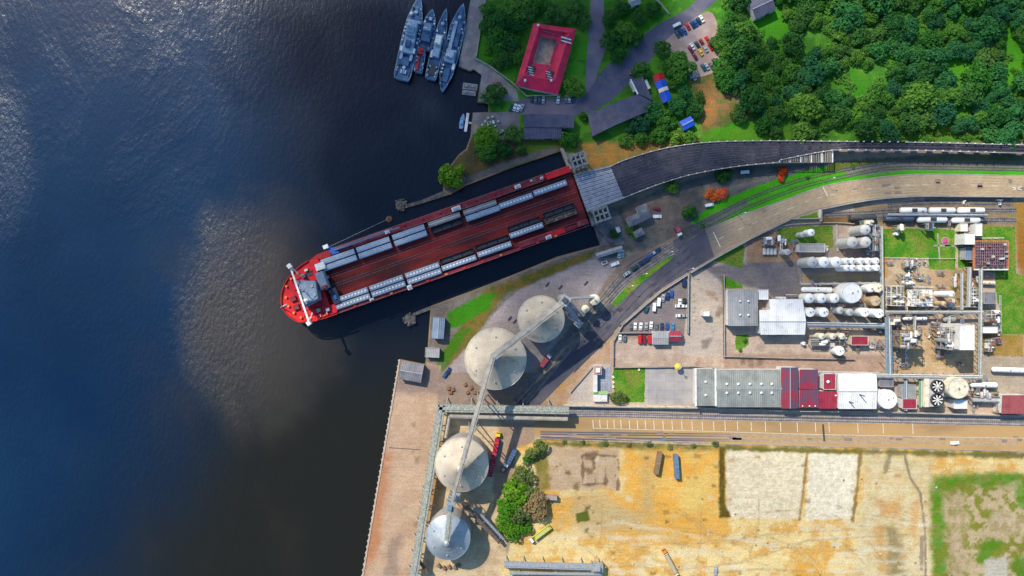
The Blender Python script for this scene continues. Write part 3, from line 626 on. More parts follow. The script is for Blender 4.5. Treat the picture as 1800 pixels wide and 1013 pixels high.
def fence(label, pts, h, m, step=5, group=None):
    o0 = W(*pts[0]); r = thing('fence', label, 'fence', o0, group=group); p3 = [W(*p) for p in pts]
    b = MB(o0)
    for z in (.3, h*.5, h-.1): ribbon(b, p3, .1, z, .08)
    b.build('rail', m, r); n = 0
    for a, c in zip(p3, p3[1:]):
        L_ = (c-a).length; d = (c-a).normalized(); t = 0
        while t < L_ and n < 60:
            q = MB(o0); p = a+d*t; q.box(p.x,p.y,0,.22,.22,h); q.build('post', m, r); t += step; n += 1
    return r
fence('white fence between the green plot and the three cream silos', [(1469,396),(1471,441)], 1.8, M['white'])
fence('white post fence along the south edge of the big plant lawn', [(1552,453),(1632,455),(1680,455)], 1.6, M['white'], 3)
fence('pale fence along the east edge of the round tank terrace', [(1553,490),(1552,556)], 1.8, M['white'])
fence('thin fence along the western edge of the tank terrace', [(1404,430),(1407,500),(1408,524)], 1.8, M['galv'])
fence('pale fence beside the lawn at the right edge of the plant', [(1756,520),(1757,588)], 1.8, M['white'])
fence('kerbside fence beside the ochre road and overgrown ditch', [(948,771),(1100,777),(1260,783)], 1.2, M['concrete'], 7)
# ------------------------------------------------------------------ railway tracks at ground level
ballast = mat('track ballast', k((150,142,134),.75), k((116,112,110),.75), .3, rough=.95, world=True, fine=.35, fsc=1.5)
def track(label, pts, z=.02, bed=True, gr=None, w=3.4, slm=None):
    pts = smooth(pts, 5); p3 = [W(*p) for p in pts]; o0 = p3[0].copy(); r = thing('railway_track', label, 'railway track', o0, group=gr)
    if bed: b = MB(o0); ribbon(b, p3, w, z, .12); b.build('ballast', ballast, r)
    for s_ in (-.72,.72): b = MB(o0); ribbon(b, p3, .14, z+.28, .15, s_); b.build('rail', M['rail'], r)
    b = MB(o0); acc = .6
    for a, c in zip(p3, p3[1:]):
        L_ = (c-a).length; d = (c-a).normalized(); q = Vector((-d.y,d.x,0)); t = acc
        while t < L_:
            p = a+d*t; b.beam(p-q*1.25+Vector((0,0,z+.13)), p+q*1.25+Vector((0,0,z+.13)), .26, .14); t += 1.25
        acc = t-L_
    tag(b.build('sleeper', slm or M['sleeper'], r), kind='stuff')
    return r
track('outer railway track in the grass between viaduct and highway', [(1900,290),(1800,289),(1650,286),(1560,286),(1480,299),(1400,318),(1310,352),(1240,388),(1195,408)], bed=False)
track('inner railway track in the grass nearest the highway', [(1900,299),(1800,298),(1650,295),(1560,296),(1490,309),(1410,328),(1320,362),(1250,396),(1205,415)], bed=False)
csl = mat('concrete sleepers', k((176,168,162),.66), k((146,142,140),.66), .5, rough=.9, fine=.3)
track('northern railway track beside the plant south wall', [(1000,722),(1080,722),(1300,729),(1500,733),(1830,739)], bed=False, slm=csl)
track('southern railway track beside the ochre road', [(1000,730),(1080,730),(1300,735),(1500,739),(1830,746)], bed=False, slm=csl)
track('siding under the upper row of white tank wagons', [(1450,378),(1530,374),(1600,371),(1786,370)])
track('siding under the lower row of white tank wagons', [(1490,384),(1550,384),(1620,386),(1786,387)])
track('empty siding north of the white tank wagons', [(1560,362),(1640,356),(1780,358)])
track('west track passing under the loading spout by the silos', [(905,706),(960,640),(1010,580),(1062,520),(1100,478),(1185,428)])
track('east track passing under the loading spout by the silos', [(922,708),(972,648),(1022,588),(1068,532),(1110,490),(1190,436)])
track('northernmost sand covered siding behind the tank wagons', [(1625,352),(1700,351),(1780,352)], bed=False)
# ------------------------------------------------------------------ trees
def crown_mesh(seed, n=760, tall=.8, loose=.0, leaf=.15):
    r_ = np.random.default_rng(seed); nl = r_.integers(8, 13)
    L = []
    for i in range(nl):
        a = i*2.4+r_.random()*.9; q = .18+.5*math.sqrt(r_.random()) if i else 0
        L.append((q*math.cos(a), q*math.sin(a), .45*tall+(.5-q)*.55*tall+r_.random()*.2, .26+.2*r_.random()))
    vs = []; fs = []; tries = 0; cnt = 0
    while cnt < n and tries < n*6:
        tries += 1; x, y, z, r = L[r_.integers(nl)]
        d = r_.normal(size=3); d /= np.linalg.norm(d)
        if d[2] < -.35: d[2] *= -1
        rr = r*(.8+.35*r_.random()+loose*r_.random()); p = np.array([x,y,z])+d*rr*np.array([1,1,.8])
        if any((p[0]-a)**2+(p[1]-b)**2+((p[2]-c)/.8)**2 < (.72*e)**2 for a,b,c,e in L if (a,b,c,e) != (x,y,z,r)): continue
        nrm = d*.8+r_.normal(size=3)*.45+np.array([0,0,.35]); nrm /= np.linalg.norm(nrm)
        t = np.cross(nrm, r_.normal(size=3)); t /= np.linalg.norm(t); u = np.cross(nrm, t); s = leaf*(.6+.8*r_.random()); w = s*(.55+.3*r_.random())
        k0 = len(vs)
        vs += [tuple(p-t*s*.6), tuple(p+u*w*.6+nrm*s*.12), tuple(p+t*s*.7-nrm*s*.1), tuple(p-u*w*.6+nrm*s*.12)]
        fs.append((k0,k0+1,k0+2,k0+3)); cnt += 1
    me = bpy.data.meshes.new('crown'); me.from_pydata(vs, [], fs); me.update(); return me
def leafmat(name, c, c2):
    m, nt, bs = _nt(name); L = nt.links.new
    v = _coord(nt, True); col = _mix(nt, _ramp(nt, _noise(nt, v, .35, 4, .6), .35, .65), c, c2)
    oi = nt.nodes.new('ShaderNodeObjectInfo'); hs = nt.nodes.new('ShaderNodeHueSaturation')
    L(_math(nt, 'MULTIPLY_ADD', oi.outputs['Random'], .5), hs.inputs['Value']); nt.nodes[-1].inputs[2].default_value = .76
    L(_math(nt, 'MULTIPLY_ADD', oi.outputs['Random'], -.05), hs.inputs['Hue']); nt.nodes[-1].inputs[2].default_value = .525
    L(col, hs.inputs['Color']); L(hs.outputs['Color'], bs.inputs['Base Color'])
    bs.inputs['Roughness'].default_value = .7; bs.inputs['Specular IOR Level'].default_value = .15
    tr = nt.nodes.new('ShaderNodeBsdfTranslucent'); L(hs.outputs['Color'], tr.inputs['Color'])
    mx = nt.nodes.new('ShaderNodeMixShader'); mx.inputs[0].default_value = .38
    L(bs.outputs[0], mx.inputs[1]); L(tr.outputs[0], mx.inputs[2]); L(mx.outputs[0], nt.nodes['Material Output'].inputs[0])
    return m
LEAF = {'dark': leafmat('dark green leaves', (.05,.16,.034), (.075,.21,.04)), 'mid': leafmat('green leaves', (.075,.23,.03), (.11,.28,.04)),
        'bright': leafmat('bright green leaves', (.07,.24,.012), (.12,.3,.02)), 'teal': leafmat('blue green leaves', (.036,.17,.055), (.055,.22,.062)),
        'olive': leafmat('olive leaves', (.13,.2,.05), (.17,.23,.07)), 'brown': leafmat('dry brown leaves', (.3,.22,.1), (.24,.22,.09)),
        'orange': leafmat('orange blossom', (.8,.16,.03), (.75,.28,.08)), 'red': leafmat('red blossom', (.55,.03,.02), (.5,.07,.02))}
CROWN = [crown_mesh(s, 900, .8) for s in range(10)]
LOOSE = [crown_mesh(40+s, 860, .75, .28, .16) for s in range(6)]
BUSH = [crown_mesh(60+s, 260, .55, .2, .22) for s in range(4)]
bark = mat('bark', (.09,.065,.045), (.05,.04,.03), 1.5, rough=.95, fine=.4)
def trunk_mb():
    b = MB(); b.tube((0,0,-.02),(.01,.02,.35),.06,7,.045); b.tube((.01,.02,.33),(.25,.1,.62),.035,6,.012); b.tube((.01,.02,.33),(-.2,.16,.6),.035,6,.012); b.tube((.01,.02,.33),(-.03,-.24,.64),.032,6,.01); b.tube((.01,.02,.33),(.02,.03,.75),.036,6,.012)
    return b
def make_tree(kind, leaf, me):
    r = thing(kind, 't', 'tree'); trunk_mb().build('trunk', bark, r)
    m2 = me.copy(); m2.materials.append(LEAF[leaf]); c = link(bpy.data.objects.new('crown', m2)); c.parent = r; KIDS.setdefault(r.name, []).append(c)
    return r
TR = random.Random(5); TC = {}
def tree(px, py, r, leaf, label, group=None, style='c', kind='broadleaf_tree', hz=None, cat='tree'):
    """r = crown radius in picture pixels"""
    pool = {'c': CROWN, 'l': LOOSE, 'b': BUSH}[style]; i = TR.randrange(len(pool)); rm = r*K*1.12; hz = hz or rm*(1.12 if style != 'b' else .9)
    p = W(px, py, hz*.7); key = (kind, leaf, style, i)
    return inst(key, lambda: make_tree(kind, leaf, pool[i]), (p.x, p.y, 0), TR.random()*6.28, label, cat, group, (rm*(.82+.36*TR.random()), rm*(.82+.36*TR.random()), hz))
# the wood on the right: density from the photograph's masses and clearings
CLEAR = [(1360,48,42,26),(1500,140,50,30),(1300,225,44,24),(1650,232,90,14),(1690,118,30,20),(1786,105,26,60),(1440,195,26,20),(1590,18,18,14),(1240,190,40,60),(1400,215,40,16),(1480,228,40,12),(1560,120,18,40),(1680,190,26,12),(1450,60,26,18),(1620,60,22,12),(1420,60,18,40),(1560,60,14,40),(1710,10,40,12)]
def inwood(x, y):
    if not (1262+max(0,(y-100))*.35 < x < 1840 and -30 < y < 240): return False
    if x < 1300 and y < 45: return False
    if 1305 < x < 1372 and y < 45: return False
    return all(((x-a)/c)**2+((y-b)/d)**2 > 1 for a, b, c, d in CLEAR)
pts = []; t = 0
while len(pts) < 165 and t < 9000:
    t += 1; x = TR.uniform(1262, 1836); y = TR.uniform(-24, 240); r = TR.choice([10,13,15,17,19,22,25])
    if inwood(x, y) and all((x-a)**2+(y-b)**2 > (.72*(r+q))**2 for a, b, q in pts): pts.append((x, y, r))
for x, y, r in pts:
    lf = 'teal' if (x > 1540 and TR.random() < .4) or TR.random() < .2 else TR.choice(['dark','dark','mid','mid'])
    names = {'dark': 'dark green broadleaf tree in the wood on the right', 'teal': 'blue green rounded tree in the wood on the right', 'mid': 'fresh green tree in the wood on the right'}
    tree(x, y, r, lf, names[lf], 'trees of the hillside wood', 'l' if TR.random() < .5 else 'c')
def undergrowth():
    r_ = np.random.default_rng(77); vs = []; fs = []; N = 0
    X = r_.uniform(1266,1840,60000); Y = r_.uniform(-24,243,60000); D = vnoise(X, Y, 26, 4, 91)
    for x, y, d in zip(X, Y, D):
        if x < 1268+max(0,(y-90))*.45 or (1303 < x < 1374 and y < 47) or d < .47+(.1 if not inwood(x,y) else 0): continue
        p = W(x, y); z = .2+1.3*r_.random(); s = .35+.5*r_.random(); a = r_.random()*6.28; t = np.array([math.cos(a)*s, math.sin(a)*s, (r_.random()-.5)*s]); u = np.array([-math.sin(a)*s*.7, math.cos(a)*s*.7, (r_.random()-.5)*s*.8]); c = np.array([p.x,p.y,z]); k0 = len(vs)
        vs += [tuple(c-t), tuple(c+u), tuple(c+t), tuple(c-u)]; fs.append((k0,k0+1,k0+2,k0+3)); N += 1
        if N > 24000: break
    me = bpy.data.meshes.new('undergrowth'); me.from_pydata(vs, [], fs); me.materials.append(LEAF['mid']); me.update()
    tag(link(bpy.data.objects.new('undergrowth', me)), kind='stuff')
undergrowth()
n = 0
while n < 280:
    x = TR.uniform(1265, 1838); y = TR.uniform(-20, 245)
    if not (x > 1268+max(0,(y-90))*.45) or (1305 < x < 1372 and y < 45): continue
    if any(((x-a)/c)**2+((y-b)/d)**2 < .5 for a, b, c, d in CLEAR[:3]): continue
    n += 1; lf = TR.choice(['mid','dark','mid','bright' if TR.random() < .3 else 'mid']); tree(x, y, TR.choice([4,5,6,7,8,9]), lf, {'mid':'fresh green bush in the clearings of the right hand wood','dark':'dark green bush in the clearings of the right hand wood','bright':'light green bush in the clearings of the right hand wood'}[lf], 'bushes of the hillside wood', 'b', 'bush', cat='bush')
for x, y in ((1275,55),(1270,78),(1285,30),(1290,92),(1284,70)):
    tree(x, y, 15, 'mid', 'fresh green tree on the east edge of the hillside car park', 'trees edging the hillside car park')
# naval base trees
NT = [(880,30,20),(905,10,22),(860,18,16),(872,66,20),(897,72,18),(906,44,18),(926,20,16),(968,22,18),(992,26,16),(1014,14,18),(946,6,16),(886,100,17),(858,46,14),(912,98,14),(1026,34,14)]
for x, y, r in NT: tree(x, y, r, TR.choice(['dark','dark','mid']), 'dark tree in the park between naval pier and red roofed building', 'trees of the naval base park')
for x, y in ((858,88),(880,118),(864,108)): tree(x, y, 8, 'mid', 'small green bush in the park beside the naval pier', 'bushes of the naval park', 'b', 'bush', cat='bush')
for x, y, r in ((1075,68,20),(1100,52,20),(1090,92,17),(1124,28,14),(1150,14,16),(1070,30,12),(1118,66,14),(1094,14,14)): tree(x, y, r, TR.choice(['dark','dark','mid']), 'dark tree on the green triangle between the two base roads', 'trees of the road triangle')
for x, y, r in ((1150,196,19),(1172,212,20),(1128,216,17),(1192,186,19),(1204,166,16),(1160,236,15),(1128,242,13),(1100,246,11),(1190,240,14),(1222,190,15),(1213,242,12),(1108,228,9),(1232,170,9)): tree(x, y, r, TR.choice(['dark','mid','teal']), 'green tree on the slope above the railway viaduct', 'trees of the slope above the viaduct')
for x, y, r, lf, lb in ((1164,84,15,'dark','dark tree at the west corner of the hillside car park'), (1196,116,22,'mid','broad green tree south of the hillside car park'), (1176,118,14,'mid','green tree between the blue roofed shed and car park'),
    (1128,122,17,'mid','green tree north of the ribbed dark shed'), (1258,72,11,'dark','small dark tree standing among the cars of the hillside car park'), (1186,146,12,'mid','green tree east of the red and blue roofed shed'),
    (868,165,19,'dark','round dark tree on the naval pier corner'), (855,238,20,'bright','bright lime green tree beside the boat yard'), (856,264,18,'mid','green tree just below the lime green one on the point'), (793,309,23,'bright','large bright green tree at the tip of the point'),
    (902,234,17,'dark','dark tree between the boat yard and the long shed'), (886,262,14,'dark','dark tree above the slip wall'), (1003,245,17,'mid','green tree between the two long sheds'), (1010,152,17,'mid','green tree behind the red roofed building near the road'),
    (1025,204,8,'bright','small bright tree between the two long sheds by the street'), (840,262,9,'olive','olive bush on the point west of the green tree'), (915,262,9,'dark','small dark tree on the grass above the slip')): tree(x, y, r, lf, lb)
for x, y, r, lf, lb in ((1182,328,11,'mid','green tree south of the curved viaduct'), (1214,372,14,'mid','green tree at the western end of the track grass'), (1273,308,12,'dark','dark tree in the viaduct shadow'), (1087,698,12,'olive','grey green tree at the lower left of the plant lawn'),
    (1246,340,8,'orange','orange flowering tree left of the pair by the tracks'), (1258,347,8,'orange','deep orange flowering tree in the middle of three by the tracks'), (1271,340,9,'orange','pale orange flowering tree right of the pair by the tracks'), (1377,302,9,'red','red flowering tree under the sleepers of the viaduct'), (1373,313,7,'orange','small orange flowering tree below the red one'),
    (943,792,15,'olive','bushy olive tree at the corner of the ochre road'), (1106,402,8,'mid','small tree beside the grey house at the slip'), (1118,414,7,'mid','small tree south of the grey house at the slip'), (1081,412,8,'dark','dark bush behind the slip tower')): tree(x, y, r, lf, lb, style='l' if r < 13 else 'c')
for x, y, r in ((918,838,18),(906,866,22),(926,868,16),(894,898,20),(914,906,20),(928,890,14),(900,934,17),(922,930,13),(888,920,14)): tree(x, y, r, TR.choice(['olive','olive','bright']), 'leafy green tree in the clump east of the silo yard', 'trees of the clump by the silo yard')
tree(942,892,20,'brown','dry brown tree on the east side of the green clump', style='l'); tree(928,808,8,'mid','small tree above the green clump beside the lane', style='l')
for x, y in ((1236,396),(1420,312),(1500,292),(1302,616),(1310,600)): tree(x, y, 4, 'mid', 'small green bush beside the curved railway tracks' if y < 400 else 'small green bush in the bed by the grey gabled shed', 'small roadside bushes', 'b', 'bush', cat='bush')
for i in range(9):
    x = 952+i*38+TR.uniform(-4,4); tree(x, 779+(x-950)*.012+TR.uniform(-3,5), TR.choice([3,4,5]), TR.choice(['olive','brown','olive']), 'scrubby bush in the ditch below the ochre road', 'bushes of the roadside ditch', 'b', 'bush', cat='bush')
# ------------------------------------------------------------------ buildings
def roofmat(name, c, c2, axis='X', per=1.0, amt=.22, **kw): return mat(name, c, c2, kw.pop('sc', .2), rib=(axis,per), ribamt=amt, rough=.55, fine=kw.pop('fine', .14), **kw)
RF = {'grey': roofmat('grey sheet roof', k((196,194,192)), k((176,178,180)), dirt=(.22,.18,.15), dirtamt=.55, tiles=(3,9), tilec=.85), 'white': roofmat('white sheet roof', k((240,238,232),.9), k((230,230,226),.9), 'X', 1.1, .06, dirt=(.55,.5,.42), dirtamt=.6, dsc=.2, tiles=(4,12), tilec=.9),
      'slate': roofmat('dark sheet roof', k((84,84,100),1.1), k((70,70,88),1.1), 'X', 1.1, .2, dirt=(.1,.08,.08), dirtamt=.5), 'greygreen': roofmat('grey green sheet roof', k((184,188,178)), k((164,168,162)), 'X', 1.2, .2, dirt=(.2,.18,.14), dirtamt=.7, dsc=.16, tiles=(4,9), tilec=.85),
      'dgrey': roofmat('grey rusting sheet roof', k((140,138,142),.8), k((112,112,120),.8), 'X', 1.0, .25, dirt=(.12,.09,.07), dirtamt=.6, dsc=.3), 'blue': roofmat('blue sheet roof', k((30,90,210),1.0), k((30,70,170),1.0), 'X', .9, .2),
      'pink': roofmat('faded red sheet roof', k((196,104,104)), k((176,88,90)), 'X', .9, .2), 'bluegrey': roofmat('blue grey sheet roof', k((130,150,172),.8), k((110,132,156),.8), 'X', 1.0, .2), 'red': M['redroof'],
      'bluered': roofmat('red end roof', k((200,20,30),1.0), k((170,20,30),1.0), 'X', .9, .2), 'crimson': roofmat('crimson sheet roof', k((182,58,78),.7), k((160,48,70),.7), 'X', .9, .2, dirt=(.15,.12,.18), dirtamt=.95, dsc=.11, tiles=(4,7), tilec=.85),
      'slatered': roofmat('slate stained red roof', k((172,56,76),.7), k((108,88,112),.7), 'X', .9, .2, sc=.11, lo=.42, hi=.56, dirt=(.08,.07,.1), dirtamt=.6, dsc=.3, tiles=(4,7), tilec=.85),
      'navalred': roofmat('naval red roof', k((214,36,72),1.1), k((186,30,62),1.1), 'X', .9, .15, dirt=(.14,.04,.1), dirtamt=.5, dsc=.1)}
wallm = {'grey': mat('grey render', (.38,.37,.35), (.3,.29,.28), .6, rough=.9), 'white': mat('white render', (.66,.64,.6), (.55,.53,.5), .6, rough=.9, dirt=(.3,.26,.22), dirtamt=.4, dsc=.4), 'brick': bw, 'cream': M['cream'], 'dark': mat('dark cladding', (.1,.11,.12), (.08,.08,.09), .6, rough=.7)}
def rectpts(cx, cy, w, d, a):
    c, s = math.cos(a), math.sin(a); return [(cx+x*c-y*s, cy+x*s+y*c) for x, y in ((-w/2,-d/2),(w/2,-d/2),(w/2,d/2),(-w/2,d/2))]
def bld(label, cx, cy, w, d, h, kind='gable', rise=1.2, roof='grey', wl='grey', ang=0, name='shed', cat='shed', along='x', door=True, wins=4, group=None, vents=(), over=.25):
    """cx,cy,w,d: picture pixels of the roof's outline; ang: degrees clockwise in the picture; ridge along local x or y"""
    o = W(cx, cy, h); f = K*(CAMH-h)/CAMH; w *= f; d *= f; o.z = 0
    r = thing(name, label, cat, o, R(-ang), group)
    iw, id_ = w-2*over, d-2*over
    b = MB(); t = .14; rm = RF[roof]
    if kind == 'flat':
        b.box(0,0,0,iw,id_,h-.15); b.build('wall', wallm[wl], r)
        b = MB(); b.box(0,0,h-.147,w,d,.15); rf = b.build('roof', rm, r)
        b = MB()
        for x, y, sx, sy in ((0,d/2-.1,w,.2),(0,-d/2+.1,w,.2),(w/2-.1,0,.2,d-.4),(-w/2+.1,0,.2,d-.4)): b.box(x,y,h+.005,sx,sy,.35)
        b.build('parapet', wallm[wl], rf)
    else:
        b.box(0,0,0,iw,id_,h-.1)
        X, Y = w/2, d/2
        if kind == 'gable' and along == 'x':
            b.add([(-iw/2,-id_/2,h-.1),(-iw/2,id_/2,h-.1),(-iw/2,0,h+rise-.2),(iw/2,-id_/2,h-.1),(iw/2,id_/2,h-.1),(iw/2,0,h+rise-.2)], [(0,2,1),(3,4,5)])
            prof = [(-Y,h),(0,h+rise),(Y,h)]; ax = 'x'
        elif kind == 'gable':
            b.add([(-iw/2,-id_/2,h-.1),(iw/2,-id_/2,h-.1),(0,-id_/2,h+rise-.2),(-iw/2,id_/2,h-.1),(iw/2,id_/2,h-.1),(0,id_/2,h+rise-.2)], [(0,1,2),(3,5,4)])
            prof = [(-X,h),(0,h+rise),(X,h)]; ax = 'y'
        else:                                          # mono pitch, high side north (+y)
            b.add([(-iw/2,-id_/2,h-.1),(iw/2,-id_/2,h-.1),(iw/2,id_/2,h-.1),(-iw/2,id_/2,h-.1),(-iw/2,id_/2,h+rise-.1),(iw/2,id_/2,h+rise-.1)], [(0,3,4),(1,5,2),(3,2,5,4)])
            prof = [(-Y,h),(Y,h+rise)]; ax = 'x'
        b.build('wall', wallm[wl], r); b = MB(); n = len(prof)
        for s_ in (-1,1):
            for z_ in (0,t):
                b.add([((s_*X, p, q+z_) if ax == 'x' else (p, s_*Y, q+z_)) for p, q in prof], [])
        F = []
        for i in range(n-1): F += [(i+n, i+1+n, i+1+3*n, i+3*n), (i, i+2*n, i+1+2*n, i+1), (i, i+1, i+1+n, i+n), (i+2*n, i+3*n, i+1+3*n, i+1+2*n)]
        F += [(0,n,3*n,2*n),(n-1,3*n-1,4*n-1,2*n-1)]; b.f += F
        rf = b.build('roof', rm, r)
        if kind == 'gable':
            b = MB()
            if ax == 'x': b.box(0,0,h+rise+t-.04,w,.5,.12)
            else: b.box(0,0,h+rise+t-.04,.5,d,.12)
            b.build('ridge_cap', M['galv'], rf)
    for i, (vx, vy, vr) in enumerate(vents):            # fractions of the half width/depth
        x, y = vx*w/2, vy*d/2; zz = h+(rise*(1-abs(vy)) if along == 'x' else rise*(1-abs(vx))) if kind == 'gable' else h
        b = MB(); b.lathe(x,y,[(vr*.55,zz),(vr*.55,zz+.5),(vr,zz+.55),(vr*1.05,zz+.85),(vr*.7,zz+1.2),(vr*.15,zz+1.35)],12); b.build('roof_vent', M['white'], rf, True)
    if door:
        b = MB(); b.box(iw*.18,-id_/2-.03,0,min(3,iw*.3),.08,min(3.2,h*.7)); b.build('door', M['dark'], r)
    for i in range(wins):
        b = MB(); x = (-.42+.84*(i+.5)/wins)*iw
        if abs(x-iw*.18) < min(3,iw*.3)/2+.8: continue
        b.box(x,-id_/2-.03,h*.45,1.4,.07,1.0); wn = b.build('window', M['glass'], r)
    return r
# --- naval base
ro = W(962,104,5); ro.z = 0
def red_house():
    r = thing('courtyard_house', 'red roofed courtyard building with tan inner yard and grey skylights', 'building', ro); h = 5.0
    Q = lambda pts, z: [tuple((W(x,y,z)-ro)[:2]) for x, y in pts]
    outer = [(936,42),(1014,51),(1012,74),(984,166),(908,152),(910,128)]; inner = [(953,54),(988,63),(970,115),(937,111)]; yard = [(954,76),(977,79),(967,113),(946,110)]
    # ring of hipped roof: outer eave -> ridge -> inner eave
    oq = [(938,41),(1014,51),(981,167),(906,151)]; ridge = [(947,49),(1001,58),(975,142),(921,133)]
    O, G_, I = Q(oq,h), Q(ridge,h+2.2), Q(inner,h-.2)
    b = MB(); b.add([(*p,h) for p in O]+[(*p,h+2.2) for p in G_]+[(*p,h-.2) for p in I], [(i,(i+1)%4,(i+1)%4+4,i+4) for i in range(4)]+[(i+4,(i+1)%4+4,(i+1)%4+8,i+8) for i in range(4)])
    rf = b.build('roof', RF['navalred'], r)
    b = MB(); n = 4
    OI = [(p[0]*.97,p[1]*.97) for p in O]
    for P in (OI, I): b.add([(*p,0) for p in P]+[(*p,h-.25) for p in P], [(i,(i+1)%4,(i+1)%4+4,i+4) for i in range(4)])
    b.build('wall', wallm['white'], r)
    b = MB(); b.prism(Q([(945,58),(984,66),(968,116),(934,111)],0), .01, .08); b.build('courtyard_floor', mat('courtyard paving', k((204,168,144),1.1), k((180,144,124),1.1), .3, rough=.9), r)
    b = MB(); A = Q([(953,54),(988,63),(985,72),(951,64)],h-.6); b.prism(A, h-.75, h-.6); A = Q([(980,66),(988,63),(970,115),(966,112)],h-.6); b.prism(A, h-.76, h-.61); b.build('veranda_roof', RF['navalred'], r)
    for (x,y,w,d) in ((933,126,10,21),(965,134,10,19)):
        p = W(x,y,h+1)-ro; sk = MB(); sk.box(p.x,p.y,h+.4,w*K,d*K,1.6,R(-16)); q = sk.build('skylight', M['dark'], rf); bb = MB()
        for j in range(4): bb.box(p.x-1.6*.27*(j-1.5)*.9, p.y+1.6*(j-1.5)*.9, h+2.0, w*K*.8, .35, .06, R(-16))
        bb.build('skylight_bar', M['white'], q)
    p = W(995,72,h+1)-ro; sk = MB(); sk.box(p.x,p.y,h+.4,18*K,8*K,1.7,R(-16)); q = sk.build('skylight', M['dark'], rf); bb = MB()
    for s_ in (-1,1): bb.box(p.x,p.y+s_*1.0,h+2.1,18*K,.7,.06,R(-16))
    bb.build('skylight_bar', M['white'], q)
    for x,y in ((946,45),(923,142),(969,142)):
        p = W(x,y,h+2)-ro; b = MB(); b.box(p.x,p.y,h+1,1.2,1.2,2.0); b.build('chimney', M['white'], rf)
    p = W(933,150,3)-ro; b = MB(); b.box(p.x,p.y,3,14*K,10*K,.15,R(-12)); b.build('porch_roof', M['concrete'], r)
    b = MB(); b.box(0,-12.5,0,2.2,.2,2.4,R(-12)); b.build('door', M['wood'], r)
red_house()
bld('flat white canopy at the south front of the red roofed building', 951, 153, 26, 15, 4, 'flat', roof='white', wl='white', ang=8, name='canopy', cat='canopy', wins=0, door=False)
bld('long dark double roofed shed, upper pitch, south of the naval street', 965, 213, 88, 22, 5.5, 'mono', 1.0, 'slate', ang=1, name='long_shed', cat='shed', wins=8)
bld('lower grey lean-to shed built against the long dark shed', 954, 234, 66, 20, 4.0, 'mono', 1.0, 'slate', ang=0, name='lean_to_shed', cat='shed', wins=6)
bld('small pale annex at the east end of the grey lean-to', 985, 238, 9, 12, 3.5, 'flat', roof='grey', wl='white', name='annex', cat='shed', wins=1)
def poly_shed(label, pts, h, roof, wl, name='shed', cat='shed', ribrot=0, extra=None):
    o = W(*pts[0], h); o.z = 0; r = thing(name, label, cat, o, R(ribrot))
    inv = Matrix.Rotation(-R(ribrot), 3, 'Z'); Q = [tuple((inv@(W(x,y,h)-Vector((o.x,o.y,h))))[:2]) for x, y in pts]
    c = Vector((sum(p[0] for p in Q)/len(Q), sum(p[1] for p in Q)/len(Q))); Qi = [tuple(c+(Vector(p)-c)*.97) for p in Q]
    b = MB(); b.prism(Qi, 0, h-.12); b.build('wall', wallm[wl], r); b = MB(); b.prism(Q, h-.118, h+.08); b.build('roof', RF[roof], r)
    p, q = Vector(Qi[0]), Vector(Qi[1]); d = (q-p).normalized(); m_ = (p+q)/2
    b = MB(); b.box(m_.x,m_.y,0,2.4,.3,min(3,h*.7),math.atan2(d.y,d.x)); b.build('door', M['dark'], r)
    for t in (.2,.35,.65,.8):
        b = MB(); m_ = p+(q-p)*t; b.box(m_.x,m_.y,h*.45,1.2,.25,1.0,math.atan2(d.y,d.x)); b.build('window', M['glass'], r)
    return r
poly_shed('dark angular shed with grey roof beside the diagonal naval road', [(1033,202),(1086,178),(1122,166),(1146,179),(1137,197),(1084,219),(1041,240)], 5.5, 'slate', 'dark', ribrot=25)
poly_shed('dark roofed annex at the north end of the angular shed', [(1110,142),(1130,135),(1147,177),(1124,166)], 5.0, 'slate', 'dark', 'annex', ribrot=25)
b = MB(); p0, p1 = W(1108,140,5.6), W(1121,166,5.6); b.beam(p0, p1, .9, .5); c = b.build('gutter_beam', M['white']); tag(c, 'white beam along the roof edge of the dark annex', 'beam')
def striped_shed():
    o = W(1165,154,4); o.z = 0; r = thing('boat_shed', 'long shed with red end, two blue roof sections and a tan band', 'shed', o, R(-70)); f = K*.99
    b = MB(); b.box(0,0,0,48*f,15*f,3.4); b.build('wall', wallm['grey'], r); L_ = 52*f; d = 18*f/2
    for x0, x1, m in ((-.5,-.26,'bluered'),(-.255,-.0,'blue'),(.005,.135,None),(.14,.5,'blue')):
        b = MB(); X0, X1 = x0*L_, x1*L_; zz = 0 if m else .3
        b.add([(X0,-d,3.4+zz),(X0,0,4.6+zz),(X0,d,3.4+zz),(X1,-d,3.4+zz),(X1,0,4.6+zz),(X1,d,3.4+zz),(X0,-d,3.25+zz),(X0,d,3.25+zz),(X1,-d,3.25+zz),(X1,d,3.25+zz)], [(0,3,4,1),(1,4,5,2),(0,1,2,7,6),(3,8,9,5,4),(6,7,9,8),(0,6,8,3),(2,5,9,7)])
        b.build('roof', RF[m] if m else M['cream'], r)
    b = MB(); b.box(0,-7.6*f,0,3,.1,2.6); b.build('door', M['dark'], r)
striped_shed()
bld('small white hut beside the striped boat shed', 1137, 149, 7, 17, 3, 'flat', roof='white', wl='white', ang=-25, name='hut', cat='hut', wins=1)
bld('blue roofed hut among trees on the slope above the viaduct', 1208, 217, 22, 18, 3.5, 'gable', 1.2, 'blue', 'grey', ang=-28, name='hut', cat='hut', wins=2)
bld('dark roofed house cut off by the top edge beside the wood', 1339, 10, 40, 34, 5, 'gable', 1.6, 'slate', 'white', ang=-25, name='house', cat='house', wins=4)
bld('small grey house at the top edge on the road triangle', 1116, 2, 18, 16, 4, 'gable', 1.2, 'grey', 'white', ang=-20, name='house', cat='house', wins=2)
bld('long white beam-like shelter beside the naval street', 1112, 152, 4, 20, 3, 'flat', roof='white', wl='white', ang=-25, name='shelter', cat='shelter', wins=0, door=False)
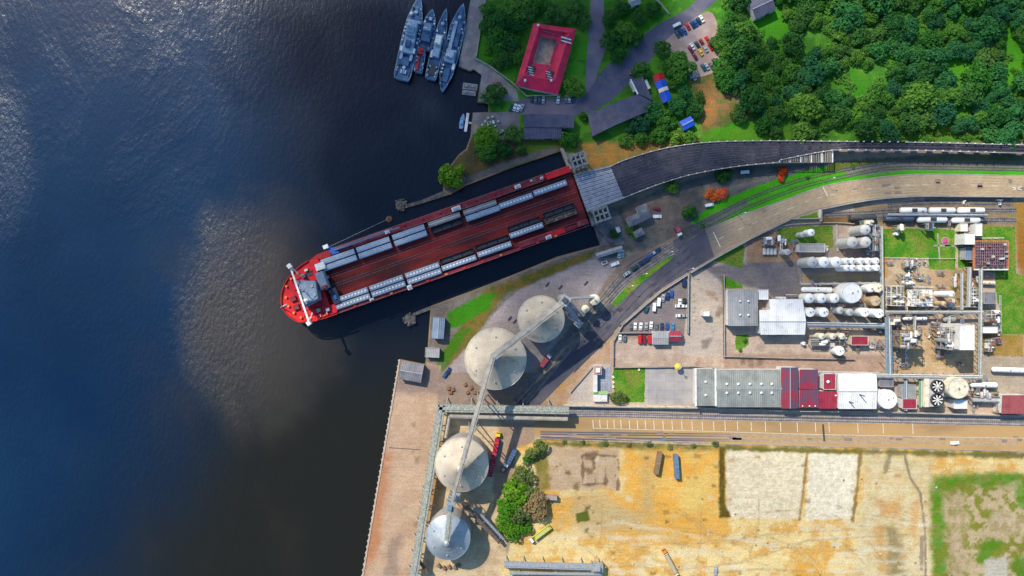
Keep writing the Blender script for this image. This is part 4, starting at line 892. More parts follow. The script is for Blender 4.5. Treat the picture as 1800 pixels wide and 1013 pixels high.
# --- slip side houses
def hip(label, pts, h, rise, roof, name='house', wl='white'):
    o = W(*pts[0], h); o.z = 0; r = thing(name, label, 'house', o); Q = [(W(x,y,h)-Vector((o.x,o.y,h))) for x, y in pts]; c = sum(Q, Vector())/4
    b = MB(); b.prism([tuple((c+(q-c)*.93)[:2]) for q in Q], 0, h); b.build('wall', wallm[wl], r)
    a, d = (Q[0]+Q[3])/2, (Q[1]+Q[2])/2; e = a+(d-a)*.3; f = a+(d-a)*.7
    b = MB(); b.add([(*q[:2],h) for q in Q]+[(e.x,e.y,h+rise),(f.x,f.y,h+rise)], [(0,1,5,4),(2,3,4,5),(1,2,5),(3,0,4),(3,2,1,0)]); b.build('roof', RF[roof], r)
    b = MB(); m_ = (Q[2]+Q[3])/2; m_ = c+(m_-c)*.94; b.box(m_.x,m_.y,0,1.2,.3,2.2); b.build('door', M['wood'], r)
    return r
hip('grey hip roofed house beside the slip, larger north wing', [(1118,364),(1136,357),(1147,381),(1128,391)], 4.5, 1.8, 'dgrey')
hip('grey hip roofed house beside the slip, lower west wing', [(1100,384),(1127,371),(1134,388),(1106,401)], 4.0, 1.5, 'dgrey')
hip('small grey flat-topped house just south of the twin grey houses', [(1112,408),(1128,400),(1134,411),(1118,419)], 3.5, .6, 'dgrey')
bld('tiny white kiosk between slip tower and grey houses', 1086.5, 404, 7, 10, 2.6, 'flat', roof='white', wl='white', ang=-20, name='kiosk', cat='hut', wins=0)
bld('long pale narrow shed at the south bank of the slip', 1071, 443, 48, 9, 4.5, 'gable', .8, 'grey', 'grey', ang=-17, name='long_shed', cat='shed', wins=5)
# --- western bank
bld('blue grey roofed hut on the western tip beside the slip', 770.5, 577, 21, 37, 4.5, 'gable', .8, 'bluegrey', 'grey', ang=4, name='quay_hut', cat='hut', along='y', wins=2)
bld('small grey flat roofed box below the blue grey hut', 760, 620, 25, 17, 3.5, 'flat', roof='grey', wl='grey', ang=3, name='quay_hut', cat='hut', wins=1)
bld('weathered grey patched shed at the top end of the quay', 723, 654, 40, 32, 4.5, 'gable', .8, 'dgrey', 'grey', ang=10, name='quay_shed', cat='shed', wins=3)
# --- chemical plant buildings
bld('grey gabled shed with white west edge beside the plant lawn', 1306, 541, 52, 64, 8, 'gable', 1.3, 'grey', 'white', name='gabled_shed', cat='shed', along='y', wins=4, vents=((-.25,.35,.6),(.3,.35,.6),(.3,-.4,.7),(-.25,-.4,.6)))
bld('small flat annex on the east side of the grey gabled shed', 1341, 518, 19, 18, 6, 'flat', roof='white', wl='white', name='annex', cat='shed', wins=1)
def white_shed():
    h = 8.2; o = W(1375,557,h); o.z = 0; r = thing('white_shed', 'large white gabled shed with notched corner and blue white south slope', 'shed', o); q = lambda x, y, z: tuple(W(x,y,z)-o)
    b = MB(); b.prism([q(*p,h)[:2] for p in [(1354,528),(1410,528),(1416,565),(1413,587),(1338,587),(1336,547),(1355,547)]], 0, h-.1); b.build('wall', wallm['white'], r)
    b = MB(); z1, z2 = h, h+1.4
    A = [q(1352,526,z1),q(1411,526,z1),q(1417,565.5,z2),q(1335.5,565.5,z2),q(1335,545,z1+.7),q(1354,545,z1+.7),q(1415,588.5,z1),q(1337,588.5,z1)]
    b.add(A, [(0,1,2,3,4,5),(3,2,6,7)]); B = [(x,y,z-.15) for x,y,z in A]; b.add(B, [(0,5,4,3,2,1),(7,6,2,3)]); n = 8
    for i, j in ((0,1),(1,2),(2,6),(6,7),(7,3),(3,4),(4,5),(5,0)): b.f.append((i,j,j+n,i+n))
    rf = b.build('roof', RF['white'], r)
    b = MB(); b.tube(q(1335.5,565.5,z2+.1), q(1417,565.5,z2+.1), .22, 6); b.build('ridge_cap', M['galv'], rf)
    b = MB(); p = q(1370,587.5,0); b.box(p[0],p[1]-.6,0,5,.15,5); b.build('door', M['steel'], r)
    for x in (1372,1378):
        b = MB(); p = q(x,524,6); b.cyl(p[0],p[1],0,7.5,.7,.7,12); b.build('downpipe', M['white'], r)
white_shed()
V = [(x,y,.75) for x in (-.72,-.36,.0,.36,.68) for y in (.25,-.22)]
bld('long grey green gabled warehouse with two rows of round roof vents', 1315.5, 683, 115, 66, 7, 'gable', 1.1, 'greygreen', 'white', name='warehouse', cat='warehouse', wins=9, vents=[((x*.98)+.02,y,.75) for x,y,_ in V])
bld('grey flat west bay of the vented warehouse between two white edges', 1240, 681, 33, 65, 7, 'mono', .4, 'greygreen', 'white', name='warehouse_bay', cat='warehouse', wins=2, vents=((0,.3,.75),(0,-.42,.75)))
for x in (1222.5,1257.5):
    b = MB(); p0, p1 = W(x,648,7.6), W(x+.5,714,7.6); b.beam(p0,p1,1.0,.5); tag(b.build('roof_edge', M['white']), 'white parapet strip on the %s side of the grey flat bay' % ('west' if x < 1240 else 'east'), 'parapet')
for x in (1288,1304,1328,1348,1362):
    pass
bld('tall crimson roofed block at the east end of the vented warehouse', 1388, 682, 30, 72, 8, 'gable', .8, 'slatered', 'white', name='red_block', cat='building', along='y', wins=2)
bld('crimson roofed block with a faded brown patch north of the alley', 1421, 667, 32, 35, 7, 'mono', .6, 'slatered', 'white', name='red_block', cat='building', wins=2)
bld('low crimson and slate roofed block along the tracks', 1422, 701, 34, 32, 6.5, 'mono', .5, 'slatered', 'white', name='red_block', cat='building', wins=2, vents=((-.7,-.8,.4),(0,-.8,.4),(.6,-.8,.4)))
bld('small bright crimson roof with a cream vent beside the white slab', 1458, 671, 22, 28, 7, 'flat', roof='crimson', wl='white', name='red_block', cat='building', wins=1, vents=((-.3,0,.9),))
bld('plain bright crimson roof next to the white gabled hall', 1455, 703, 31, 31, 6.6, 'mono', .4, 'crimson', 'white', name='red_block', cat='building', wins=2, vents=((.85,.5,.5),))
bld('white gabled hall with two thin stacks between crimson roofs and tank', 1507, 688, 67, 62, 8, 'gable', 1.1, 'white', 'white', name='white_hall', cat='building', wins=5)
for x,y,hh,lb in ((1511,694,15,'tall thin dark exhaust stack on the ridge of the white hall'),(1494,707,13,'short thin dark exhaust stack low on the white hall roof')):
    p = W(x,y,9); r = thing('exhaust_stack', lb, 'chimney', (p.x,p.y,8.2)); b = MB(); b.cyl(0,0,0,hh-8.4,.35,.3,10); b.build('pipe', M['dark'], r); b = MB(); b.cyl(0,0,0,.5,.8,.6,10); b.build('flange', M['steel'], r)
bld('crimson roofed box with white south wall between grey box and pipes', 1598.5, 710, 25, 18, 6, 'flat', roof='crimson', wl='white', name='red_box', cat='hut', wins=1)
bld('grey roofed box above the crimson roofed box', 1597, 688, 26, 24, 5, 'flat', roof='greygreen', wl='grey', name='grey_box', cat='hut', wins=1)
bld('faded red roofed hall cut off by the right edge', 1783, 711, 46, 33, 7, 'mono', .8, 'pink', 'white', name='red_hall', cat='building', wins=3)
bld('tall white block casting a long shadow in the plant', 1699.5, 593, 26, 45, 20, 'flat', roof='white', wl='white', name='tower_block', cat='building', wins=3)
bld('grey green roofed carport beside three red vans', 1161, 594, 28, 24, 4, 'gable', .6, 'grey', 'white', name='carport', cat='carport', wins=1)
bld('small red roofed hut at the end of the carport', 1187, 591, 21, 18, 4, 'gable', 1.0, 'crimson', 'white', name='hut', cat='hut', wins=1)
bld('small white gate box standing alone on the pale yard', 1241, 551, 12, 10, 5, 'flat', roof='white', wl='white', name='gatehouse', cat='hut', wins=1)
bld('magenta roofed shed with pale ends in the tank yard', 1511, 599, 30, 16, 5, 'flat', roof='crimson', wl='cream', name='magenta_shed', cat='shed', wins=1)
bld('long grey flat building with white east end above the domed tanks', 1427, 436, 46, 15, 6, 'flat', roof='grey', wl='white', name='pump_house', cat='building', wins=4)
bld('white roofed block at the end of the tank wagon sidings, upper', 1720, 404, 12, 22, 7, 'flat', roof='white', wl='white', name='loading_block', cat='building', wins=1)
bld('yellow and white hut west of the loading block by the sidings', 1694, 400, 13, 14, 5, 'flat', roof='white', wl='cream', name='loading_hut', cat='hut', wins=0)
bld('pale square block beside the rusty cooling frame', 1704, 420, 18, 20, 9, 'flat', roof='white', wl='white', name='control_block', cat='building', wins=1)
bld('blue grey low block below the pale square block', 1703, 446, 14, 22, 5, 'flat', roof='bluegrey', wl='grey', name='control_block', cat='building', wins=1)
bld('white flat box against the south wall beside the cream tank', 1688, 711, 24, 15, 7, 'flat', roof='white', wl='white', name='white_box', cat='building', wins=1)
bld('white roofed cooler block east of the pipe bridge', 1740, 580, 28, 12, 5, 'flat', roof='white', wl='grey', name='cooler_block', cat='building', wins=1)
bld('grey square block with louvred sides east of the pipe bridge', 1740, 524, 22, 20, 7, 'flat', roof='dgrey', wl='grey', name='louvre_block', cat='building', wins=1)
bld('grey box between the pipe bridge and the white tank', 1558, 672, 24, 17, 6, 'flat', roof='dgrey', wl='grey', name='grey_box', cat='hut', wins=1)
def corner_house():
    o = W(1056,677,4); o.z = 0; r = thing('office', 'white L shaped office with pink roof terrace and mint strip', 'building', o); q = lambda x, y: tuple((W(x,y,4)-W(1056,677,4))[:2])
    b = MB(); b.prism([q(*p) for p in [(1044,643),(1058,643),(1058,659),(1050,659),(1050,690),(1043,690)]], 0, 4); b.build('wall', wallm['white'], r)
    b = MB(); b.prism([q(*p) for p in [(1044,643),(1058,643),(1058,659),(1044,659)]], 4.002, 4.2); rf = b.build('roof', mat('pink roof screed', k((214,176,160)), k((196,160,148)), .5, rough=.9), r)
    b = MB(); x, y = q(1051,651); b.box(x,y,4.203,2.4,2.4,1.0); b.build('roof_hatch', M['white'], rf)
    b = MB(); b.prism([q(*p) for p in [(1050,660),(1075,645),(1076,690),(1050,690)]], .01, .25); b.build('terrace', mat('blue white terrace', k((190,196,206)), k((170,178,192)), .4, rough=.8, tiles=(1.5,1.5)), r)
    b = MB(); b.prism([q(*p) for p in [(1042,689),(1069,688),(1069,694),(1042,694)]], 2.6, 2.8); b.build('awning', mat('mint awning', k((176,220,140)), rough=.7), r)
    b = MB(); b.prism([q(*p) for p in [(1044,695),(1068,694),(1068,707),(1044,707)]], 0, 2.4); b.build('annex', wallm['white'], r)
    b = MB(); x, y = q(1054,690); b.box(x,y-.2,0,1.1,.2,2.1); b.build('door', M['wood'], r)
corner_house()
def umbrella(px, py):
    o = W(px,py,5); r = thing('floodlight_mast', 'yellow floodlight mast standing by the grey concrete yard', 'mast', (o.x,o.y,0))
    b = MB(); b.tube((0,0,0),(0,0,9),.22,8,.14); b.build('mast', M['steel'], r)
    b = MB(); b.lathe(0,0,[(2.0,4.4),(1.9,4.7),(.9,5.4),(.3,5.7)],10); b.build('canopy', M['yellow'], r)
    for a in range(4): b = MB(); b.box(.7*math.cos(a*1.57),.7*math.sin(a*1.57),9,.5,.5,.4); b.build('lamp', M['white'], r)
umbrella(1192,645)
# ------------------------------------------------------------------ grain silos and conveyors
silom = mat('silo concrete', k((222,210,188),.74), k((204,190,170),.74), .1, rough=.85, fine=.16, fsc=2, dirt=k((150,138,122),.66), dirtamt=.8, dsc=.12)
silog = mat('silo galvanised roof', k((206,214,222),.6), k((176,190,204),.6), .12, rough=.38, metal=.35, fine=.1)
silowall = mat('silo corrugated wall', (.4,.38,.35), (.32,.31,.29), .3, rough=.6, fine=.15, rib=('Z',.8), ribamt=.3)
def silo(label, px, py, rp, h, rise, m, ribs=40):
    o = W(px,py,h); o.z = 0; r_ = rp*K*(CAMH-h)/CAMH; r = thing('grain_silo', label, 'silo', o)
    b = MB(); b.lathe(0,0,[(r_*.985,0),(r_*.985,h)],72); b.build('wall', silowall, r, True)
    b = MB(); b.lathe(0,0,[(r_*1.0,h-.25),(r_*1.015,h),(r_*.12,h+rise*.93),(r_*.1,h+rise)],72); rf = b.build('roof', m, r, True)
    b = MB()
    for i in range(ribs):
        a = 2*math.pi*i/ribs; u = Vector((math.cos(a),math.sin(a),0)); b.tube(u*r_*1.0+Vector((0,0,h+.05)), u*r_*.13+Vector((0,0,h+rise*.93)), .06, 4)
    b.build('roof_rib', mat('silo seam', k((176,166,150),.66), rough=.8) if m is silom else m, rf)
    b = MB()
    for q_ in (.35,.58,.8):
        n_ = 48
        for i in range(n_): a0, a1 = 6.2832*i/n_, 6.2832*(i+1)/n_; zz = h+rise*.93*(1-(q_-.12)/.88)+.05; b.tube((r_*q_*math.cos(a0),r_*q_*math.sin(a0),zz),(r_*q_*math.cos(a1),r_*q_*math.sin(a1),zz),.05,4)
    b.build('roof_seam', mat('silo seam', k((176,166,150),.66), rough=.8) if m is silom else M['galv'], rf)
    b = MB()
    for i in range(60):
        a0, a1 = 6.2832*i/60, 6.2832*(i+1)/60; b.tube((r_*math.cos(a0),r_*math.sin(a0),h+1.0),(r_*math.cos(a1),r_*math.sin(a1),h+1.0),.05,4); b.tube((r_*math.cos(a0),r_*math.sin(a0),h),(r_*math.cos(a0),r_*math.sin(a0),h+1.0),.045,4)
    b.build('handrail', M['galv'], rf)
    b = MB(); b.lathe(0,0,[(r_*.1,h+rise+.003),(r_*.1,h+rise+1.2),(r_*.12,h+rise+1.25),(.3,h+rise+1.8)],16); b.build('cap', M['galv'], rf)
    for i in range(6):
        a = .5+i*1.047; b = MB(); x, y, zz = .72*r_*math.cos(a), .72*r_*math.sin(a), h+rise*.3; b.lathe(x,y,[(.35,zz-.2),(.35,zz+.5),(.6,zz+.55),(.3,zz+.9)],8); b.build('roof_vent', M['galv'], rf)
    b = MB(); a = 2.4; u = Vector((math.cos(a),math.sin(a),0)); v = Vector((-u.y,u.x,0))
    for s_ in (-.3,.3): b.tube(u*(r_+.2)+v*s_, u*(r_+.2)+v*s_+Vector((0,0,h)), .05, 4)
    for j in range(int(h*2)): b.tube(u*(r_+.2)-v*.3+Vector((0,0,j*.5)), u*(r_+.2)+v*.3+Vector((0,0,j*.5)), .03, 4)
    b.build('ladder', M['galv'], r)
    b = MB(); b.box(0,-r_*.99,0,2.2,.4,2.6); b.build('door', M['dark'], r)
    return r
silo('northern cream cone roofed grain silo under the straight conveyor', 951, 561, 41, 16, 9, silom)
silo('largest cream cone roofed grain silo where two conveyors meet', 871, 631, 54, 16, 11, silom, 48)
silo('cream cone roofed grain silo beside the red truck', 811.5, 817, 47, 16, 10, silom, 44)
silo('shiny blue white metal grain silo at the bottom of the yard', 787.5, 945, 39, 16, 8, silog)
galm = mat('conveyor sheet', k((206,198,182),.62), k((182,176,166),.62), .3, rough=.55, fine=.12, dirt=k((140,128,112)), dirtamt=.4, dsc=.3)
def gallery(label, a, b_, za, zb, w, m=galm, legs=(), h=2.4, name='conveyor_bridge', lw=.35, ribs=True):
    p0, p1 = W(*a, za), W(*b_, zb); o = Vector((p0.x,p0.y,0)); r = thing(name, label, 'conveyor', o)
    b = MB(o); b.beam(p0-Vector((0,0,h)), p1-Vector((0,0,h)), w, h); b.build('gallery', m, r)
    d = (p1-p0); L_ = d.length; u = d/L_; q = Vector((-u.y,u.x,0)).normalized()
    b = MB(o); b.beam(p0+Vector((0,0,.03)), p1+Vector((0,0,.03)), w*.42, .35); b.build('roof_ridge', m, r)
    if ribs:
        b = MB(o); n = int(L_/2.5)
        for i in range(n+1):
            c = p0+d*(i/n); b.beam(c-q*(w/2+.08)-Vector((0,0,.1)), c+q*(w/2+.08)-Vector((0,0,.1)), .16, .2)
        b.build('roof_rib', M['galv'], r)
    for t in legs:
        c = p0+d*t
        for s_ in (-1,1):
            b = MB(o); b.tube((c.x+q.x*s_*w*1.1+u.x*0,c.y+q.y*s_*w*1.1,0), (c.x+q.x*s_*w*.4,c.y+q.y*s_*w*.4,c.z-h), lw, 6); b.build('leg', M['galv'], r)
        b = MB(o); b.beam(Vector((c.x,c.y,(c.z-h)*.5))-q*w*.8, Vector((c.x,c.y,(c.z-h)*.5))+q*w*.8, .25, .25); b.build('cross_beam', M['galv'], r)
    return r
gallery('straight pale conveyor bridge from the head house to the largest silo', (991,531), (866,629), 34, 32, 3.8, legs=())
gallery('long pale conveyor bridge crossing from the largest silo down to the lower yard', (866,628), (813,815), 32.5, 31.5, 2.8, legs=(.42,.72), h=2.2)
gallery('short conveyor bridge from the cream silo to the transfer tower', (813,815), (796,878), 31, 28, 2.2, h=2.0)
gallery('pale conveyor arm from the transfer tower onto the metal silo', (792,893), (786,950), 28.5, 28.6, 3.0, m=M['greengal'])
def tower(label, px, py, w, d, h, ang=0, m='steel', top='galv', cat='tower', name='transfer_tower'):
    o = W(px,py,h); o.z = 0; f = K*(CAMH-h)/CAMH; w *= f; d *= f; r = thing(name, label, cat, o, R(-ang))
    for sx in (-1,1):
        for sy in (-1,1): b = MB(); b.box(sx*w/2*.92,sy*d/2*.92,0,.35,.35,h); b.build('column', M[m], r)
    b = MB(); n = max(2,int(h/5))
    for i in range(n):
        z0, z1 = h*i/n, h*(i+1)/n
        for s_ in (-1,1):
            b.tube((s_*w/2*.92,-d/2*.92,z0),(s_*w/2*.92,d/2*.92,z1),.1,5); b.tube((-w/2*.92,s_*d/2*.92,z0),(w/2*.92,s_*d/2*.92,z1),.1,5)
    b.build('brace', M[m], r)
    for i in range(1,n+1):
        b = MB(); b.box(0,0,h*i/n-.1,w,d,.15); b.build('platform', M['galv'], r)
    b = MB(); b.box(0,0,h+.06,w*.55,d*.55,2.2,0,.8); b.build('head_box', M[top], r)
    b = MB()
    for s_ in (-1,1): b.box(s_*w/2,0,h+1.0,.08,d,.08); b.box(0,s_*d/2,h+1.0,w,.08,.08)
    b.build('handrail', M['galv'], r)
    return r
tower('dark open steel head house at the north end of the straight conveyor', 993, 528, 16, 17, 34, 35, 'dark', 'dark')
tower('steel transfer tower with teal top between the two lower silos', 791, 892, 15, 16, 28, 10, 'steel', 'bluesteel')
tower('rusty loading tower beside the small cream hoppers', 1017, 569, 13, 12, 10, 40, 'rust', 'galv')
tower('small steel lift tower at the western end of the diagonal gallery', 801, 877, 12, 9, 24, 10, 'galv', 'galv')
def hopper(label, px, py, rp, h):
    o = W(px,py,h); o.z = 0; r_ = rp*K*(CAMH-h)/CAMH; r = thing('hopper_bin', label, 'hopper', o)
    b = MB(); b.lathe(0,0,[(.5,2.5),(r_,6),(r_,h),(r_*.15,h+2)],24); b.build('bin', M['cream'], r, True)
    for i in range(4): a = .78+i*1.571; b = MB(); b.tube((r_*.85*math.cos(a),r_*.85*math.sin(a),0),(r_*.85*math.cos(a),r_*.85*math.sin(a),7),.18,6); b.build('leg', M['steel'], r)
    b = MB(); b.lathe(0,0,[(r_*.16,h+2.0),(r_*.16,h+2.8)],10); b.build('cap', M['galv'], r)
hopper('larger cream hopper bin beside the loading tracks', 1045, 527, 9.5, 13); hopper('smaller cream hopper bin beside the head house', 1029, 543, 7, 12)
gallery('short grey conveyor from the head house to the rusty loading tower', (996,537), (1014,564), 16, 10, 3, m=M['steel'])
gallery('thin grey chute beside the short conveyor at the head house', (1003,533), (1026,556), 14, 8, 1.4, m=M['steel'])
gallery('slim conveyor from head house to the hopper bins', (998,525), (1044,523), 17, 15, 1.4, m=M['steel'])
# elevated quay galleries
gg = M['greengal']
gallery('long mossy elevated conveyor gallery running down the quay edge', (776,712), (724,1030), 10, 10, 4.6, m=gg, legs=(.03,.12,.21,.3,.39,.48,.57,.66,.75,.84,.93), h=2.6, name='quay_gallery')
gallery('mossy elevated conveyor gallery running east above the tracks', (770,718), (1000,722), 10, 10, 4.2, m=gg, legs=(.06,.25,.45,.65,.85), h=2.6, name='quay_gallery')
gallery('lower pale service gallery parallel to the eastern mossy gallery', (790,732), (998,737), 8, 8, 2.0, m=galm, legs=(.1,.35,.6,.9), h=1.4, name='quay_gallery')
gallery('narrow pale gallery parallel to the quay edge by the corner', (790,732), (783,770), 8, 8, 1.6, m=galm, legs=(.5,), h=1.4, name='quay_gallery')
gallery('diagonal rusty conveyor from the transfer tower towards the green clump', (812,884), (879,955), 14, 5, 2.0, m=mat('brown conveyor sheet', k((150,126,110)), k((116,98,88)), .5, rough=.7), legs=(.2,.55,.95), h=1.5)
gallery('diagonal grey return conveyor beside the rusty one', (834,893), (885,948), 9, 4, 1.4, m=M['steel'], legs=(.3,.8), h=1.2)
gallery('grey steel belt conveyor lying along the bottom edge of the dirt lot', (886,993), (1056,998), 5, 5, 3.4, m=M['steel'], legs=(.02,.2,.4,.6,.8,.98), h=1.6)
gallery('thin pale belt parallel to the bottom grey conveyor', (896,1008), (1058,1010), 3, 3, 1.6, m=M['galv'], legs=(.1,.5,.9), h=.8)
gallery('rusty conveyor stub at the foot of the mossy quay gallery', (735,985), (752,1008), 7, 5, 1.6, m=M['rust'], legs=(.5,), h=1.2)
tower('small steel drive frame at the east end of the bottom grey conveyor', 1050, 999, 20, 13, 6, 3, 'steel', 'galv', name='drive_frame')
# ------------------------------------------------------------------ ferry slip: viaduct, link span, dolphins
trackdeck = mat('viaduct track deck', k((70,70,82),.8), k((54,56,68),.8), .12, rough=.9, world=True, fine=.28, fsc=1.8, dirt=k((110,98,98),.9), dsc=.1, dirtamt=.6)
DZ = 7.0
def QW(pts, z, o): return [tuple((W(x,y,z)-o)[:2]) for x, y in pts]
VN = smooth([(1073,293),(1100,281),(1160,263),(1220,253),(1280,249),(1370,248),(1465,249),(1620,251),(1830,256),(2300,266)]); 
VS = smooth([(1096,348),(1150,327),(1200,311),(1250,300),(1310,291),(1370,286)])
def viaduct():
    o = W(1073,293,DZ); o.z = 0; r = thing('railway_viaduct', 'dark elevated railway viaduct fanning out from single track to the ferry link', 'viaduct', o)
    vs2 = [p for p in VN if p[0] > 1372]
    TAP = [(1330,289),(1350,286),(1372,281.5),(1400,275.5),(1430,269.5),(1465,264)]
    yt = lambda x: next((a[1]+(b_[1]-a[1])*(x-a[0])/(b_[0]-a[0]) for a, b_ in zip(TAP,TAP[1:]) if a[0] <= x <= b_[0]), 264)
    main = [p for p in VN if p[0] <= 1372]+TAP[::-1][3:]+[p for p in VS[::-1] if p[0] < 1328]
    b = MB(); b.prism(QW(main, DZ, o), DZ-1.1, DZ); b.build('deck', trackdeck, r)
    edge = [(1372,248)]+[p for p in VN if p[0] > 1374]; low = [(2300,281),(1830,270.5),(1620,265),(1465,264),(1430,269.5),(1400,275.5),(1372,281.5)]
    b = MB(); b.prism(QW(edge+low, DZ, o), DZ-1.1, DZ-.003); b.build('deck', trackdeck, r)
    # open timber sleepers where the fan ends
    for i in range(42):
        x = 1336+i*3.1; y1 = 285+max(0,(1372-x))*.07; big = i%6 == 5 or i == 41
        b = MB(o); p0, p1 = W(x,yt(x)+.6,DZ-.5), W(x,y1+(1 if big else 0),DZ-.5); b.beam(p0,p1,.6 if big else .3,.4)
        b.build('cross_girder' if big else 'open_sleeper', M['white'] if big else M['concrete'], r)
    b = MB(o); ribbon(b, [W(1338,288,DZ),W(1372,286,DZ),W(1465,285,DZ)], .3, -1.0, .4); b.build('edge_beam', M['concrete'], r)
    for nm, pts in (('parapet', [p for p in VN if p[0] < 1600]), ('parapet', VS), ('parapet', low[::-1]), ('parapet', [p for p in VN if p[0] >= 1500])):
        b = MB(o); ribbon(b, [W(x,y,DZ) for x,y in pts], .45, .0, .55); b.build(nm, M['concrete'], r)
    n = 0
    for pts in (VN, VS, low[::-1]):                                # posts of the handrail
        acc = 0
        for a, c in zip(pts, pts[1:]):
            L_ = math.hypot(c[0]-a[0], c[1]-a[1]); t = acc
            while t < L_ and n < 95:
                x = a[0]+(c[0]-a[0])*t/L_; y = a[1]+(c[1]-a[1])*t/L_
                if x < 1810: b = MB(o); p = W(x,y,DZ); b.box(p.x,p.y,DZ+.3,.5,.5,1.3); b.build('rail_post', M['white'], r); n += 1
                t += 15
            acc = t-L_
    for i in range(26):                                             # piers
        x = 1110+i*28; yn = next(p[1] for p in VN if p[0] >= x); ys = (next((p[1] for p in VS if p[0] >= x), 286) if x < 1466 else 265)
        b = MB(o); ribbon(b, [W(x,yn+2,DZ),W(x,ys-2,DZ)], 1.4, -DZ, DZ-1.1); b.build('pier', M['concrete'], r)
    # tracks on the deck
    heads = [(1076,298),(1080,307),(1084,317),(1088,328),(1092,340)]
    for i, h_ in enumerate(heads):
        e = (1.0-i/4); mid = [(1160,263+7+i*11.5),(1250,252+5+i*9.0),(1340,250+6+i*6.2),(1420,256+i*2.4),(1500,257.2),(1620,258),(1830,263),(2300,273)]
        pts = smooth([h_]+mid, 5); b = MB(o)
        for s_ in (-.75,.75): ribbon(b, [W(x,y,DZ) for x,y in pts], .16, .01, .16, s_)
        b.build('rail', M['rail'], r)
viaduct()
def linkspan():
    o = W(1050,330,DZ); o.z = 0; r = thing('link_span', 'pale ribbed steel link span between ferry stern and dark viaduct', 'bridge', o); q = [(1009,309),(1073,293),(1096,348),(1032,372)]
    b = MB(); b.prism(QW(q, DZ, o), DZ-1.2, DZ+.1); b.build('deck', mat('link span plate', k((196,192,194),.95), k((174,170,174),.95), .3, rough=.6, fine=.2, dirt=k((120,108,104),.8), dsc=.3), r)
    A, B, C, D = [W(x,y,DZ) for x,y in q]; n = 19
    for i in range(n):
        t = (i+.5)/n; b = MB(o); p0 = A+(D-A)*t; p1 = B+(C-B)*t; ribbon(b, [p0,p1], .24, .1, .25); b.build('rib', M['dark'] if i%2 else M['steel'], r)
    for p, q_ in ((A,B),(D,C)): b = MB(o); ribbon(b, [p,q_], .8, .1, .9); b.build('edge_girder', M['steel'], r)
    for t in (.25,.75):
        b = MB(o); p = B+(C-B)*t; b.box(p.x+1.2,p.y,-3,2,2,DZ+1.6); b.build('support', M['concrete'], r)
linkspan()
def lift_tower(label, px, py, ang):
    z = 15; o = W(px,py,z); o.z = 0; r = thing('lift_tower', label, 'tower', o, R(ang)); w, d = 9.2, 7.6
    for sx in (-1,-.33,.33,1):
        for sy in (-1,1): b = MB(); b.box(sx*w/2*.9,sy*d/2*.9,-4,.7,.7,z+4); b.build('column', M['galv'], r)
    b = MB()
    for sx in (-1,-.33,.33,1): b.box(sx*w/2*.9,0,z,.9,d,.8)
    for sy in (-1,0,1): b.box(0,sy*d/2*.9,z+.003,w,.9,.82)
    b.build('top_frame', mat('weathered tower grey', k((150,156,152),.75), k((120,126,124),.75), .6, rough=.7, fine=.25), r)
    b = MB()
    for sy in (-1,1):
        for zz in (3,8,12): b.box(0,sy*d/2*.9,zz,w,.4,.5)
        b.tube((-w/2*.9,sy*d/2*.9,0),(w/2*.9,sy*d/2*.9,z),.2,6); b.tube((w/2*.9,sy*d/2*.9,0),(-w/2*.9,sy*d/2*.9,z),.2,6)
    b.build('brace', M['galv'], r)
    b = MB(); b.box(0,0,z-3,w*.6,d*.6,2.0); b.build('winch', M['dark'], r)
    b = MB(); b.box(0,0,-4,w*1.1,d*1.1,4.3); b.build('base', M['concrete'], r)
lift_tower('white grid topped lift tower on the north side of the link span', 1017, 281, 18); lift_tower('white grid topped lift tower on the south side of the link span', 1057, 377, 18)
bb = MB(); bb.prism([tuple(W(x,y)[:2]) for x,y in [(1046,372),(1076,364),(1098,392),(1098,430),(1056,434),(1044,400)]], -5, .35)
tag(bb.build('slip_apron', mat('slip concrete', k((118,112,112),.9), k((90,88,92),.9), .2, rough=.95, fine=.25)), 'dark concrete apron with curved wall below the southern lift tower', 'platform')
def slab_obj(name, label, cat, pts, z0, z1, m): b = MB(); o = W(*pts[0]); b.prism([tuple((W(x,y)-o)[:2]) for x,y in pts], z0, z1); x = b.build(name, m); x.location = (o.x,o.y,0); return tag(x, label, cat)
slab_obj('breakwater', 'thin dark jetty running from the point into the harbour', 'jetty', [(783,334),(790,342),(740,358),(712,366),(708,361),(740,352)], -4, -.6, M['stone'])
def rockpile(name, label, cat, px, py, r, n=26, top=.4):
    rr = random.Random(int(px)); o = W(px,py); x = thing(name, label, cat, (o.x,o.y,-2.5)); b = MB(); b.lathe(0,0,[(r*1.0,-2),(r*.95,1.2),(r*.7,1.9)],14); b.build('caisson', M['stone'], x)
    b = MB()
    for i in range(n):
        a = rr.random()*6.28; q = r*math.sqrt(rr.random()); b.box(q*math.cos(a),q*math.sin(a),.8+rr.random()*.6,.8+rr.random(),.8+rr.random(),.8+rr.random()*.6,rr.random()*3,.7)
    b.build('rock', M['stone'], x)
rockpile('dolphin', 'round rubble mooring dolphin at the end of the northern jetty', 'dolphin', 705, 360, 3.6)
rockpile('dolphin', 'rubble mooring dolphin off the western tip south of the ferry', 'dolphin', 720, 562, 3.8)
def buoy():
    o = W(683,385); r = thing('mooring_buoy', 'rusty round mooring buoy beside the ferry bow crane', 'buoy', (o.x,o.y,-2.5)); b = MB(); b.lathe(0,0,[(1.2,-.8),(1.9,-.2),(1.9,.8),(1.2,1.2),(.9,.9)],18); b.build('float', M['rust'], r)
    b = MB(); b.tube((0,0,.9),(0,0,2.2),.2,8); b.build('post', M['dark'], r)
buoy()
b = MB(); b.tube(W(579,434,7),W(683,385,-1.3),.12,5); tag(b.build('mooring_line', M['steel']), 'thin mooring line from ferry crane to the rusty buoy', 'rope')
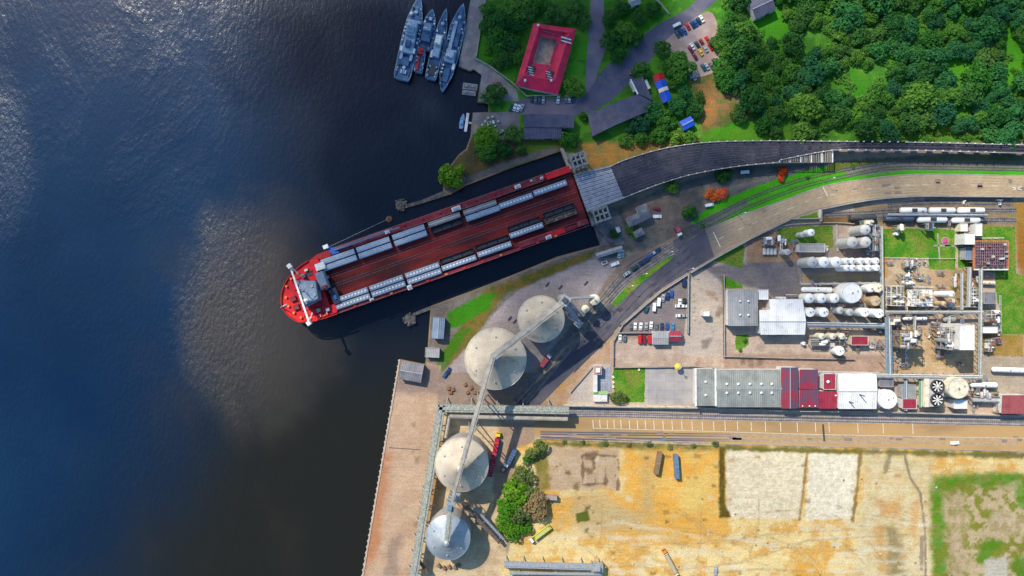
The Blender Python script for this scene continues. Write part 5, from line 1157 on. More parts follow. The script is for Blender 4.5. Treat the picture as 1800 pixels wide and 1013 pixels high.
slab_obj('jetty', 'low walkway joining the western tip to its rubble dolphin', 'jetty', [(756,538),(756,545),(727,556),(725,551)], -1.6, -1.0, M['stone'])
slab_obj('slip_wall', 'pale concrete kerb along the east end of the slip', 'wall', [(984,262),(990,261),(1006,296),(1000,300)], -4, 1.2, M['concrete'])
# fenders along the quay edge
for i in range(38):
    t = i/37; x = 702-65*t-1.0; y = 634+379*t; p = W(x,y)
    inst('fender', lambda: tag((lambda bb: (bb.lathe(0,0,[(.3,-1.9),(.5,-1.8),(.5,.2),(.3,.3)],10), bb.build('quay_fender', M['concrete']))[1])(MB()), 'pale', 'fender'), (p.x,p.y,0), 0, 'pale round fender on the western edge of the long quay', 'fender', 'fenders along the quay edge')
b = MB(); ribbon(b, [W(702.6,632),W(637.6,1013),W(600,1232)], .9, 0, .35); tag(b.build('quay_kerb', mat('pale quay kerb', k((230,206,184)), k((206,180,156)), .3, rough=.9)), 'pale kerb running along the western quay edge', 'kerb')
b = MB(); ribbon(b, [W(684,787),W(740,791)], .35, .02, .04); tag(b.build('quay_joint', M['dark']), 'dark expansion joint crossing the quay', 'joint')
# ------------------------------------------------------------------ the ferry
FD = Vector((-.944,.33)); FV = Vector((.33,.944)); FM = Vector((1018,343)); FO = W(1018,343,7); FO.z = -2.5
FANG = math.atan2(-.33,-.944)
FR = Matrix.Rotation(-FANG, 3, 'Z')
def F(s, t, z):
    p = FM+FD*s+FV*t; return FR@(W(p.x,p.y,z)-FO)
def F2(pts, z): return [tuple(F(s,t,z)[:2]) for s, t in pts]
deckred = mat('worn red rail deck', k((140,38,34),.92), k((92,28,29),.92), .12, rough=.8, fine=.3, stretch=(.25,1,1), dirt=k((52,34,36),.8), dsc=.12, dirtamt=.7, fsc=2)
shipred = mat('ferry red', (.64,.012,.02), (.5,.012,.018), .3, rough=.45, fine=.15, dirt=(.25,.05,.04), dirtamt=.35, dsc=.4)
shipdred = mat('ferry dull red', (.24,.018,.03), (.17,.016,.026), .3, rough=.6, fine=.3, dirt=(.16,.11,.1), dirtamt=.7, dsc=.35)
shipgrey = mat('ferry bridge grey', k((150,166,184),.75), k((130,148,168),.75), .3, rough=.6, fine=.1, dirt=k((110,120,130),.7), dsc=.3)
ferry = thing('rail_ferry', 'long red rail ferry loaded with rows of grey rail wagons', 'ship', FO, FANG)
def fbox(mb_, s0, s1, t0, t1, z0, z1): mb_.prism(F2([(s0,t0),(s1,t0),(s1,t1),(s0,t1)], z1), z0+2.5, z1+2.5)
def FZ(s, t, z): v = F(s,t,z); return (v.x,v.y,z+2.5)
BOW = [(470,-54),(487,-48),(511,-41),(535,-27),(550,-9),(557,12),(552,31),(538,48),(510,56),(470,57)]
hull = [(0,-53.5),(0,52.5)]+[(130,56.5),(300,56.5)]+BOW[::-1]+[(300,-54.5),(130,-54.5)]
hi = F2(hull, 7); lo_ = [(p[0]*.985+1, p[1]*.94) for p in hi]
b = MB(); b.prism(lo_, -1.5, 8.6, hi); b.build('hull', mat('ferry hull', (.35,.012,.02), (.25,.01,.015), .2, rough=.5, fine=.2), ferry)
b = MB(); b.prism(F2([(0.5,-43),(0.5,43),(120,50),(478,50),(478,-43)],7), 8.62, 9.5); dk = b.build('rail_deck', deckred, ferry)
for t in (-36.5,-25,-9,8,33.5,46):
    for dt in (-2.2,2.2):
        b = MB(); b.beam(FZ(4,t*.8+dt if t > 0 and t < 40 else t+dt,7.0),FZ(474,t+dt,7.0),.16,.16); b.build('rail', M['rail'], dk)
def side(s0, s1, t0, t1, z, m=None, nm='side_walkway'): b = MB(); fbox(b, s0, s1, t0, t1, 6.0, z); return b.build(nm, m or shipdred, ferry)
side(48,128,-55,-44.5,10.0); side(128.3,440,-55.5,-43.5,9.6); side(55,130,43.5,54,10.0); side(130.3,475,51.5,57,9.6)
side(0,44,-55,-43.5,10.6,shipred); side(0.2,20,44,52.5,10.6,shipdred); side(44,75,45,54,10.3,shipred)
b = MB()
for s0,s1,t in ((0,45,-54.5),(48,440,-55.2),(50,300,-44.2),(0,475,56.4),(60,130,44.2)):
    for z in (10.9,11.5): b.tube(FZ(s0,t,z),FZ(s1,t,z),.06,4)
    n = int((s1-s0)/8)
    for i in range(n+1): s_ = s0+(s1-s0)*i/n; b.tube(FZ(s_,t,9.5),FZ(s_,t,11.5),.05,4)
b.build('handrail', mat('pale rail', k((190,150,140),.8), rough=.6), ferry)
for s_, t, w, d in ((340,-50,8,5),(212,-49,16,7),(52,-50,5,4),(97,-50,11,6),(335,55,8,8),(75,52,10,6),(405,53,7,4)):
    b = MB(); fbox(b, s_-w/2, s_+w/2, t-d/2, t+d/2, 9.5, 12); q = b.build('deck_house', M['white'], ferry); b = MB(); fbox(b, s_-w/3, s_+w/3, t-d/4, t+d/4, 12.01, 12.5); b.build('hatch', M['galv'], q)
for i in range(12):
    b = MB(); s_ = 60+i*34; fbox(b, s_, s_+5, 53, 55.5, 9.6, 10.6); b.build('bollard', M['orange'] if i%3 == 0 else shipred, ferry)
    b = MB(); fbox(b, s_+9, s_+13, -53, -50.5, 9.6, 10.5); b.build('bollard', M['cream'] if i%4 == 0 else shipred, ferry)
# forecastle
FC = [(472,-47)]+BOW[1:-1]+[(470,54),(462,40),(478,38),(478,-24),(466,-30)]
fcz = 11.0
b = MB(); b.prism(F2(FC, fcz), 8.7, fcz+2.5); fc = b.build('forecastle', shipred, ferry)
b = MB(); P = [F(s,t,fcz) for s,t in BOW[1:]]; P = smooth([tuple(p) for p in P],3); ribbon(b, [(x,y,0) for x,y,_ in P], .35, fcz+2.5, 1.1); b.build('bulwark', shipred, fc)
for s_, t in ((538,-18),(545,0),(546,16),(541,30),(532,42),(518,48),(526,-28),(512,-34)):
    b = MB(); p = F(s_,t,fcz); b.cyl(p.x,p.y,fcz+2.5,fcz+3.7,.6,.7,10); b.build('bollard', M['orange'], fc)
for s_, t in ((535,6),(535,22)):
    b = MB(); fbox(b, s_-5, s_+5, t-4, t+4, fcz, fcz+1.6); b.build('windlass', shipdred, fc)
b = MB(); fbox(b, 494, 500, -36, -32, fcz, fcz+1.4); b.build('locker', M['cream'], fc)
b = MB(); fbox(b, 488, 500, -30, -22, fcz, fcz+.3); b.build('hatch', M['dark'], fc)
b = MB(); b.tube(FZ(560,14,fcz),FZ(556,12,fcz+6),.35,8,.2); b.tube(FZ(548,12,fcz),FZ(560,14,fcz+.5),.5,8); b.build('jackstaff', M['galv'], fc)
# bridge superstructure
BP = [(518,493),(554,494),(560,527),(534,541)]
def px_st(p): v = Vector(p)-FM; return (v.dot(FD), v.dot(FV))
b = MB(); q = [px_st(p) for p in BP]; b.prism(F2(q,18), fcz+2.51, 20.5); sp = b.build('superstructure', shipgrey, ferry)
b = MB(); c = [(s*.985+8,t*.8+2) for s,t in q]; b.prism(F2(c,20), 20.51, 22.6); wh = b.build('wheelhouse', shipgrey, sp)
b = MB(); Q = F2(q,18)
for i in range(4):
    a, d = Vector(Q[i]), Vector(Q[(i+1)%4]); n = 8
    for j in range(n):
        p = a+(d-a)*((j+.5)/n); e = (d-a).normalized(); b.box(p.x,p.y,18.3,(d-a).length/n*.7,.12,1.1,math.atan2(e.y,e.x))
b.build('window', M['glass'], sp)
b = MB(); fbox(b, 470, 484, -23, 8, fcz-2, 15); b2 = b.build('casing', shipgrey, ferry)
b = MB(); fbox(b, 473, 481, 2, 7, 15.01, 18); b.build('funnel', shipdred, b2)
b = MB(); fbox(b, 463, 480, -38, -26, 9, 13); b.build('deck_house', M['white'], ferry)
b = MB(); fbox(b, 458, 470, 12, 40, 9, 12); b.build('deck_house', mat('ferry dark grey', k((70,76,96)), rough=.7), ferry)
b = MB(); fbox(b, 462, 466, 24, 32, 12.01, 12.6); b.build('hatch', M['blue'], ferry)
rr = random.Random(4)
for i in range(14):
    s_, t = rr.uniform(466,500), rr.uniform(-34,48); b = MB(); z0 = fcz if s_ > 480 else 9; fbox(b, s_-rr.uniform(1,3), s_+rr.uniform(1,3), t-rr.uniform(1,3), t+rr.uniform(1,3), z0+.01, z0+rr.uniform(.6,2.2)); b.build('deck_locker', rr.choice([M['steel'], M['galv'], shipdred, M['dark'], M['white'], shipgrey]), ferry)
for t in (-30,-12,20,36,48): b = MB(); b.tube(FZ(486,t,fcz+.4),FZ(528,t*.8+3,fcz+.4),.18,6); b.build('deck_pipe', shipdred, ferry)
for i in range(60):
    s_, t = rr.uniform(8,470), rr.choice((-14,-2,2,16,20))+rr.uniform(-4,4); b = MB(); fbox(b, s_, s_+rr.uniform(.8,3), t, t+rr.uniform(.6,1.6), 7.01, 7.05+rr.uniform(.05,.35)); b.build('lashing_point', rr.choice([M['rust'], M['dark'], deckred]), dk)
# bridge wings: a white truss right across the ship
A, Bq = px_st((510,468)), px_st((544,568)); z = 21.0
b = MB(); b.beam(FZ(*A,z),FZ(*Bq,z),1.0,.5); b.build('bridge_wing', M['white'], ferry)
for p, s1 in ((A,(527,484)),(Bq,(549,550))):
    b = MB(); v = FZ(*p,z); b.box(v[0],v[1],v[2]-.4,2.3,2.3,2.4,.3); b.build('wing_cab', M['white'], ferry)
    b = MB(); b.tube(FZ(*p,z-.2),FZ(*px_st(s1),14),.3,6); b.build('wing_strut', M['white'], ferry)
b = MB(); p = FZ(*px_st((536,513)),21); b.tube(p,(p[0],p[1],p[2]+8),.35,8,.15); b.beam((p[0]-2.2,p[1]-1,p[2]+5),(p[0]+2.2,p[1]+1,p[2]+5),.3,.3); b.build('mast', M['dark'], sp)
b = MB(); p = FZ(*px_st((539,528)),21); b.lathe(p[0],p[1],[(.5,p[2]),(1.2,p[2]+.8),(1.2,p[2]+1.6),(.4,p[2]+2.4)],14); b.build('radome', M['white'], sp, True)
for pp in ((526,507),(548,503),(553,518)):
    b = MB(); p = FZ(*px_st(pp),20.6); b.box(p[0],p[1],20.52+.02,1.4,1.4,2.6); b.build('locker', M['galv'], sp)
def lifeboat(s, t):
    b = MB(); vs = []; o_ = F(s,t,10)
    b.lathe(0,0,[(.1,-3.6),(1.0,-2.6),(1.45,0),(1.1,2.4),(.1,3.4)],12); b.v = [(o_.x+z*.98, o_.y+x, 13.4+y*.8) for x,y,z in b.v]; lb = b.build('lifeboat', shipred, ferry, True)
    bb = MB(); bb.box(o_.x,o_.y,14.2,2.0,1.2,.6,0,.7); bb.build('canopy', M['orange'], lb)
    for d_ in (-2,2):
        bb = MB(); bb.tube((o_.x+d_,o_.y-1.8,12),(o_.x+d_,o_.y-1.0,15.2),.15,6); bb.tube((o_.x+d_,o_.y-1.0,15.2),(o_.x+d_,o_.y,15.0),.15,6); bb.build('davit', M['white'], lb)
lifeboat(491,52)
for s_, t in ((500,40),(484,44),(505,-26)):
    b = MB(); fbox(b, s_-3, s_+3, t-3, t+3, fcz, fcz+2); b.build('winch', M['steel'], fc)
# blue crane on the north side
def fcrane():
    o = W(582,440,10); r = thing('deck_crane', 'blue deck crane with white cab and long folded boom on the ferry', 'crane', (o.x,o.y,7.1))
    b = MB(); b.prism([tuple((W(x,y,11)-o)[:2]) for x,y in [(575,436),(588,435),(596,444),(584,448)]], 0, 3.5); b.build('slew_base', M['blue'], r)
    b = MB(o); o2 = Vector((o.x,o.y,7.1)); b = MB(o2); b.tube(W(588,440,11),W(702,400,11.5),.55,6,.35); b.tube(W(588,437,11),W(690,401,13),.18,5); b.build('boom', mat('boom blue grey', k((110,130,160),.8), rough=.5), r)
    b = MB(o2); p = W(573,434,11); b.box(p.x,p.y,10.5,3,2.2,1.6,.35); b.build('cab', M['white'], r)
fcrane()
# ------------------------------------------------------------------ rail wagons
wg = {}
wg['hopgrey'] = mat('wagon pale grey', k((168,186,206),.75), k((146,166,190),.75), .25, rough=.55, fine=.12, dirt=k((130,130,134),.7), dirtamt=.35, dsc=.3, rand=.08)
wg['brown'] = mat('wagon dusty grey', k((158,150,148),.75), k((136,130,130),.75), .25, rough=.7, fine=.15, dirt=k((110,98,90),.7), dirtamt=.4, dsc=.3)
wg['dark'] = mat('wagon dark', (.02,.025,.035), (.035,.035,.045), .4, rough=.6, fine=.3)
def bogies(r, L_):
    for s_ in (-1,1):
        b = MB(); x = s_*(L_/2-2.2); b.box(x,0,.35,2.6,2.0,.5)
        bg = b.build('bogie', M['dark'], r)
        b = MB()
        for d_ in (-.9,.9):
            for sy in (-.75,.75): b.tube((x+d_,sy-.07,.45),(x+d_,sy+.07,.45),.45,12)
        b.build('wheel', M['rail'], bg)
def boxcar(mk_):
    L_ = 19.4; r = thing('rail_wagon', 'w', 'rail wagon'); b = MB(); b.prism([(-1.5,.9),(1.5,.9),(1.55,3.9),(1.2,4.25),(-1.2,4.25),(-1.55,3.9)], -L_/2, L_/2); b.v = [(z,x,y) for x,y,z in b.v]; b.build('body', wg[mk_], r)
    b = MB(); b.box(0,0,4.26,L_*.98,.7,.1); b.build('running_board', M['galv'], r)
    b = MB()
    for i in range(9):
        for sy in (-1,1): b.box((i-4)*2.1,sy*1.54,1.0,.14,.08,2.9)
    b.build('side_post', wg[mk_], r); b = MB(); b.box(0,0,.7,L_,1.2,.3); b.build('underframe', M['dark'], r)
    bogies(r, L_); return r
def hopcar(mk_):
    L_ = 19.2; r = thing('rail_wagon', 'w', 'rail wagon'); b = MB(); b.prism([(-1.0,.9),(1.0,.9),(1.6,1.9),(1.6,3.5),(1.15,4.1),(-1.15,4.1),(-1.6,3.5),(-1.6,1.9)], -L_/2, L_/2); b.v = [(z,x,y) for x,y,z in b.v]; b.build('body', wg[mk_], r)
    for i in range(10):
        b = MB(); b.lathe((i-4.5)*1.85,0,[(.62,4.1),(.62,4.3),(.45,4.42),(.1,4.45)],10); b.build('hatch', M['white'], r)
    b = MB()
    for sy in (-1,1): b.box(0,sy*1.05,4.15,L_*.97,.28,.08)
    b.build('running_board', M['galv'], r); b = MB(); b.box(0,0,.7,L_,1.2,.3); b.build('underframe', M['dark'], r)
    bogies(r, L_); return r
def gondola(mk_):
    L_ = 19.0; r = thing('rail_wagon', 'w', 'rail wagon'); b = MB(); b.box(0,0,.9,L_,3.0,.25)
    for s_ in (-1,1): b.box(0,s_*1.42,1.15,L_,.14,1.3); b.box(s_*(L_/2-.07),0,1.153,.14,2.7,1.3)
    b.build('body', wg[mk_], r); b = MB()
    for i in range(3): b.box((i-1)*6,0,1.16,4.6,2.3,.7 if mk_ == 'brown' else .08,0,.7)
    b.build('load', M['rust'] if mk_ == 'brown' else M['dark'], r); b = MB(); b.box(0,0,.6,L_,1.2,.3); b.build('underframe', M['dark'], r)
    bogies(r, L_); return r
def fw(fn, mk_, s0, s1, t, label, group):
    c = F((s0+s1)/2, t, 9.5); v = Matrix.Rotation(FANG, 3, 'Z')@c+FO
    ref = 19.2; sc = (s1-s0)*K*(CAMH-10)/CAMH/ref
    inst(('w',fn.__name__,mk_), lambda: fn(mk_), (v.x,v.y,7.02), FANG, label, 'rail wagon', group, (sc,1,1))
GN = 'wagons on the ferry deck'
for row, t in (('outer',-36.5),('inner',-25.2)):
    for i, (a, b_) in enumerate(((405,466),(340,400),(275,333.5))): fw(boxcar,'hopgrey',a,b_,t,'pale blue grey flat topped wagon in the %s north row, %s from the ferry bow' % (row, ordn(i)), GN)
fw(boxcar,'brown',209,267,-36.5,'dusty brown grey flat topped wagon standing alone fourth in the north row', GN)
fw(boxcar,'brown',142,202,-36,'dusty brown grey flat topped wagon behind the white deck house, north edge', GN)
fw(boxcar,'hopgrey',140,201,-24.8,'pale blue grey flat topped wagon beside the dusty one behind the white deck house', GN)
fw(gondola,'dark',209,267,-25,'low black open wagon beside the lone dusty wagon on the north side', GN)
fw(hopcar,'hopgrey',78,139,-26.5,'north side hopper wagon with white roof hatches, second from the stern', GN)
fw(hopcar,'hopgrey',14,75,-28,'north side hopper wagon with white roof hatches, nearest the stern', GN)
for i, (a, b_) in enumerate(((405,467),(339.5,401),(272.5,334.5))):
    for row, t in (('outer',46),('inner',34.7)): fw(hopcar,'hopgrey',a,b_,t,'hatch roofed hopper wagon in the %s south row, %s from the ferry bow' % (row, ordn(i)), GN)
fw(hopcar,'hopgrey',207,270,43.5,'single hatch roofed hopper wagon fourth from the bow on the south side', GN)
fw(hopcar,'hopgrey',141,203,41.5,'single hatch roofed hopper wagon fifth from the bow on the south side', GN)
fw(hopcar,'hopgrey',77.5,139,28.5,'southern hopper wagon with white hatches just ahead of the low dusty wagon', GN)
fw(gondola,'brown',14,72,25,'low dusty open wagon with rusty load near the southern stern corner', GN)
fw(gondola,'dark',207,270,30.5,'black open wagon beside the fourth southern hopper', GN)
fw(gondola,'dark',141,203,28.5,'black open wagon beside the fifth southern hopper', GN)
fw(gondola,'dark',78,139,16.5,'black open wagon north of the last southern hopper', GN)
fw(gondola,'dark',14,72,13.8,'black open wagon north of the low dusty wagon', GN)
# ------------------------------------------------------------------ naval vessels at the pier
navy = mat('naval grey blue', k((120,150,170),1.0), k((92,124,150),1.0), .25, rough=.6, fine=.15, dirt=k((60,78,104),.9), dsc=.25, dirtamt=.6)
navyd = mat('naval deck blue', k((70,104,136),.95), k((52,84,118),.95), .25, rough=.7, fine=.2, dirt=k((36,48,70),.9), dsc=.25, dirtamt=.6)
navyl = mat('naval light grey', k((168,186,200),.9), k((138,160,182),.9), .3, rough=.6, fine=.12)
def vessel(name, label, a, b_, wpx, prof, build):
    """a: stern pixel, b_: bow pixel. local x from stern (0) to bow (L)"""
    pa, pb = W(*a,1), W(*b_,1); d = pb-pa; L_ = d.length; ang = math.atan2(d.y,d.x); wd = wpx*K/2
    r = thing(name, label, 'ship', (pa.x,pa.y,-2.5), ang); N = 28
    def half(t): 
        for (t0,w0),(t1,w1) in zip(prof,prof[1:]):
            if t <= t1: u = (t-t0)/(t1-t0); return w0+(w1-w0)*(u*u*(3-2*u) if w1 > w0 else u)
        return prof[-1][1]
    def deckz(t): return 3.6+1.4*max(0,(t-.55)/.45)**2
    up = [(L_*i/N, half(i/N)*wd) for i in range(N+1)]
    b = MB(); vs = []; fs = []
    for i, (x, w) in enumerate(up):
        z = deckz(i/N); xx = x-(.03*L_ if i == N else 0); vs += [(xx,-w*.72,-1.0),(x,-w,z),(x,w,z),(xx,w*.72,-1.0)]
    for i in range(N):
        a_, c = i*4, i*4+4; fs += [(a_,c,c+1,a_+1),(a_+1,c+1,c+2,a_+2),(a_+2,c+2,c+3,a_+3)]
    fs += [(0,1,2,3),(4*N,4*N+3,4*N+2,4*N+1)]; b.add(vs, fs); b.build('hull', navy, r)
    b = MB(); vs = []; fs = []
    for i, (x, w) in enumerate(up[:-1]): z = deckz(i/N)+.05; w = max(.05,w-.35); vs += [(x+.1,-w,z),(x+.1,w,z)]
    for i in range(N-1): fs.append((2*i,2*i+2,2*i+3,2*i+1))
    b.add(vs, fs); b.build('deck', navyd, r)
    b = MB()
    for s_ in (-1,1):
        for i in range(N-1):
            (x0,w0),(x1,w1) = up[i],up[i+1]; b.tube((x0+.05,s_*max(0,w0-.15),deckz(i/N)+1.0),(x1,s_*max(0,w1-.15),deckz((i+1)/N)+1.0),.07,4)
            b.tube((x0+.05,s_*max(0,w0-.15),deckz(i/N)),(x0+.05,s_*max(0,w0-.15),deckz(i/N)+1.0),.06,4)
    b.build('handrail', navyl, r)
    build(r, L_, wd, deckz); rr = random.Random(int(a[0])); b = MB(); c_ = MB()
    for i in range(30):
        t = .05+.8*rr.random(); s_ = rr.choice((-1,1)); q = half(t)*wd*(.62+.25*rr.random()); (b if i%2 else c_).box(L_*t, s_*q, deckz(t)+.06, .5+rr.random()*1.0, .4+rr.random()*.6, .5+rr.random()*.9)
    b.build('deck_gear', navyl, r); c_.build('deck_gear', M['dark'], r); return r
def blk(r, x0, x1, w, z0, h, nm='deck_house', m=None, y=0, top=.92):
    b = MB(); b.box((x0+x1)/2,y,z0,x1-x0,w,h,0,.97,top); o = b.build(nm, m or navyl, r); return o
def winrow(par, x, w, z, n=5):
    b = MB()
    for i in range(n): b.box(x,(i-(n-1)/2)*w/n,z,.12,w/n*.6,.7)
    b.build('window', M['glass'], par)
def mast(r, x, z, h, y=0):
    b = MB()
    for dx, dy in ((-.6,-.5),(-.6,.5),(.7,0)): b.tube((x+dx,y+dy,z),(x,y,z+h),.12,5)
    b.tube((x,y-2.2,z+h*.65),(x,y+2.2,z+h*.65),.1,5); b.tube((x,y-1.4,z+h*.85),(x,y+1.4,z+h*.85),.08,5); o = b.build('mast', navyl, r)
    b = MB(); b.box(x,y,z+h,.4,2.0,.5); b.build('radar', M['white'], o)
def gun(r, x, z, d=1):
    b = MB(); b.lathe(x,0,[(1.1,z),(1.2,z+.6),(.8,z+1.3)],12); b.tube((x,0,z+.8),(x+d*3.2,0,z+1.3),.12,6); b.build('gun_turret', navyl, r)
def boat(r, x, y, z, m=None, L_=4.5):
    b = MB(); vs = []; fs = []
    for i, (t, w) in enumerate(((0,.7),(.3,.9),(.7,.8),(.92,.4),(1,.04))): vs += [(x-L_/2+t*L_,y-w,z+.8),(x-L_/2+t*L_,y-w*.5,z),(x-L_/2+t*L_,y+w*.5,z),(x-L_/2+t*L_,y+w,z+.8)]
    for i in range(4):
        a = i*4; fs += [(a,a+4,a+5,a+1),(a+1,a+5,a+6,a+2),(a+2,a+6,a+7,a+3),(a+3,a+7,a+4,a)]
    fs += [(0,1,2,3),(16,19,18,17)]; b.add(vs, fs); b.build('tender', m or M['white'], r)
def shipA(r, L_, w, dz):
    s1 = blk(r, L_*.30, L_*.69, w*1.2, 3.65, 2.6, top=.94); s2 = blk(s1, L_*.50, L_*.66, w*1.15, 6.27, 2.4, 'bridge'); winrow(s2, L_*.66, w*1.0, 7.4); blk(s1, L_*.52, L_*.6, w*.8, 8.69, 1.2, 'top_deck', navy)
    blk(r, L_*.66, L_*.69, w*1.7, 3.65, 3.2, 'bridge_wing'); mast(s1, L_*.55, 9.9, 8); f = blk(s1, L_*.36, L_*.44, w*.55, 6.27, 2.6, 'funnel', navyd)
    gun(r, L_*.8, dz(.8)+.06); gun(r, L_*.14, 3.66, -1)
    b = MB(); b.lathe(L_*.77,w*.45,[(.9,4.2),(1.1,5.2),(.4,6.2)],10); b.build('radome', M['white'], r, True)
    for s_ in (-1,1): blk(r, L_*.315, L_*.375, 2.4, 3.7, 2.3, 'container', M['white'], y=s_*w*.62); boat(r, L_*.27, s_*w*.55, 4.6, navyl)
    for x in (.45,.5,.56,.6):
        for s_ in (-1,1): b = MB(); b.cyl(L_*x,s_*w*.82,3.7,4.9,.55,.5,10); b.build('raft_canister', M['white'], r)
    blk(r, L_*.16, L_*.26, w*.9, 3.66, 1.4, 'deck_house', navyd)
    b = MB()
    for y in (-1.4,-.2,1.1): b.box(L_*.09,y,3.66,2.2,.8,1.0)
    b.build('deck_gear', navyl, r)
vessel('patrol_ship', 'outermost naval ship with white boxes amidships, bow pointing up', (706,140), (739,-6), 32, [(0,.8),(.06,.94),(.5,1),(.72,.86),(.9,.42),(1,.03)], shipA)
def shipB(r, L_, w, dz):
    s1 = blk(r, L_*.18, L_*.62, w*1.4, 3.65, 2.4, m=navyd); s2 = blk(s1, L_*.42, L_*.6, w*1.1, 6.07, 2.2, 'bridge', navy); winrow(s2, L_*.6, w, 7.1); mast(s1, L_*.4, 6.1, 7)
    for s_ in (-1,1):
        b = MB(); b.cyl(L_*.66,s_*w*.7,4.0,5.1,.5,.5,10); b.build('raft_canister', M['white'], r)
    blk(r, L_*.72, L_*.8, w*.5, dz(.75)+.06, 1.2, 'hatch', navyl)
vessel('patrol_boat', 'short blue naval boat moored second from the outside', (745,88), (761,18), 24, [(0,.85),(.1,.98),(.5,1),(.75,.8),(.92,.35),(1,.03)], shipB)
def shipR(r, L_, w, dz):
    blk(r, L_*.05, L_*.62, w*.55, 3.65, .6, 'deck_cover', M['red'], y=w*.42); blk(r, L_*.05, L_*.5, w*.5, 3.65, .5, 'deck_cover', mat('dark green cover', (.02,.12,.1), rough=.8), y=-w*.45)
    s1 = blk(r, L_*.66, L_*.92, w*1.2, 3.65, 2.2, 'wheelhouse', M['red']); winrow(s1, L_*.92, w, 4.7, 4); b = MB(); b.lathe(L_*.8,0,[(.5,5.86),(.5,6.8),(.3,6.9)],10); b.build('funnel', M['rust'], s1)
vessel('workboat', 'small red and green workboat astern of the short blue naval boat', (735,127), (743,82), 16, [(0,.9),(.1,1),(.7,1),(.9,.7),(1,.3)], shipR)
def shipC(r, L_, w, dz):
    s1 = blk(r, L_*.3, L_*.62, w*1.2, 3.65, 2.3); s2 = blk(s1, L_*.46, L_*.58, w*1.0, 5.97, 2.2, 'bridge', M['white']); winrow(s2, L_*.58, w*.9, 7.0, 4); mast(s1, L_*.44, 6.0, 7); gun(r, L_*.78, dz(.78)+.06)
    for s_ in (-1,1): b = MB(); b.cyl(L_*.66,s_*w*.6,4.0,5.2,.5,.5,10); b.build('raft_canister', M['white'], r)
    boat(r, L_*.34, w*.6, 4.4); blk(r, L_*.05, L_*.2, w*1.1, 3.66, .7, 'well_deck', M['dark'])
    for x, s_ in ((.04,-1),(.04,1),(.17,-.9),(.17,.9)): b = MB(); b.box(L_*x,s_*w*.6,3.66,1.0,.8,.9); b.build('deck_gear', navyl, r)
vessel('patrol_ship', 'slim naval ship with white bridge moored third from the outside', (757,139), (785,16), 22, [(0,.85),(.06,.95),(.55,1),(.75,.78),(.92,.32),(1,.03)], shipC)
def shipD(r, L_, w, dz):
    s1 = blk(r, L_*.32, L_*.46, w*1.3, 3.65, 2.6); s2 = blk(s1, L_*.36, L_*.44, w*1.1, 6.27, 2.4, 'bridge', navyl); winrow(s2, L_*.44, w, 7.4, 5); mast(s1, L_*.34, 6.3, 8)
    blk(r, L_*.5, L_*.78, w*.55, 3.7, 1.0, 'cargo_hatch', navyd, y=-w*.3); blk(r, L_*.46, L_*.8, w*.45, 3.7, .7, 'cargo_hatch', navyl, y=w*.35)
    blk(r, L_*.1, L_*.26, w*.8, 3.66, .9, 'deck_house', navyd); gun(r, L_*.84, dz(.84)+.06); boat(r, L_*.29, -w*.7, 4.4, M['white'], 4)
    for x in (.2,.24,.28): b = MB(); b.cyl(L_*x,w*.6,3.66,4.7,.5,.5,10); b.build('raft_canister', M['white'], r)
vessel('supply_ship', 'long slender naval ship moored against the pier with pointed ends', (777,160), (815,8), 28, [(0,.12),(.08,.5),(.2,.85),(.4,1),(.75,.95),(.9,.5),(1,.04)], shipD)
for (x,y,w,d,lb) in ((826,151,26,11,'upper grey floating dock beside the pier corner'),(824,162,24,8,'lower grey floating dock beside the pier corner')):
    p = W(x,y); r = thing('floating_dock', lb, 'dock', (p.x,p.y,-2.5), R(-8)); b = MB(); b.box(0,0,-.4,w*K,d*K,1.3); b.build('pontoon', M['concrete'], r); b = MB(); b.box(0,0,.903,w*K*.9,d*K*.6,.12); b.build('deck', pier, r)
    b = MB(); b.box(-w*K*.25,0,1.03,1.4,1.2,.8); b.box(w*K*.2,.3,1.03,1.8,.9,.5); b.build('gear', M['steel'], r)
p = W(820,214); r = thing('floating_dock', 'white framed floating landing stage at the boat yard', 'dock', (p.x,p.y,-2.5), R(82)); b = MB(); b.box(0,0,-.3,11,1.6,1.3); b.build('pontoon', M['white'], r); b = MB(); b.box(0,-2.4,.2,1.2,3.4,.5); b.build('gangway', M['galv'], r)
def launch(px, py, ang, label, m):
    p = W(px,py); r = thing('launch', label, 'boat', (p.x,p.y,-2.5), R(ang)); boat(r, 0, 0, -.2, m, 9); o = KIDS[r.name][-1]; o.name = 'hull'; o.scale = (1,1.5,1.6)
    b = MB(); b.box(-.8,0,1.0,3,1.8,1.3,0,.8); b.build('cabin', M['lblue'], r); b = MB(); b.box(.75,0,1.3,.1,1.4,.7); b.build('window', M['glass'], r)
launch(812, 212, 80, 'grey blue launch moored on the outer side of the landing stage', M['lblue'])
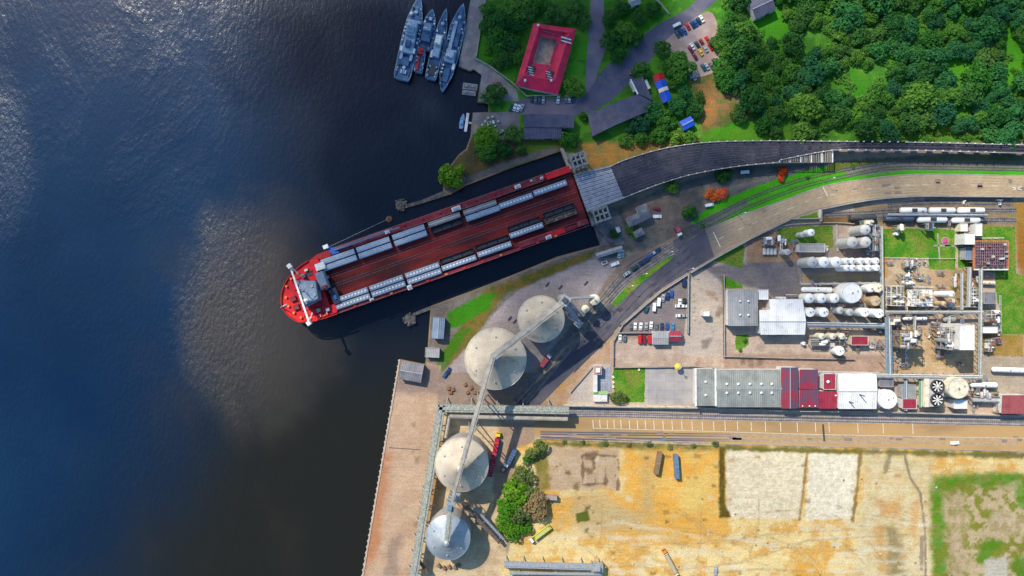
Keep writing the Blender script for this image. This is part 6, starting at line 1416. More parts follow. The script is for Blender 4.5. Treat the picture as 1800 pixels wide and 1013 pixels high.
# ------------------------------------------------------------------ road vehicles
CC = {'white': (.75,.75,.73), 'silver': (.42,.44,.46), 'grey': (.17,.18,.19), 'black': (.015,.016,.018), 'red': (.5,.015,.02), 'maroon': (.2,.012,.03), 'blue': (.02,.08,.3), 'dark blue': (.012,.03,.1), 'dark green': (.012,.045,.035), 'yellow': (.8,.42,.02), 'teal': (.015,.09,.12), 'brown': (.08,.045,.03), 'sky blue': (.06,.2,.42)}
def carpaint(c): return mat('car paint '+c, CC[c], rough=.28, fine=.03, spec=.6, metal=.3 if c in ('silver','grey') else 0)
def carbody(kind, c):
    r = thing('parked_car', 'c', 'car')
    prof = {'car': [(-2.2,.3),(-2.25,.75),(-2.1,.95),(-1.75,1.0),(-1.15,1.42),(.25,1.45),(1.0,1.02),(1.95,.88),(2.2,.65),(2.2,.3)], 'van': [(-2.5,.3),(-2.5,1.9),(-2.35,2.0),(1.3,2.0),(1.9,1.2),(2.45,1.0),(2.5,.3)], 'pickup': [(-2.6,.4),(-2.6,1.0),(-.6,1.0),(-.5,1.7),(.7,1.72),(1.3,1.1),(2.4,1.0),(2.5,.4)]}[kind]
    w = .88 if kind == 'car' else .95; b = MB(); n = len(prof); vs = []
    for s_ in (-1,1):
        for x, z in prof: vs.append((x, s_*w*(1 if z < 1.1 else .84), z))
    b.add(vs, [(i,(i+1)%n,(i+1)%n+n,i+n) for i in range(n)]); b.add([], [])
    tri = tessellate_polygon([[Vector((x,z,0)) for x,z in prof]])
    b.f += [tuple(t) for t in tri]+[tuple(i+n for i in t)[::-1] for t in tri]
    bd = b.build('body', carpaint(c), r)
    b = MB()
    def strip(p, q, e=.012):
        (x0,z0),(x1,z1) = p,q; h = [(w*(1 if z < 1.1 else .84))*.88 for z in (z0,z1)]; d = Vector((z0-z1,0,x1-x0)).normalized()*e*(1 if x1 < x0 else -1)
        d = Vector((d.x,0,abs(d.z))); b.add([(x0+d.x,-h[0],z0+d.z),(x0+d.x,h[0],z0+d.z),(x1+d.x,h[1],z1+d.z),(x1+d.x,-h[1],z1+d.z)], [(0,1,2,3)])
    if kind == 'car': strip((.3,1.43),(.95,1.06)); strip((-1.7,1.04),(-1.2,1.4)); xs = (-1.4,.6); z0, z1 = 1.03, 1.36
    elif kind == 'van': strip((1.34,1.95),(1.86,1.26)); xs = (.2,1.4); z0, z1 = 1.3, 1.8
    else: strip((.74,1.68),(1.26,1.14)); strip((-.585,1.1),(-.505,1.62)); xs = (-.4,.8); z0, z1 = 1.12, 1.6
    for s_ in (-1,1): y = s_*(w*.84+.02) ; b.add([(xs[0],s_*(w*.93),z0),(xs[1],s_*(w*.93),z0),(xs[1]-.45,y,z1),(xs[0]+.35,y,z1)], [(0,1,2,3)])
    b.build('windows', M['glass'], r)
    for x in (-1.4,1.4):
        for s_ in (-1,1): b = MB(); b.tube((x,s_*(w-.2),.32),(x,s_*(w+.01),.32),.33,12); b.build('wheel', M['black'], r)
    return r
def car(px, py, ang, c, label, kind='car', group=None):
    p = W(px, py); return inst(('car',kind,c), lambda: carbody(kind, c), (p.x,p.y,.04), R(ang)+(TR.random()-.5)*.05, label, 'van' if kind == 'van' else ('pickup' if kind == 'pickup' else 'car'), group)
def rowof(pos, ang, place, kinds=None, grp=None):
    for i, (x, y, c) in enumerate(pos): kd = (kinds or {}).get(i, 'car'); car(x, y, ang, c, '%s %s %s from the left in %s' % (c, kd, ordn(i), place), kd, grp)
rowof([(1190,61,'teal'),(1196,58,'dark blue'),(1202.5,55.5,'blue'),(1208.5,47.5,'red'),(1217,44.5,'dark blue'),(1222,41.5,'blue'),(1227.5,38,'dark green'),(1233,34.5,'white')], -60, 'the upper row of the hillside car park', grp='cars in the hillside car park')
car(1189, 45, 25, 'white', 'white van parked across above the upper row of the hillside car park', 'van')
rowof([(1213.5,88,'maroon'),(1216.5,83,'white'),(1225.5,80,'dark green'),(1233,75.5,'maroon'),(1243,70.5,'red')], -58, 'the upper middle row, hillside car park', grp='cars in the hillside car park')
rowof([(1221,100.5,'maroon'),(1231,93,'yellow'),(1239.5,87,'silver'),(1249,83.5,'red')], -58, 'the lower middle row, hillside car park', grp='cars in the hillside car park')
rowof([(1236,119.5,'teal'),(1242,118,'silver'),(1249.5,116.5,'grey'),(1255.5,110,'dark blue'),(1261,107.5,'silver')], -60, 'the bottom row of the hillside car park', grp='cars in the hillside car park')
rowof([(1207,132,'dark green'),(1213,133,'silver'),(1219,137,'silver')], -55, 'the group below the hillside car park', grp='cars below the hillside car park')
car(1265, 84, -50, 'black', 'black car just right of the small tree in the hillside car park'); car(1275, 99, -55, 'brown', 'brown car alone on the east edge of the hillside car park')
rowof([(1112,131,'grey')], -20, 'the drive near the diagonal naval road')
rowof([(935,174,'dark green'),(941,176,'grey'),(948,176,'teal'),(955,176,'silver'),(981,176,'white'),(995,175,'grey'),(1001,175,'silver'),(1007,175,'dark blue')], 85, 'the row along the naval street', grp='cars along the naval street')
rowof([(899,190,'dark blue'),(905,189.5,'white'),(911,191,'white'),(917,190,'silver')], 70, 'the group at the boat yard entrance', grp='cars at the boat yard')
car(880, 233, 30, 'silver', 'silver car standing alone in the boat yard'); car(863,217,20,'white','white car at the water side of the boat yard')
# staff car park
rowof([(1136,544,'teal')], 60, 'the staff car park, alone at the south west')
rowof([(1149.5,540,'white'),(1157.5,531,'white'),(1165,524,'silver'),(1173,521,'dark blue'),(1180,516.5,'blue')], 85, 'the stepped row, staff car park', {0:'van',1:'van'}, 'cars in the staff car park')
rowof([(1194.5,532,'white'),(1203,531,'black')], 88, 'the upper pair by the staff wall', grp='cars by the east wall'); 
rowof([(1193,538,'white'),(1201,538,'white')], 2, 'the second pair by the staff wall', grp='cars by the east wall')
rowof([(1194,555,'white'),(1202,555,'silver')], 2, 'the lowest pair by the staff wall', grp='cars by the east wall')
rowof([(1109.5,573.5,'grey'),(1116,574,'white'),(1126,574,'white'),(1135.5,573.5,'silver'),(1144,572,'white'),(1153,574,'grey'),(1163,574.5,'dark blue'),(1172,574,'blue'),(1182,574.5,'sky blue')], 87, 'the southern row, staff car park', grp='cars in the southern row of the staff car park')
rowof([(1089.5,594,'white'),(1098,595,'grey')], 88, 'the pair below the dark wall', grp='cars below the dark wall')
rowof([(1124,596,'red'),(1131.5,596.5,'maroon'),(1140.5,596.5,'red')], 88, 'the red trio beside the carport', {0:'van',1:'van',2:'van'}, 'red vans beside the carport')
car(1201.5, 496, 85, 'dark blue', 'dark blue van tucked in the north corner of the staff car park', 'van')
rowof([(1101.5,481.5,'silver'),(1115.5,471,'dark green'),(1128.5,461,'dark blue'),(1136,456.5,'dark blue'),(1143.5,449,'blue'),(1150,444,'silver'),(1155,440,'dark blue')], 33, 'the file along the grass verge', grp='cars parked north of the grass verge')
rowof([(1088,447,'white'),(1094,446,'silver')], 85, 'the pair by the long pale shed', grp='cars by the long pale shed')
car(1081, 464, 20, 'white', 'white pickup on the pale apron beside the lane', 'pickup'); car(1154, 367, -20, 'maroon', 'dark red car beside the grey slip house'); car(1155, 381, 0, 'white', 'white pickup beside the grey slip house', 'pickup')
car(1677, 778, 2, 'white', 'white pickup driving on the ochre road', 'pickup'); car(1257, 1002, 85, 'silver', 'silver pickup at the bottom of the dirt lot', 'pickup'); car(783,658,60,'blue','blue car beside the silo yard fence'); car(788,652,60,'dark blue','dark blue car next to the blue one beside the silo yard')
car(1309,303,5,'white','white pickup with load in the viaduct shade','pickup'); car(1246,361,10,'white','white van below the orange flowering trees','van'); car(872,148,0,'red','red car at the corner of the naval pier')
def wheels(r, xs, w=1.15):
    for x in xs:
        for s_ in (-1,1): b = MB(); b.tube((x,s_*(w-.28),.5),(x,s_*w,.5),.5,12); b.build('wheel', M['black'], r)
def truck(label, px, py, ang, cab, box, L_, kind='box', name='truck', tr=True, gap=.7):
    p = W(px,py); r = thing(name, label, 'truck' if cab else 'trailer', (p.x,p.y,.04), R(ang)); x0 = -L_/2; cl = 2.3 if cab else 0; X1 = L_/2-cl-(gap if cab else 0)
    if cab:
        b = MB(); prof = [(0,.6),(0,2.9),(1.6,2.95),(2.1,1.9),(2.3,1.6),(2.3,.6)]; n = len(prof)
        b.add([(L_/2-2.3+x, s_*1.2, z) for s_ in (-1,1) for x, z in prof], [(i,(i+1)%n,(i+1)%n+n,i+n) for i in range(n)]+[tuple(range(n)),tuple(range(n,2*n))[::-1]]); c = b.build('cab', cab, r)
        b = MB(); b.add([(L_/2-.66,-1.05,2.9),(L_/2-.66,1.05,2.9),(L_/2-.2,1.05,1.98),(L_/2-.2,-1.05,1.98)], [(0,1,2,3)]); b.v = [(x+.03,y,z+.03) for x,y,z in b.v]; b.build('windscreen', M['glass'], c)
        b = MB(); b.box(L_/2-2.3-gap/2,0,.7,gap+.6,.9,.3); b.build('coupling', M['dark'], r)
    b = MB()
    if kind == 'box': b.box((x0+X1)/2,0,1.0,X1-x0,2.5,2.7); b.build('trailer_box', box, r); b = MB(); [b.box(x0+(X1-x0)*t/6,0,3.703,.12,2.5,.06) for t in range(1,6)]; b.build('roof_bow', M['galv'], r)
    elif kind == 'tip':
        b.box((x0+X1)/2,0,1.0,X1-x0,2.5,.2)
        for s_ in (-1,1): b.box((x0+X1)/2,s_*1.19,1.203,X1-x0,.12,1.5); b.box((x0+X1)/2+s_*((X1-x0)/2-.07),0,1.206,.12,2.26,1.5)
        b.build('tipper_body', box, r); b = MB(); b.box((x0+X1)/2,0,1.21,X1-x0-.4,2.2,1.1,0,.85); b.build('load', mat('load '+box.name, tuple(box_c*.8 for box_c in (.55,.56,.2)) if box is M['lime'] else (.4,.34,.22), rough=.95), r)
    b = MB(); b.box((x0+X1)/2,0,.7,X1-x0,1.0,.3); b.build('chassis', M['dark'], r)
    wheels(r, ([L_/2-.9] if cab else [])+[x0+1.2,x0+2.5]+([X1-1.0] if cab else []))
    return r
redbox = mat('red trailer', k((206,30,60),.7), k((180,26,50),.7), .4, rough=.5)
truck('red articulated trailer with yellow cab between silo and lane', 871.5, 784, 79, M['yellow'], redbox, 17, gap=1.2)
truck('dark red trailer half in the silo shadow behind the red lorry', 864.5, 822, 78, None, redbox, 9, name='trailer')
truck('dark blue trailer parked on the lane beside the silo shadow', 899, 801, 62, None, mat('slate blue trailer', k((70,100,140),.7), k((60,84,120),.7), .4, rough=.5), 10, name='trailer')
truck('small white and rust tipper truck under the silo shadow edge', 887, 820, 60, M['white'], M['rust'], 6, 'tip')
truck('lime yellow tipper lorry with white cab beside the green clump', 949, 937, 217, M['white'], M['lime'], 15, 'tip')
truck('grey box trailer beside the dry brown tree', 959, 871.5, -4, None, mat('pale grey trailer', k((190,170,158),.65), k((170,152,142),.65), .4, rough=.6), 13, name='trailer')
truck('brown box trailer standing near the ditch', 1155, 812, 80, None, mat('brown trailer', k((160,130,98),.65), k((140,112,84),.65), .4, rough=.6), 13, name='trailer')
truck('blue box trailer next to the brown one near the ditch', 1187, 818, 94, None, mat('sky blue trailer', k((112,146,184),.62), k((92,126,166),.62), .4, rough=.5), 14, name='trailer')
truck('lorry with orange cab and cream tipper at the bottom of the lot', 1176, 986, 118, M['orange'], M['cream'], 17, 'tip', gap=1.0)
truck('pink and white lorry on the tracks below the rusty loading tower', 959, 633, 52, M['white'], mat('dusty pink trailer', k((196,60,90),.7), k((170,60,80),.7), .4, rough=.6), 9)
truck('small red lorry with white cab at the road junction', 1191, 408, -65, M['white'], redbox, 6, 'box', gap=.4)
truck('white lorry standing beside the striped boat shed', 1128, 160, 120, M['white'], M['white'], 6, 'box', gap=.3)
for x, y, lb in ((1062,462,'white skip on the pale silo apron'),):
    p = W(x,y); r = thing('skip', lb, 'skip', (p.x,p.y,.02), R(20)); b = MB(); b.box(0,0,0,3,1.8,1.2,0,1.15); b.build('body', M['white'], r); b = MB(); b.box(0,0,1.203,2.6,1.4,.1); b.build('load', M['rust'], r)
# ------------------------------------------------------------------ chemical plant: tanks, vessels, racks
def tank(label, px, py, rp, h, m='tankwhite', roof='cone', z0=0, name='storage_tank', group=None, stair=True):
    o = W(px,py,h); o.z = 0; r_ = rp*K*(CAMH-h)/CAMH; r = thing(name, label, 'tank', o, 0, group)
    b = MB(); b.lathe(0,0,[(r_*1.01,z0),(r_*1.01,z0+.3),(r_,z0+.33),(r_,h)],32); b.build('shell', M[m], r, True)
    b = MB()
    if roof == 'dome': b.lathe(0,0,[(r_*1.0,h-.02),(r_*1.02,h+.1)]+[(r_*math.cos(a),h+.1+r_*.45*math.sin(a)) for a in (.2,.5,.8,1.1,1.35)],32)
    elif roof == 'cone': b.lathe(0,0,[(r_*1.0,h-.02),(r_*1.03,h+.06),(r_*.06,h+r_*.16)],32)
    else: b.lathe(0,0,[(r_*1.0,h-.02),(r_*1.02,h+.05),(r_*.1,h+.12)],32)
    rf = b.build('roof', M[m], r, True)
    b = MB(); zt = h+(r_*.54 if roof == 'dome' else r_*.16); b.cyl(0,0,zt-.05,zt+.5,min(.45,r_*.2),None,10); b.cyl(r_*.55,r_*.2,h+r_*.08,h+r_*.1+.7,min(.3,r_*.14),None,8); b.build('nozzle', M['galv'], rf)
    if r_ > 4.2:
        b = MB(); n = 20; 
        for zz in (.55,1.0):
            for i in range(n): a0, a1 = 6.2832*i/n, 6.2832*(i+1)/n; b.tube((r_*.99*math.cos(a0),r_*.99*math.sin(a0),h+zz),(r_*.99*math.cos(a1),r_*.99*math.sin(a1),h+zz),.035,4)
        for i in range(n): a0 = 6.2832*i/n; b.tube((r_*.99*math.cos(a0),r_*.99*math.sin(a0),h),(r_*.99*math.cos(a0),r_*.99*math.sin(a0),h+1.0),.035,4)
        b.build('handrail', M['galv'], rf)
        b = MB(); n = int(h*2)
        for i in range(n): a = 3.4+i*.55/r_; b.box((r_+.4)*math.cos(a),(r_+.4)*math.sin(a),.3+i*.5,.8,.5,.08,a)
        b.build('stair', M['galv'], r)
    return r
for i, (x, y, rp, hh, m, lb) in enumerate([(1521,404,9.3,14,'tankgrey','grey domed tall tank at the top of the group of three'),(1498.5,426,9.6,14,'tankgrey','grey domed tall tank at the lower left of the group of three'),(1521.5,426,9.6,14,'tankgrey','grey domed tall tank at the lower right of the group of three')]): tank(lb, x, y, rp, hh, m, 'dome', group='three tall grey tanks')
for i, x in enumerate((1428,1448.5,1470)): tank('tall white tank %s in the row below the long flat building' % ('on the left','in the middle','on the right')[i], x, 461, 9.3, 14, 'tankwhite' if i else 'tankgrey', 'dome', group='row of three tall white tanks')
for row, y, hh in (('upper',459,11),('lower',471,11)):
    for i, x in enumerate((1488,1498,1513,1526,1540)): tank('slim white tank, %s from the left in the %s row of five' % (ordn(i), row), x+(1 if row == 'lower' else 0), y, 5.8, hh, 'tankwhite', 'dome', group='slim white tanks in two rows of five')
for i, x in enumerate((1423,1444.5,1467)): tank('white dome topped tank %s in the row under the long white vessel' % ('on the left','in the middle','on the right')[i], x, 524.5, 8.6, 9, 'tankwhite', 'dome', group='three dome topped tanks')
tank('big cream white tank, widest on the tank terrace', 1497, 515, 17.5, 11, 'tankwhite', 'cone')
tank('cream tank at the upper right corner of the tank terrace', 1543, 506, 7.8, 10, 'cream', 'cone'); tank('white tank touching the cream corner tank', 1530.5, 507, 7.3, 8, 'tankwhite', 'dome'); tank('tan brown tank on the right of the tank terrace', 1539, 529, 8.6, 8, 'tanktan', 'cone')
tank('white round tank at the far left of the lower terrace row', 1424, 549, 8, 8, 'tankwhite', 'cone'); tank('cream white tank second in the lower terrace row', 1448, 549, 8.2, 10, 'tankwhite', 'cone')
tank('dusty pinkish tank third in the lower terrace row', 1477, 546, 6.5, 7, 'tankgrey', 'dome'); tank('grey dull tank fourth in the lower terrace row', 1494, 549, 6.5, 8, 'tankgrey', 'dome'); tank('white tank fifth in the lower terrace row', 1520, 549, 7.8, 12, 'tankwhite', 'cone'); tank('white tank at the right end of the lower terrace row', 1545, 551, 7.8, 12, 'tankwhite', 'cone')
for i, x in enumerate((1445,1464,1480.5)): tank('small cream domed tank %s of the three on the pipe frame' % ('on the left','in the middle','on the right')[i], x, 591.5, 5.6, 7, 'cream', 'dome', group='three small cream domed tanks')
tank('white tank standing alone below the pipe frame', 1476, 617, 8, 8, 'tankwhite', 'cone')
tank('white round tank beside the white gabled hall', 1560, 702, 16.5, 8, 'tankwhite', 'cone')
tank('large cream topped tank beside the cooling tower', 1684, 682, 18.5, 12, 'cream', 'flat')
tank('white tank at the left of the green plot', 1411, 412.5, 5, 6, 'tankgrey', 'dome'); tank('cream white tank at the right of the green plot', 1426, 409, 6.3, 7, 'tankwhite', 'dome'); tank('small grey tank casting a dark shadow on the gate yard', 1384, 443, 5, 9, 'tankgrey', 'cone')
tank('small orange brown vessel beside the white column', 1659, 534, 4.5, 7, 'tanktan', 'dome'); tank('white slender column in the sandy yard', 1673, 517, 5.5, 14, 'tankwhite', 'dome'); tank('small dark vessel at the foot of the white column', 1674, 536, 4.5, 6, 'tankgrey', 'dome')
tank('small white lawn tank at the top edge of the big lawn', 1577.5, 411, 3.2, 3, 'tankwhite', 'dome'); tank('small pale lawn tank near the lawn path', 1636, 402, 3.2, 3, 'tankwhite', 'dome')
tank('tiny white drum beside the southern brick wall', 1413, 604, 3, 3, 'tankwhite', 'flat', stair=False)
def tee(): 
    o = W(1661,424); r = thing('valve_pit', 'round pink topped pit ringed with concrete on the lawn', 'pit', (o.x,o.y,.03)); b = MB(); b.lathe(0,0,[(2.3,0),(2.3,.4),(1.9,.45),(1.9,.1)],20); b.build('rim', M['concrete'], r); b = MB(); b.lathe(0,0,[(1.6,.05),(1.6,.3),(1.0,.6)],16); b.build('lid', M['magenta'], r)
tee()
def bullet(label, x0, y0, x1, y1, rp, m='tankwhite', z=1.2, name='pressure_vessel'):
    r_ = rp*K; p0, p1 = W(x0,y0,z+r_*2), W(x1,y1,z+r_*2); c = (p0+p1)/2; d = p1-p0; L_ = d.length; r = thing(name, label, 'tank', (c.x,c.y,0), math.atan2(d.y,d.x))
    b = MB(); prof = [(.05,-L_/2),(r_*.6,-L_/2+r_*.2),(r_,-L_/2+r_*.7),(r_,L_/2-r_*.7),(r_*.6,L_/2-r_*.2),(.05,L_/2)]; b.lathe(0,0,prof,20); b.v = [(zz,x,y+z+r_) for x,y,zz in b.v]; b.build('shell', M[m], r, True)
    for s_ in (-1,1): b = MB(); b.box(s_*L_*.3,0,0,.5,r_*1.6,z+r_*.4); b.build('saddle', M['concrete'], r)
    b = MB(); b.cyl(0,0,z+2*r_-.1,z+2*r_+.5,.4,None,10); b.cyl(L_*.25,0,z+2*r_-.1,z+2*r_+.4,.2,None,8); b.build('manway', M['galv'], r)
bullet('long white horizontal vessel at the top of the tank terrace', 1410, 509, 1466, 510, 4.6)
bullet('long white horizontal vessel above the dark pipe bay by the south wall', 1708, 677, 1757, 678, 5); bullet('white horizontal vessel cut off by the right edge', 1746, 650, 1806, 652, 4.5)
bullet('blue grey horizontal vessel below the pale block at the wagon sidings', 1706, 430, 1706, 464, 3, 'bluesteel') if False else None
bullet('short white vessel at the west end of the south pipe rack', 1570, 565, 1570, 566, 2) if False else None
bullet('pale green horizontal vessel on the rack north of the white tower', 1660, 561, 1684, 561, 5, 'greengal', 2); bullet('cream horizontal vessel right of the rusty cooling frame', 1726, 497, 1752, 498, 3.2, 'cream')
bullet('striped white heat exchanger, left one of the pair', 1588, 560, 1606, 560, 3.6, 'tankwhite', 2.5); bullet('striped white heat exchanger, right one of the pair', 1610, 560, 1632, 560, 3.6, 'tankwhite', 2.5)
# tank wagons on the sidings
def tankcar(mk_):
    L_ = 16.4; r = thing('tank_wagon', 'w', 'tank wagon'); b = MB(); q = 1.55; b.lathe(0,0,[(.1,-L_/2+.4),(q*.7,-L_/2+.6),(q,-L_/2+1.2),(q,L_/2-1.2),(q*.7,L_/2-.6),(.1,L_/2-.4)],20); b.v = [(z,x,y+2.6) for x,y,z in b.v]; b.build('barrel', mk_, r, True)
    b = MB(); b.cyl(0,0,4.0,4.7,.55,None,12); b.box(0,0,4.2,3.2,1.8,.08); b.build('dome_cover', M['dark'], r)
    b = MB(); b.box(0,0,.75,L_,1.0,.3)
    for s_ in (-1,1): b.box(s_*L_/2*.96,0,1.0,.6,2.6,.2)
    b.build('underframe', M['dark'], r); bogies(r, L_); return r
tcb = mat('slate tank wagon', k((96,112,140),.7), k((76,88,112),.7), .4, rough=.5)
def tw(x0, x1, y, m, lb, g=None):
    p0, p1 = W(x0,y,4), W(x1,y,4); inst(('tw',m.name), lambda: tankcar(m), ((p0.x+p1.x)/2,p0.y,.3), 0, lb, 'tank wagon', g, ((p1.x-p0.x)/16.4,1.15,1.1))
for i, (a, b_) in enumerate(((1582,1631),(1633,1681.5),(1683.5,1733))): tw(a, b_, 370, M['tankwhite'], 'white tank wagon %s in the upper row of three' % ('on the left','in the middle','on the right')[i], 'white tank wagons on the sidings')
tw(1612,1667,386,M['tankwhite'],'white tank wagon on the left of the lower pair','white tank wagons on the sidings'); tw(1672,1725,387,M['tankwhite'],'white tank wagon on the right of the lower pair','white tank wagons on the sidings')
tw(1556,1609,384,tcb,'slate blue tank wagon left of the lower white pair'); tw(1494,1543,382,M['dark'],'black tank wagon alone at the west end of the siding')
# pipe racks
def rack(label, pts, w, z, m='bluesteel', n=4, step=18):
    p3 = [W(x,y,z) for x,y in pts]; o = Vector((p3[0].x,p3[0].y,0)); r = thing('pipe_rack', label, 'pipe rack', o)
    wm = w*K
    for i in range(n):
        off = (-.5+(i+.5)/n)*wm; b = MB(o)
        for a, c in zip(p3, p3[1:]):
            d = (c-a).normalized(); q = Vector((-d.y,d.x,0)); b.tube(a+q*off+Vector((0,0,.4)), c+q*off+Vector((0,0,.4)), .16+.1*((i*7)%3), 8)
        b.build('pipe', M[('galv',m,'tankgrey',m,'white')[i%5]], r)
    b = MB(o); bp = []
    for a, c in zip(p3, p3[1:]):
        L_ = (c-a).length; d = (c-a).normalized(); q = Vector((-d.y,d.x,0)); k_ = max(1,int(L_/(step*K)))
        for j in range(k_+1):
            p = a+(c-a)*(j/k_); b.beam(p-q*wm/2, p+q*wm/2, .3, .3); bp += [p-q*wm*.46, p+q*wm*.46]
        for s_ in (-1,1): b.beam(a+q*s_*wm*.47+Vector((0,0,-.02)), c+q*s_*wm*.47+Vector((0,0,-.02)), .22, .28)
    b.build('beam', M[m], r)
    for p in bp[:80]: b = MB(o); b.box(p.x,p.y,0,.3,.3,z); b.build('post', M[m], r)
    b = MB(o)
    for a, c in zip(p3, p3[1:]): b.beam(a+Vector((0,0,.05)), c+Vector((0,0,.05)), wm*.85, .08)
    b.build('tray', M[m], r)
    return r
rack('wide blue grey pipe rack running north to south in mid plant', [(1561,558),(1563,660)], 12, 7)
rack('blue grey pipe rack along the south of the process yard', [(1541,661),(1726,664)], 8, 7, 'greengal', 5)
rack('green grey pipe rack running north to south by the white tower', [(1724,470),(1722,666)], 7, 7, 'greengal', 4)
rack('green grey pipe rack along the north of the process yard', [(1556,549),(1728,549)], 6, 7, 'greengal', 4)
rack('blue pipe rack below the tank terrace rows', [(1418,571),(1556,573)], 9, 6, 'bluesteel', 5)
rack('slim pipe rack along the west edge of the sandy yard', [(1549,398),(1551,556)], 6, 6, 'greengal', 4)
rack('pipe rack running from lawn to the cooling frame', [(1704,470),(1702,540)], 7, 5, 'galv', 4)
rack('thin pipe run at the foot of the domed tank row', [(1408,500),(1548,498)], 3, 2, 'tankgrey', 3)
rack('pipe rack between the tank wagon sidings', [(1560,378),(1735,379)], 3.4, 5, 'bluesteel', 3)
rack('pipe bundle crossing the yard right of the square box', [(1592,660),(1592,722)], 6, 5, 'bluesteel', 4); rack('green pipe bundle left of the cooling tower', [(1618,664),(1618,716)], 5, 5, 'green', 4)
rack('pale pipe bundle in the dark bay by the south wall', [(1710,703),(1758,704)], 7, 5, 'galv', 6)
rack('low pipe run crossing the sandy process yard', [(1556,505),(1640,506)], 3, 2, 'tankgrey', 3)
rack('low pipe run from the fan cooler to the long rack', [(1640,540),(1720,540)], 3, 2, 'rust', 3)
rack('narrow rack from the rusty structure up to the north rack', [(1608,552),(1606,592)], 4, 5, 'greengal', 3)
rack('narrow rack from the green grey structure up to the north rack', [(1668,552),(1667,580)], 4, 5, 'greengal', 3)
rack('narrow rack across the brown yard', [(1690,480),(1690,545)], 4, 4, 'galv', 3)
rack('blue pipe rack between the square box and the main racks', [(1545,571),(1561,572)], 7, 6, 'bluesteel', 4)
rack('thin pipe line along the southern brick wall', [(1300,652),(1545,656)], 2.4, 2.5, 'tankgrey', 2)
rack('pipe run in the grey yard by the terrace west fence', [(1380,520),(1402,520)], 4, 2, 'rust', 3)
# steel process structures
def process(label, x, y, w, d, h, m='steel', seed=1, n=7, floor='grate', name='process_structure', cols=(3,3), ang=0, kinds=('v','h','b')):
    o = W(x,y,h); o.z = 0; f = K*(CAMH-h)/CAMH; w *= f; d *= f; r = thing(name, label, 'structure', o, R(-ang)); rr = random.Random(seed)
    nx, ny = cols; nl = max(1,round(h/5))
    for i in range(nx):
        for j in range(ny): b = MB(); b.box((-.5+i/(nx-1))*w*.94,(-.5+j/(ny-1))*d*.94,0,.35,.35,h+.8); b.build('column', M[m], r)
    for l in range(1,nl+1):
        z = h*l/nl; b = MB()
        for i in range(nx): xx = (-.5+i/(nx-1))*w*.94; b.box(xx,0,z-.4,.3,d,.35)
        for j in range(ny): yy = (-.5+j/(ny-1))*d*.94; b.box(0,yy,z-.397,w,.3,.35)
        b.build('beam', M[m], r)
        b = MB(); b.box(-w*.22*(1 if l%2 else -1),0,z-.04,w*.5,d*.92,.07); b.box(w*.24*(1 if l%2 else -1),d*.22*(1 if l%2 else -1),z-.043,w*.46,d*.46,.07); b.build('platform', M[floor], r)
    b = MB()
    for s_ in (-1,1): b.box(0,s_*d/2,h+1.0,w,.07,.07); b.box(s_*w/2,0,h+1.0,.07,d,.07)
    b.build('handrail', M['yellow'] if seed%2 else M['galv'], r)
    for i in range(n):
        kx, ky = (rr.random()-.5)*w*.8, (rr.random()-.5)*d*.8; q = rr.choice(kinds); s = .5+rr.random()*.9; b = MB()
        if q == 'v': b.lathe(kx,ky,[(s,h*.3),(s,h+.6+rr.random()*2.2),(s*.5,h+3.2)],14); b.build('column_vessel', M[rr.choice(['tankwhite','tankgrey','galv','tanktan'])], r, True)
        elif q == 'h':
            b.lathe(0,0,[(s*.5,-1.8),(s*.8,-1.4),(s*.8,1.4),(s*.5,1.8)],12); t = rr.random() < .5; b.v = [((zz,x_,y_) if t else (x_,zz,y_)) for x_,y_,zz in b.v]; b.v = [(x_+kx,y_+ky,z_+h+s) for x_,y_,z_ in b.v]; b.build('drum', M[rr.choice(['tankwhite','galv','tankgrey'])], r, True)
        else: b.box(kx,ky,h+.04,1.2+rr.random()*1.6,1.0+rr.random()*1.4,.8+rr.random()*1.2); b.build('equipment_box', M[rr.choice(['tankgrey','steel','rust','cream','steel','bluesteel','tanktan','dark'])], r)
    for i in range(n):
        b = MB(); ya = (rr.random()-.5)*d*.9; xa = (rr.random()-.5)*w*.9; zz = h+.4+rr.random()*1.2
        if i%2: b.tube((-w/2,ya,zz),(w/2,ya,zz),.14,6); b.tube((w/2,ya,zz),(w/2,ya,.5),.14,6)
        else: b.tube((xa,-d/2,zz+.4),(xa,d/2,zz+.4),.12,6); b.tube((xa,-d/2,zz+.4),(xa,-d/2,.5),.12,6)
        b.build('pipe', M[rr.choice(['galv','tankgrey','rust','white'])], r)
    return r
process('dense rusty process structure casting a long shadow in the south yard', 1601, 597, 40, 30, 15, 'rust', 3, 14, cols=(4,3)); process('green grey process structure left of the white tower', 1674, 595, 24, 40, 14, 'steel', 4, 12, cols=(3,4))
process('orange brown equipment stand at the west of the green grey structure', 1653, 584, 16, 18, 6, 'rust', 6, 8, floor='rust')
process('white framed process unit with pale cladding in the sandy yard', 1577, 520, 22, 36, 9, 'white', 7, 10, cols=(3,4)); process('pale fan cooler unit with round fan on the sandy yard', 1621, 524, 38, 30, 8, 'white', 8, 9, floor='white', cols=(4,3))
process('small pump frame at the top left of the sandy yard', 1592, 492, 20, 22, 5, 'galv', 9, 8); process('rusty striped cooler at the corner of the two pipe racks', 1573, 562, 18, 16, 6, 'rust', 10, 5, floor='rust', kinds=('b','h'))
process('open pump stand below the lawn wagon loading', 1583, 400, 12, 8, 6, 'steel', 11, 3, cols=(2,2)); process('open loading stand near the lawn path', 1634, 398, 12, 10, 6, 'steel', 12, 3, cols=(2,2)); process('loading gantry at the west end of the tank wagons', 1526, 393, 14, 12, 9, 'bluesteel', 13, 4, cols=(2,2))
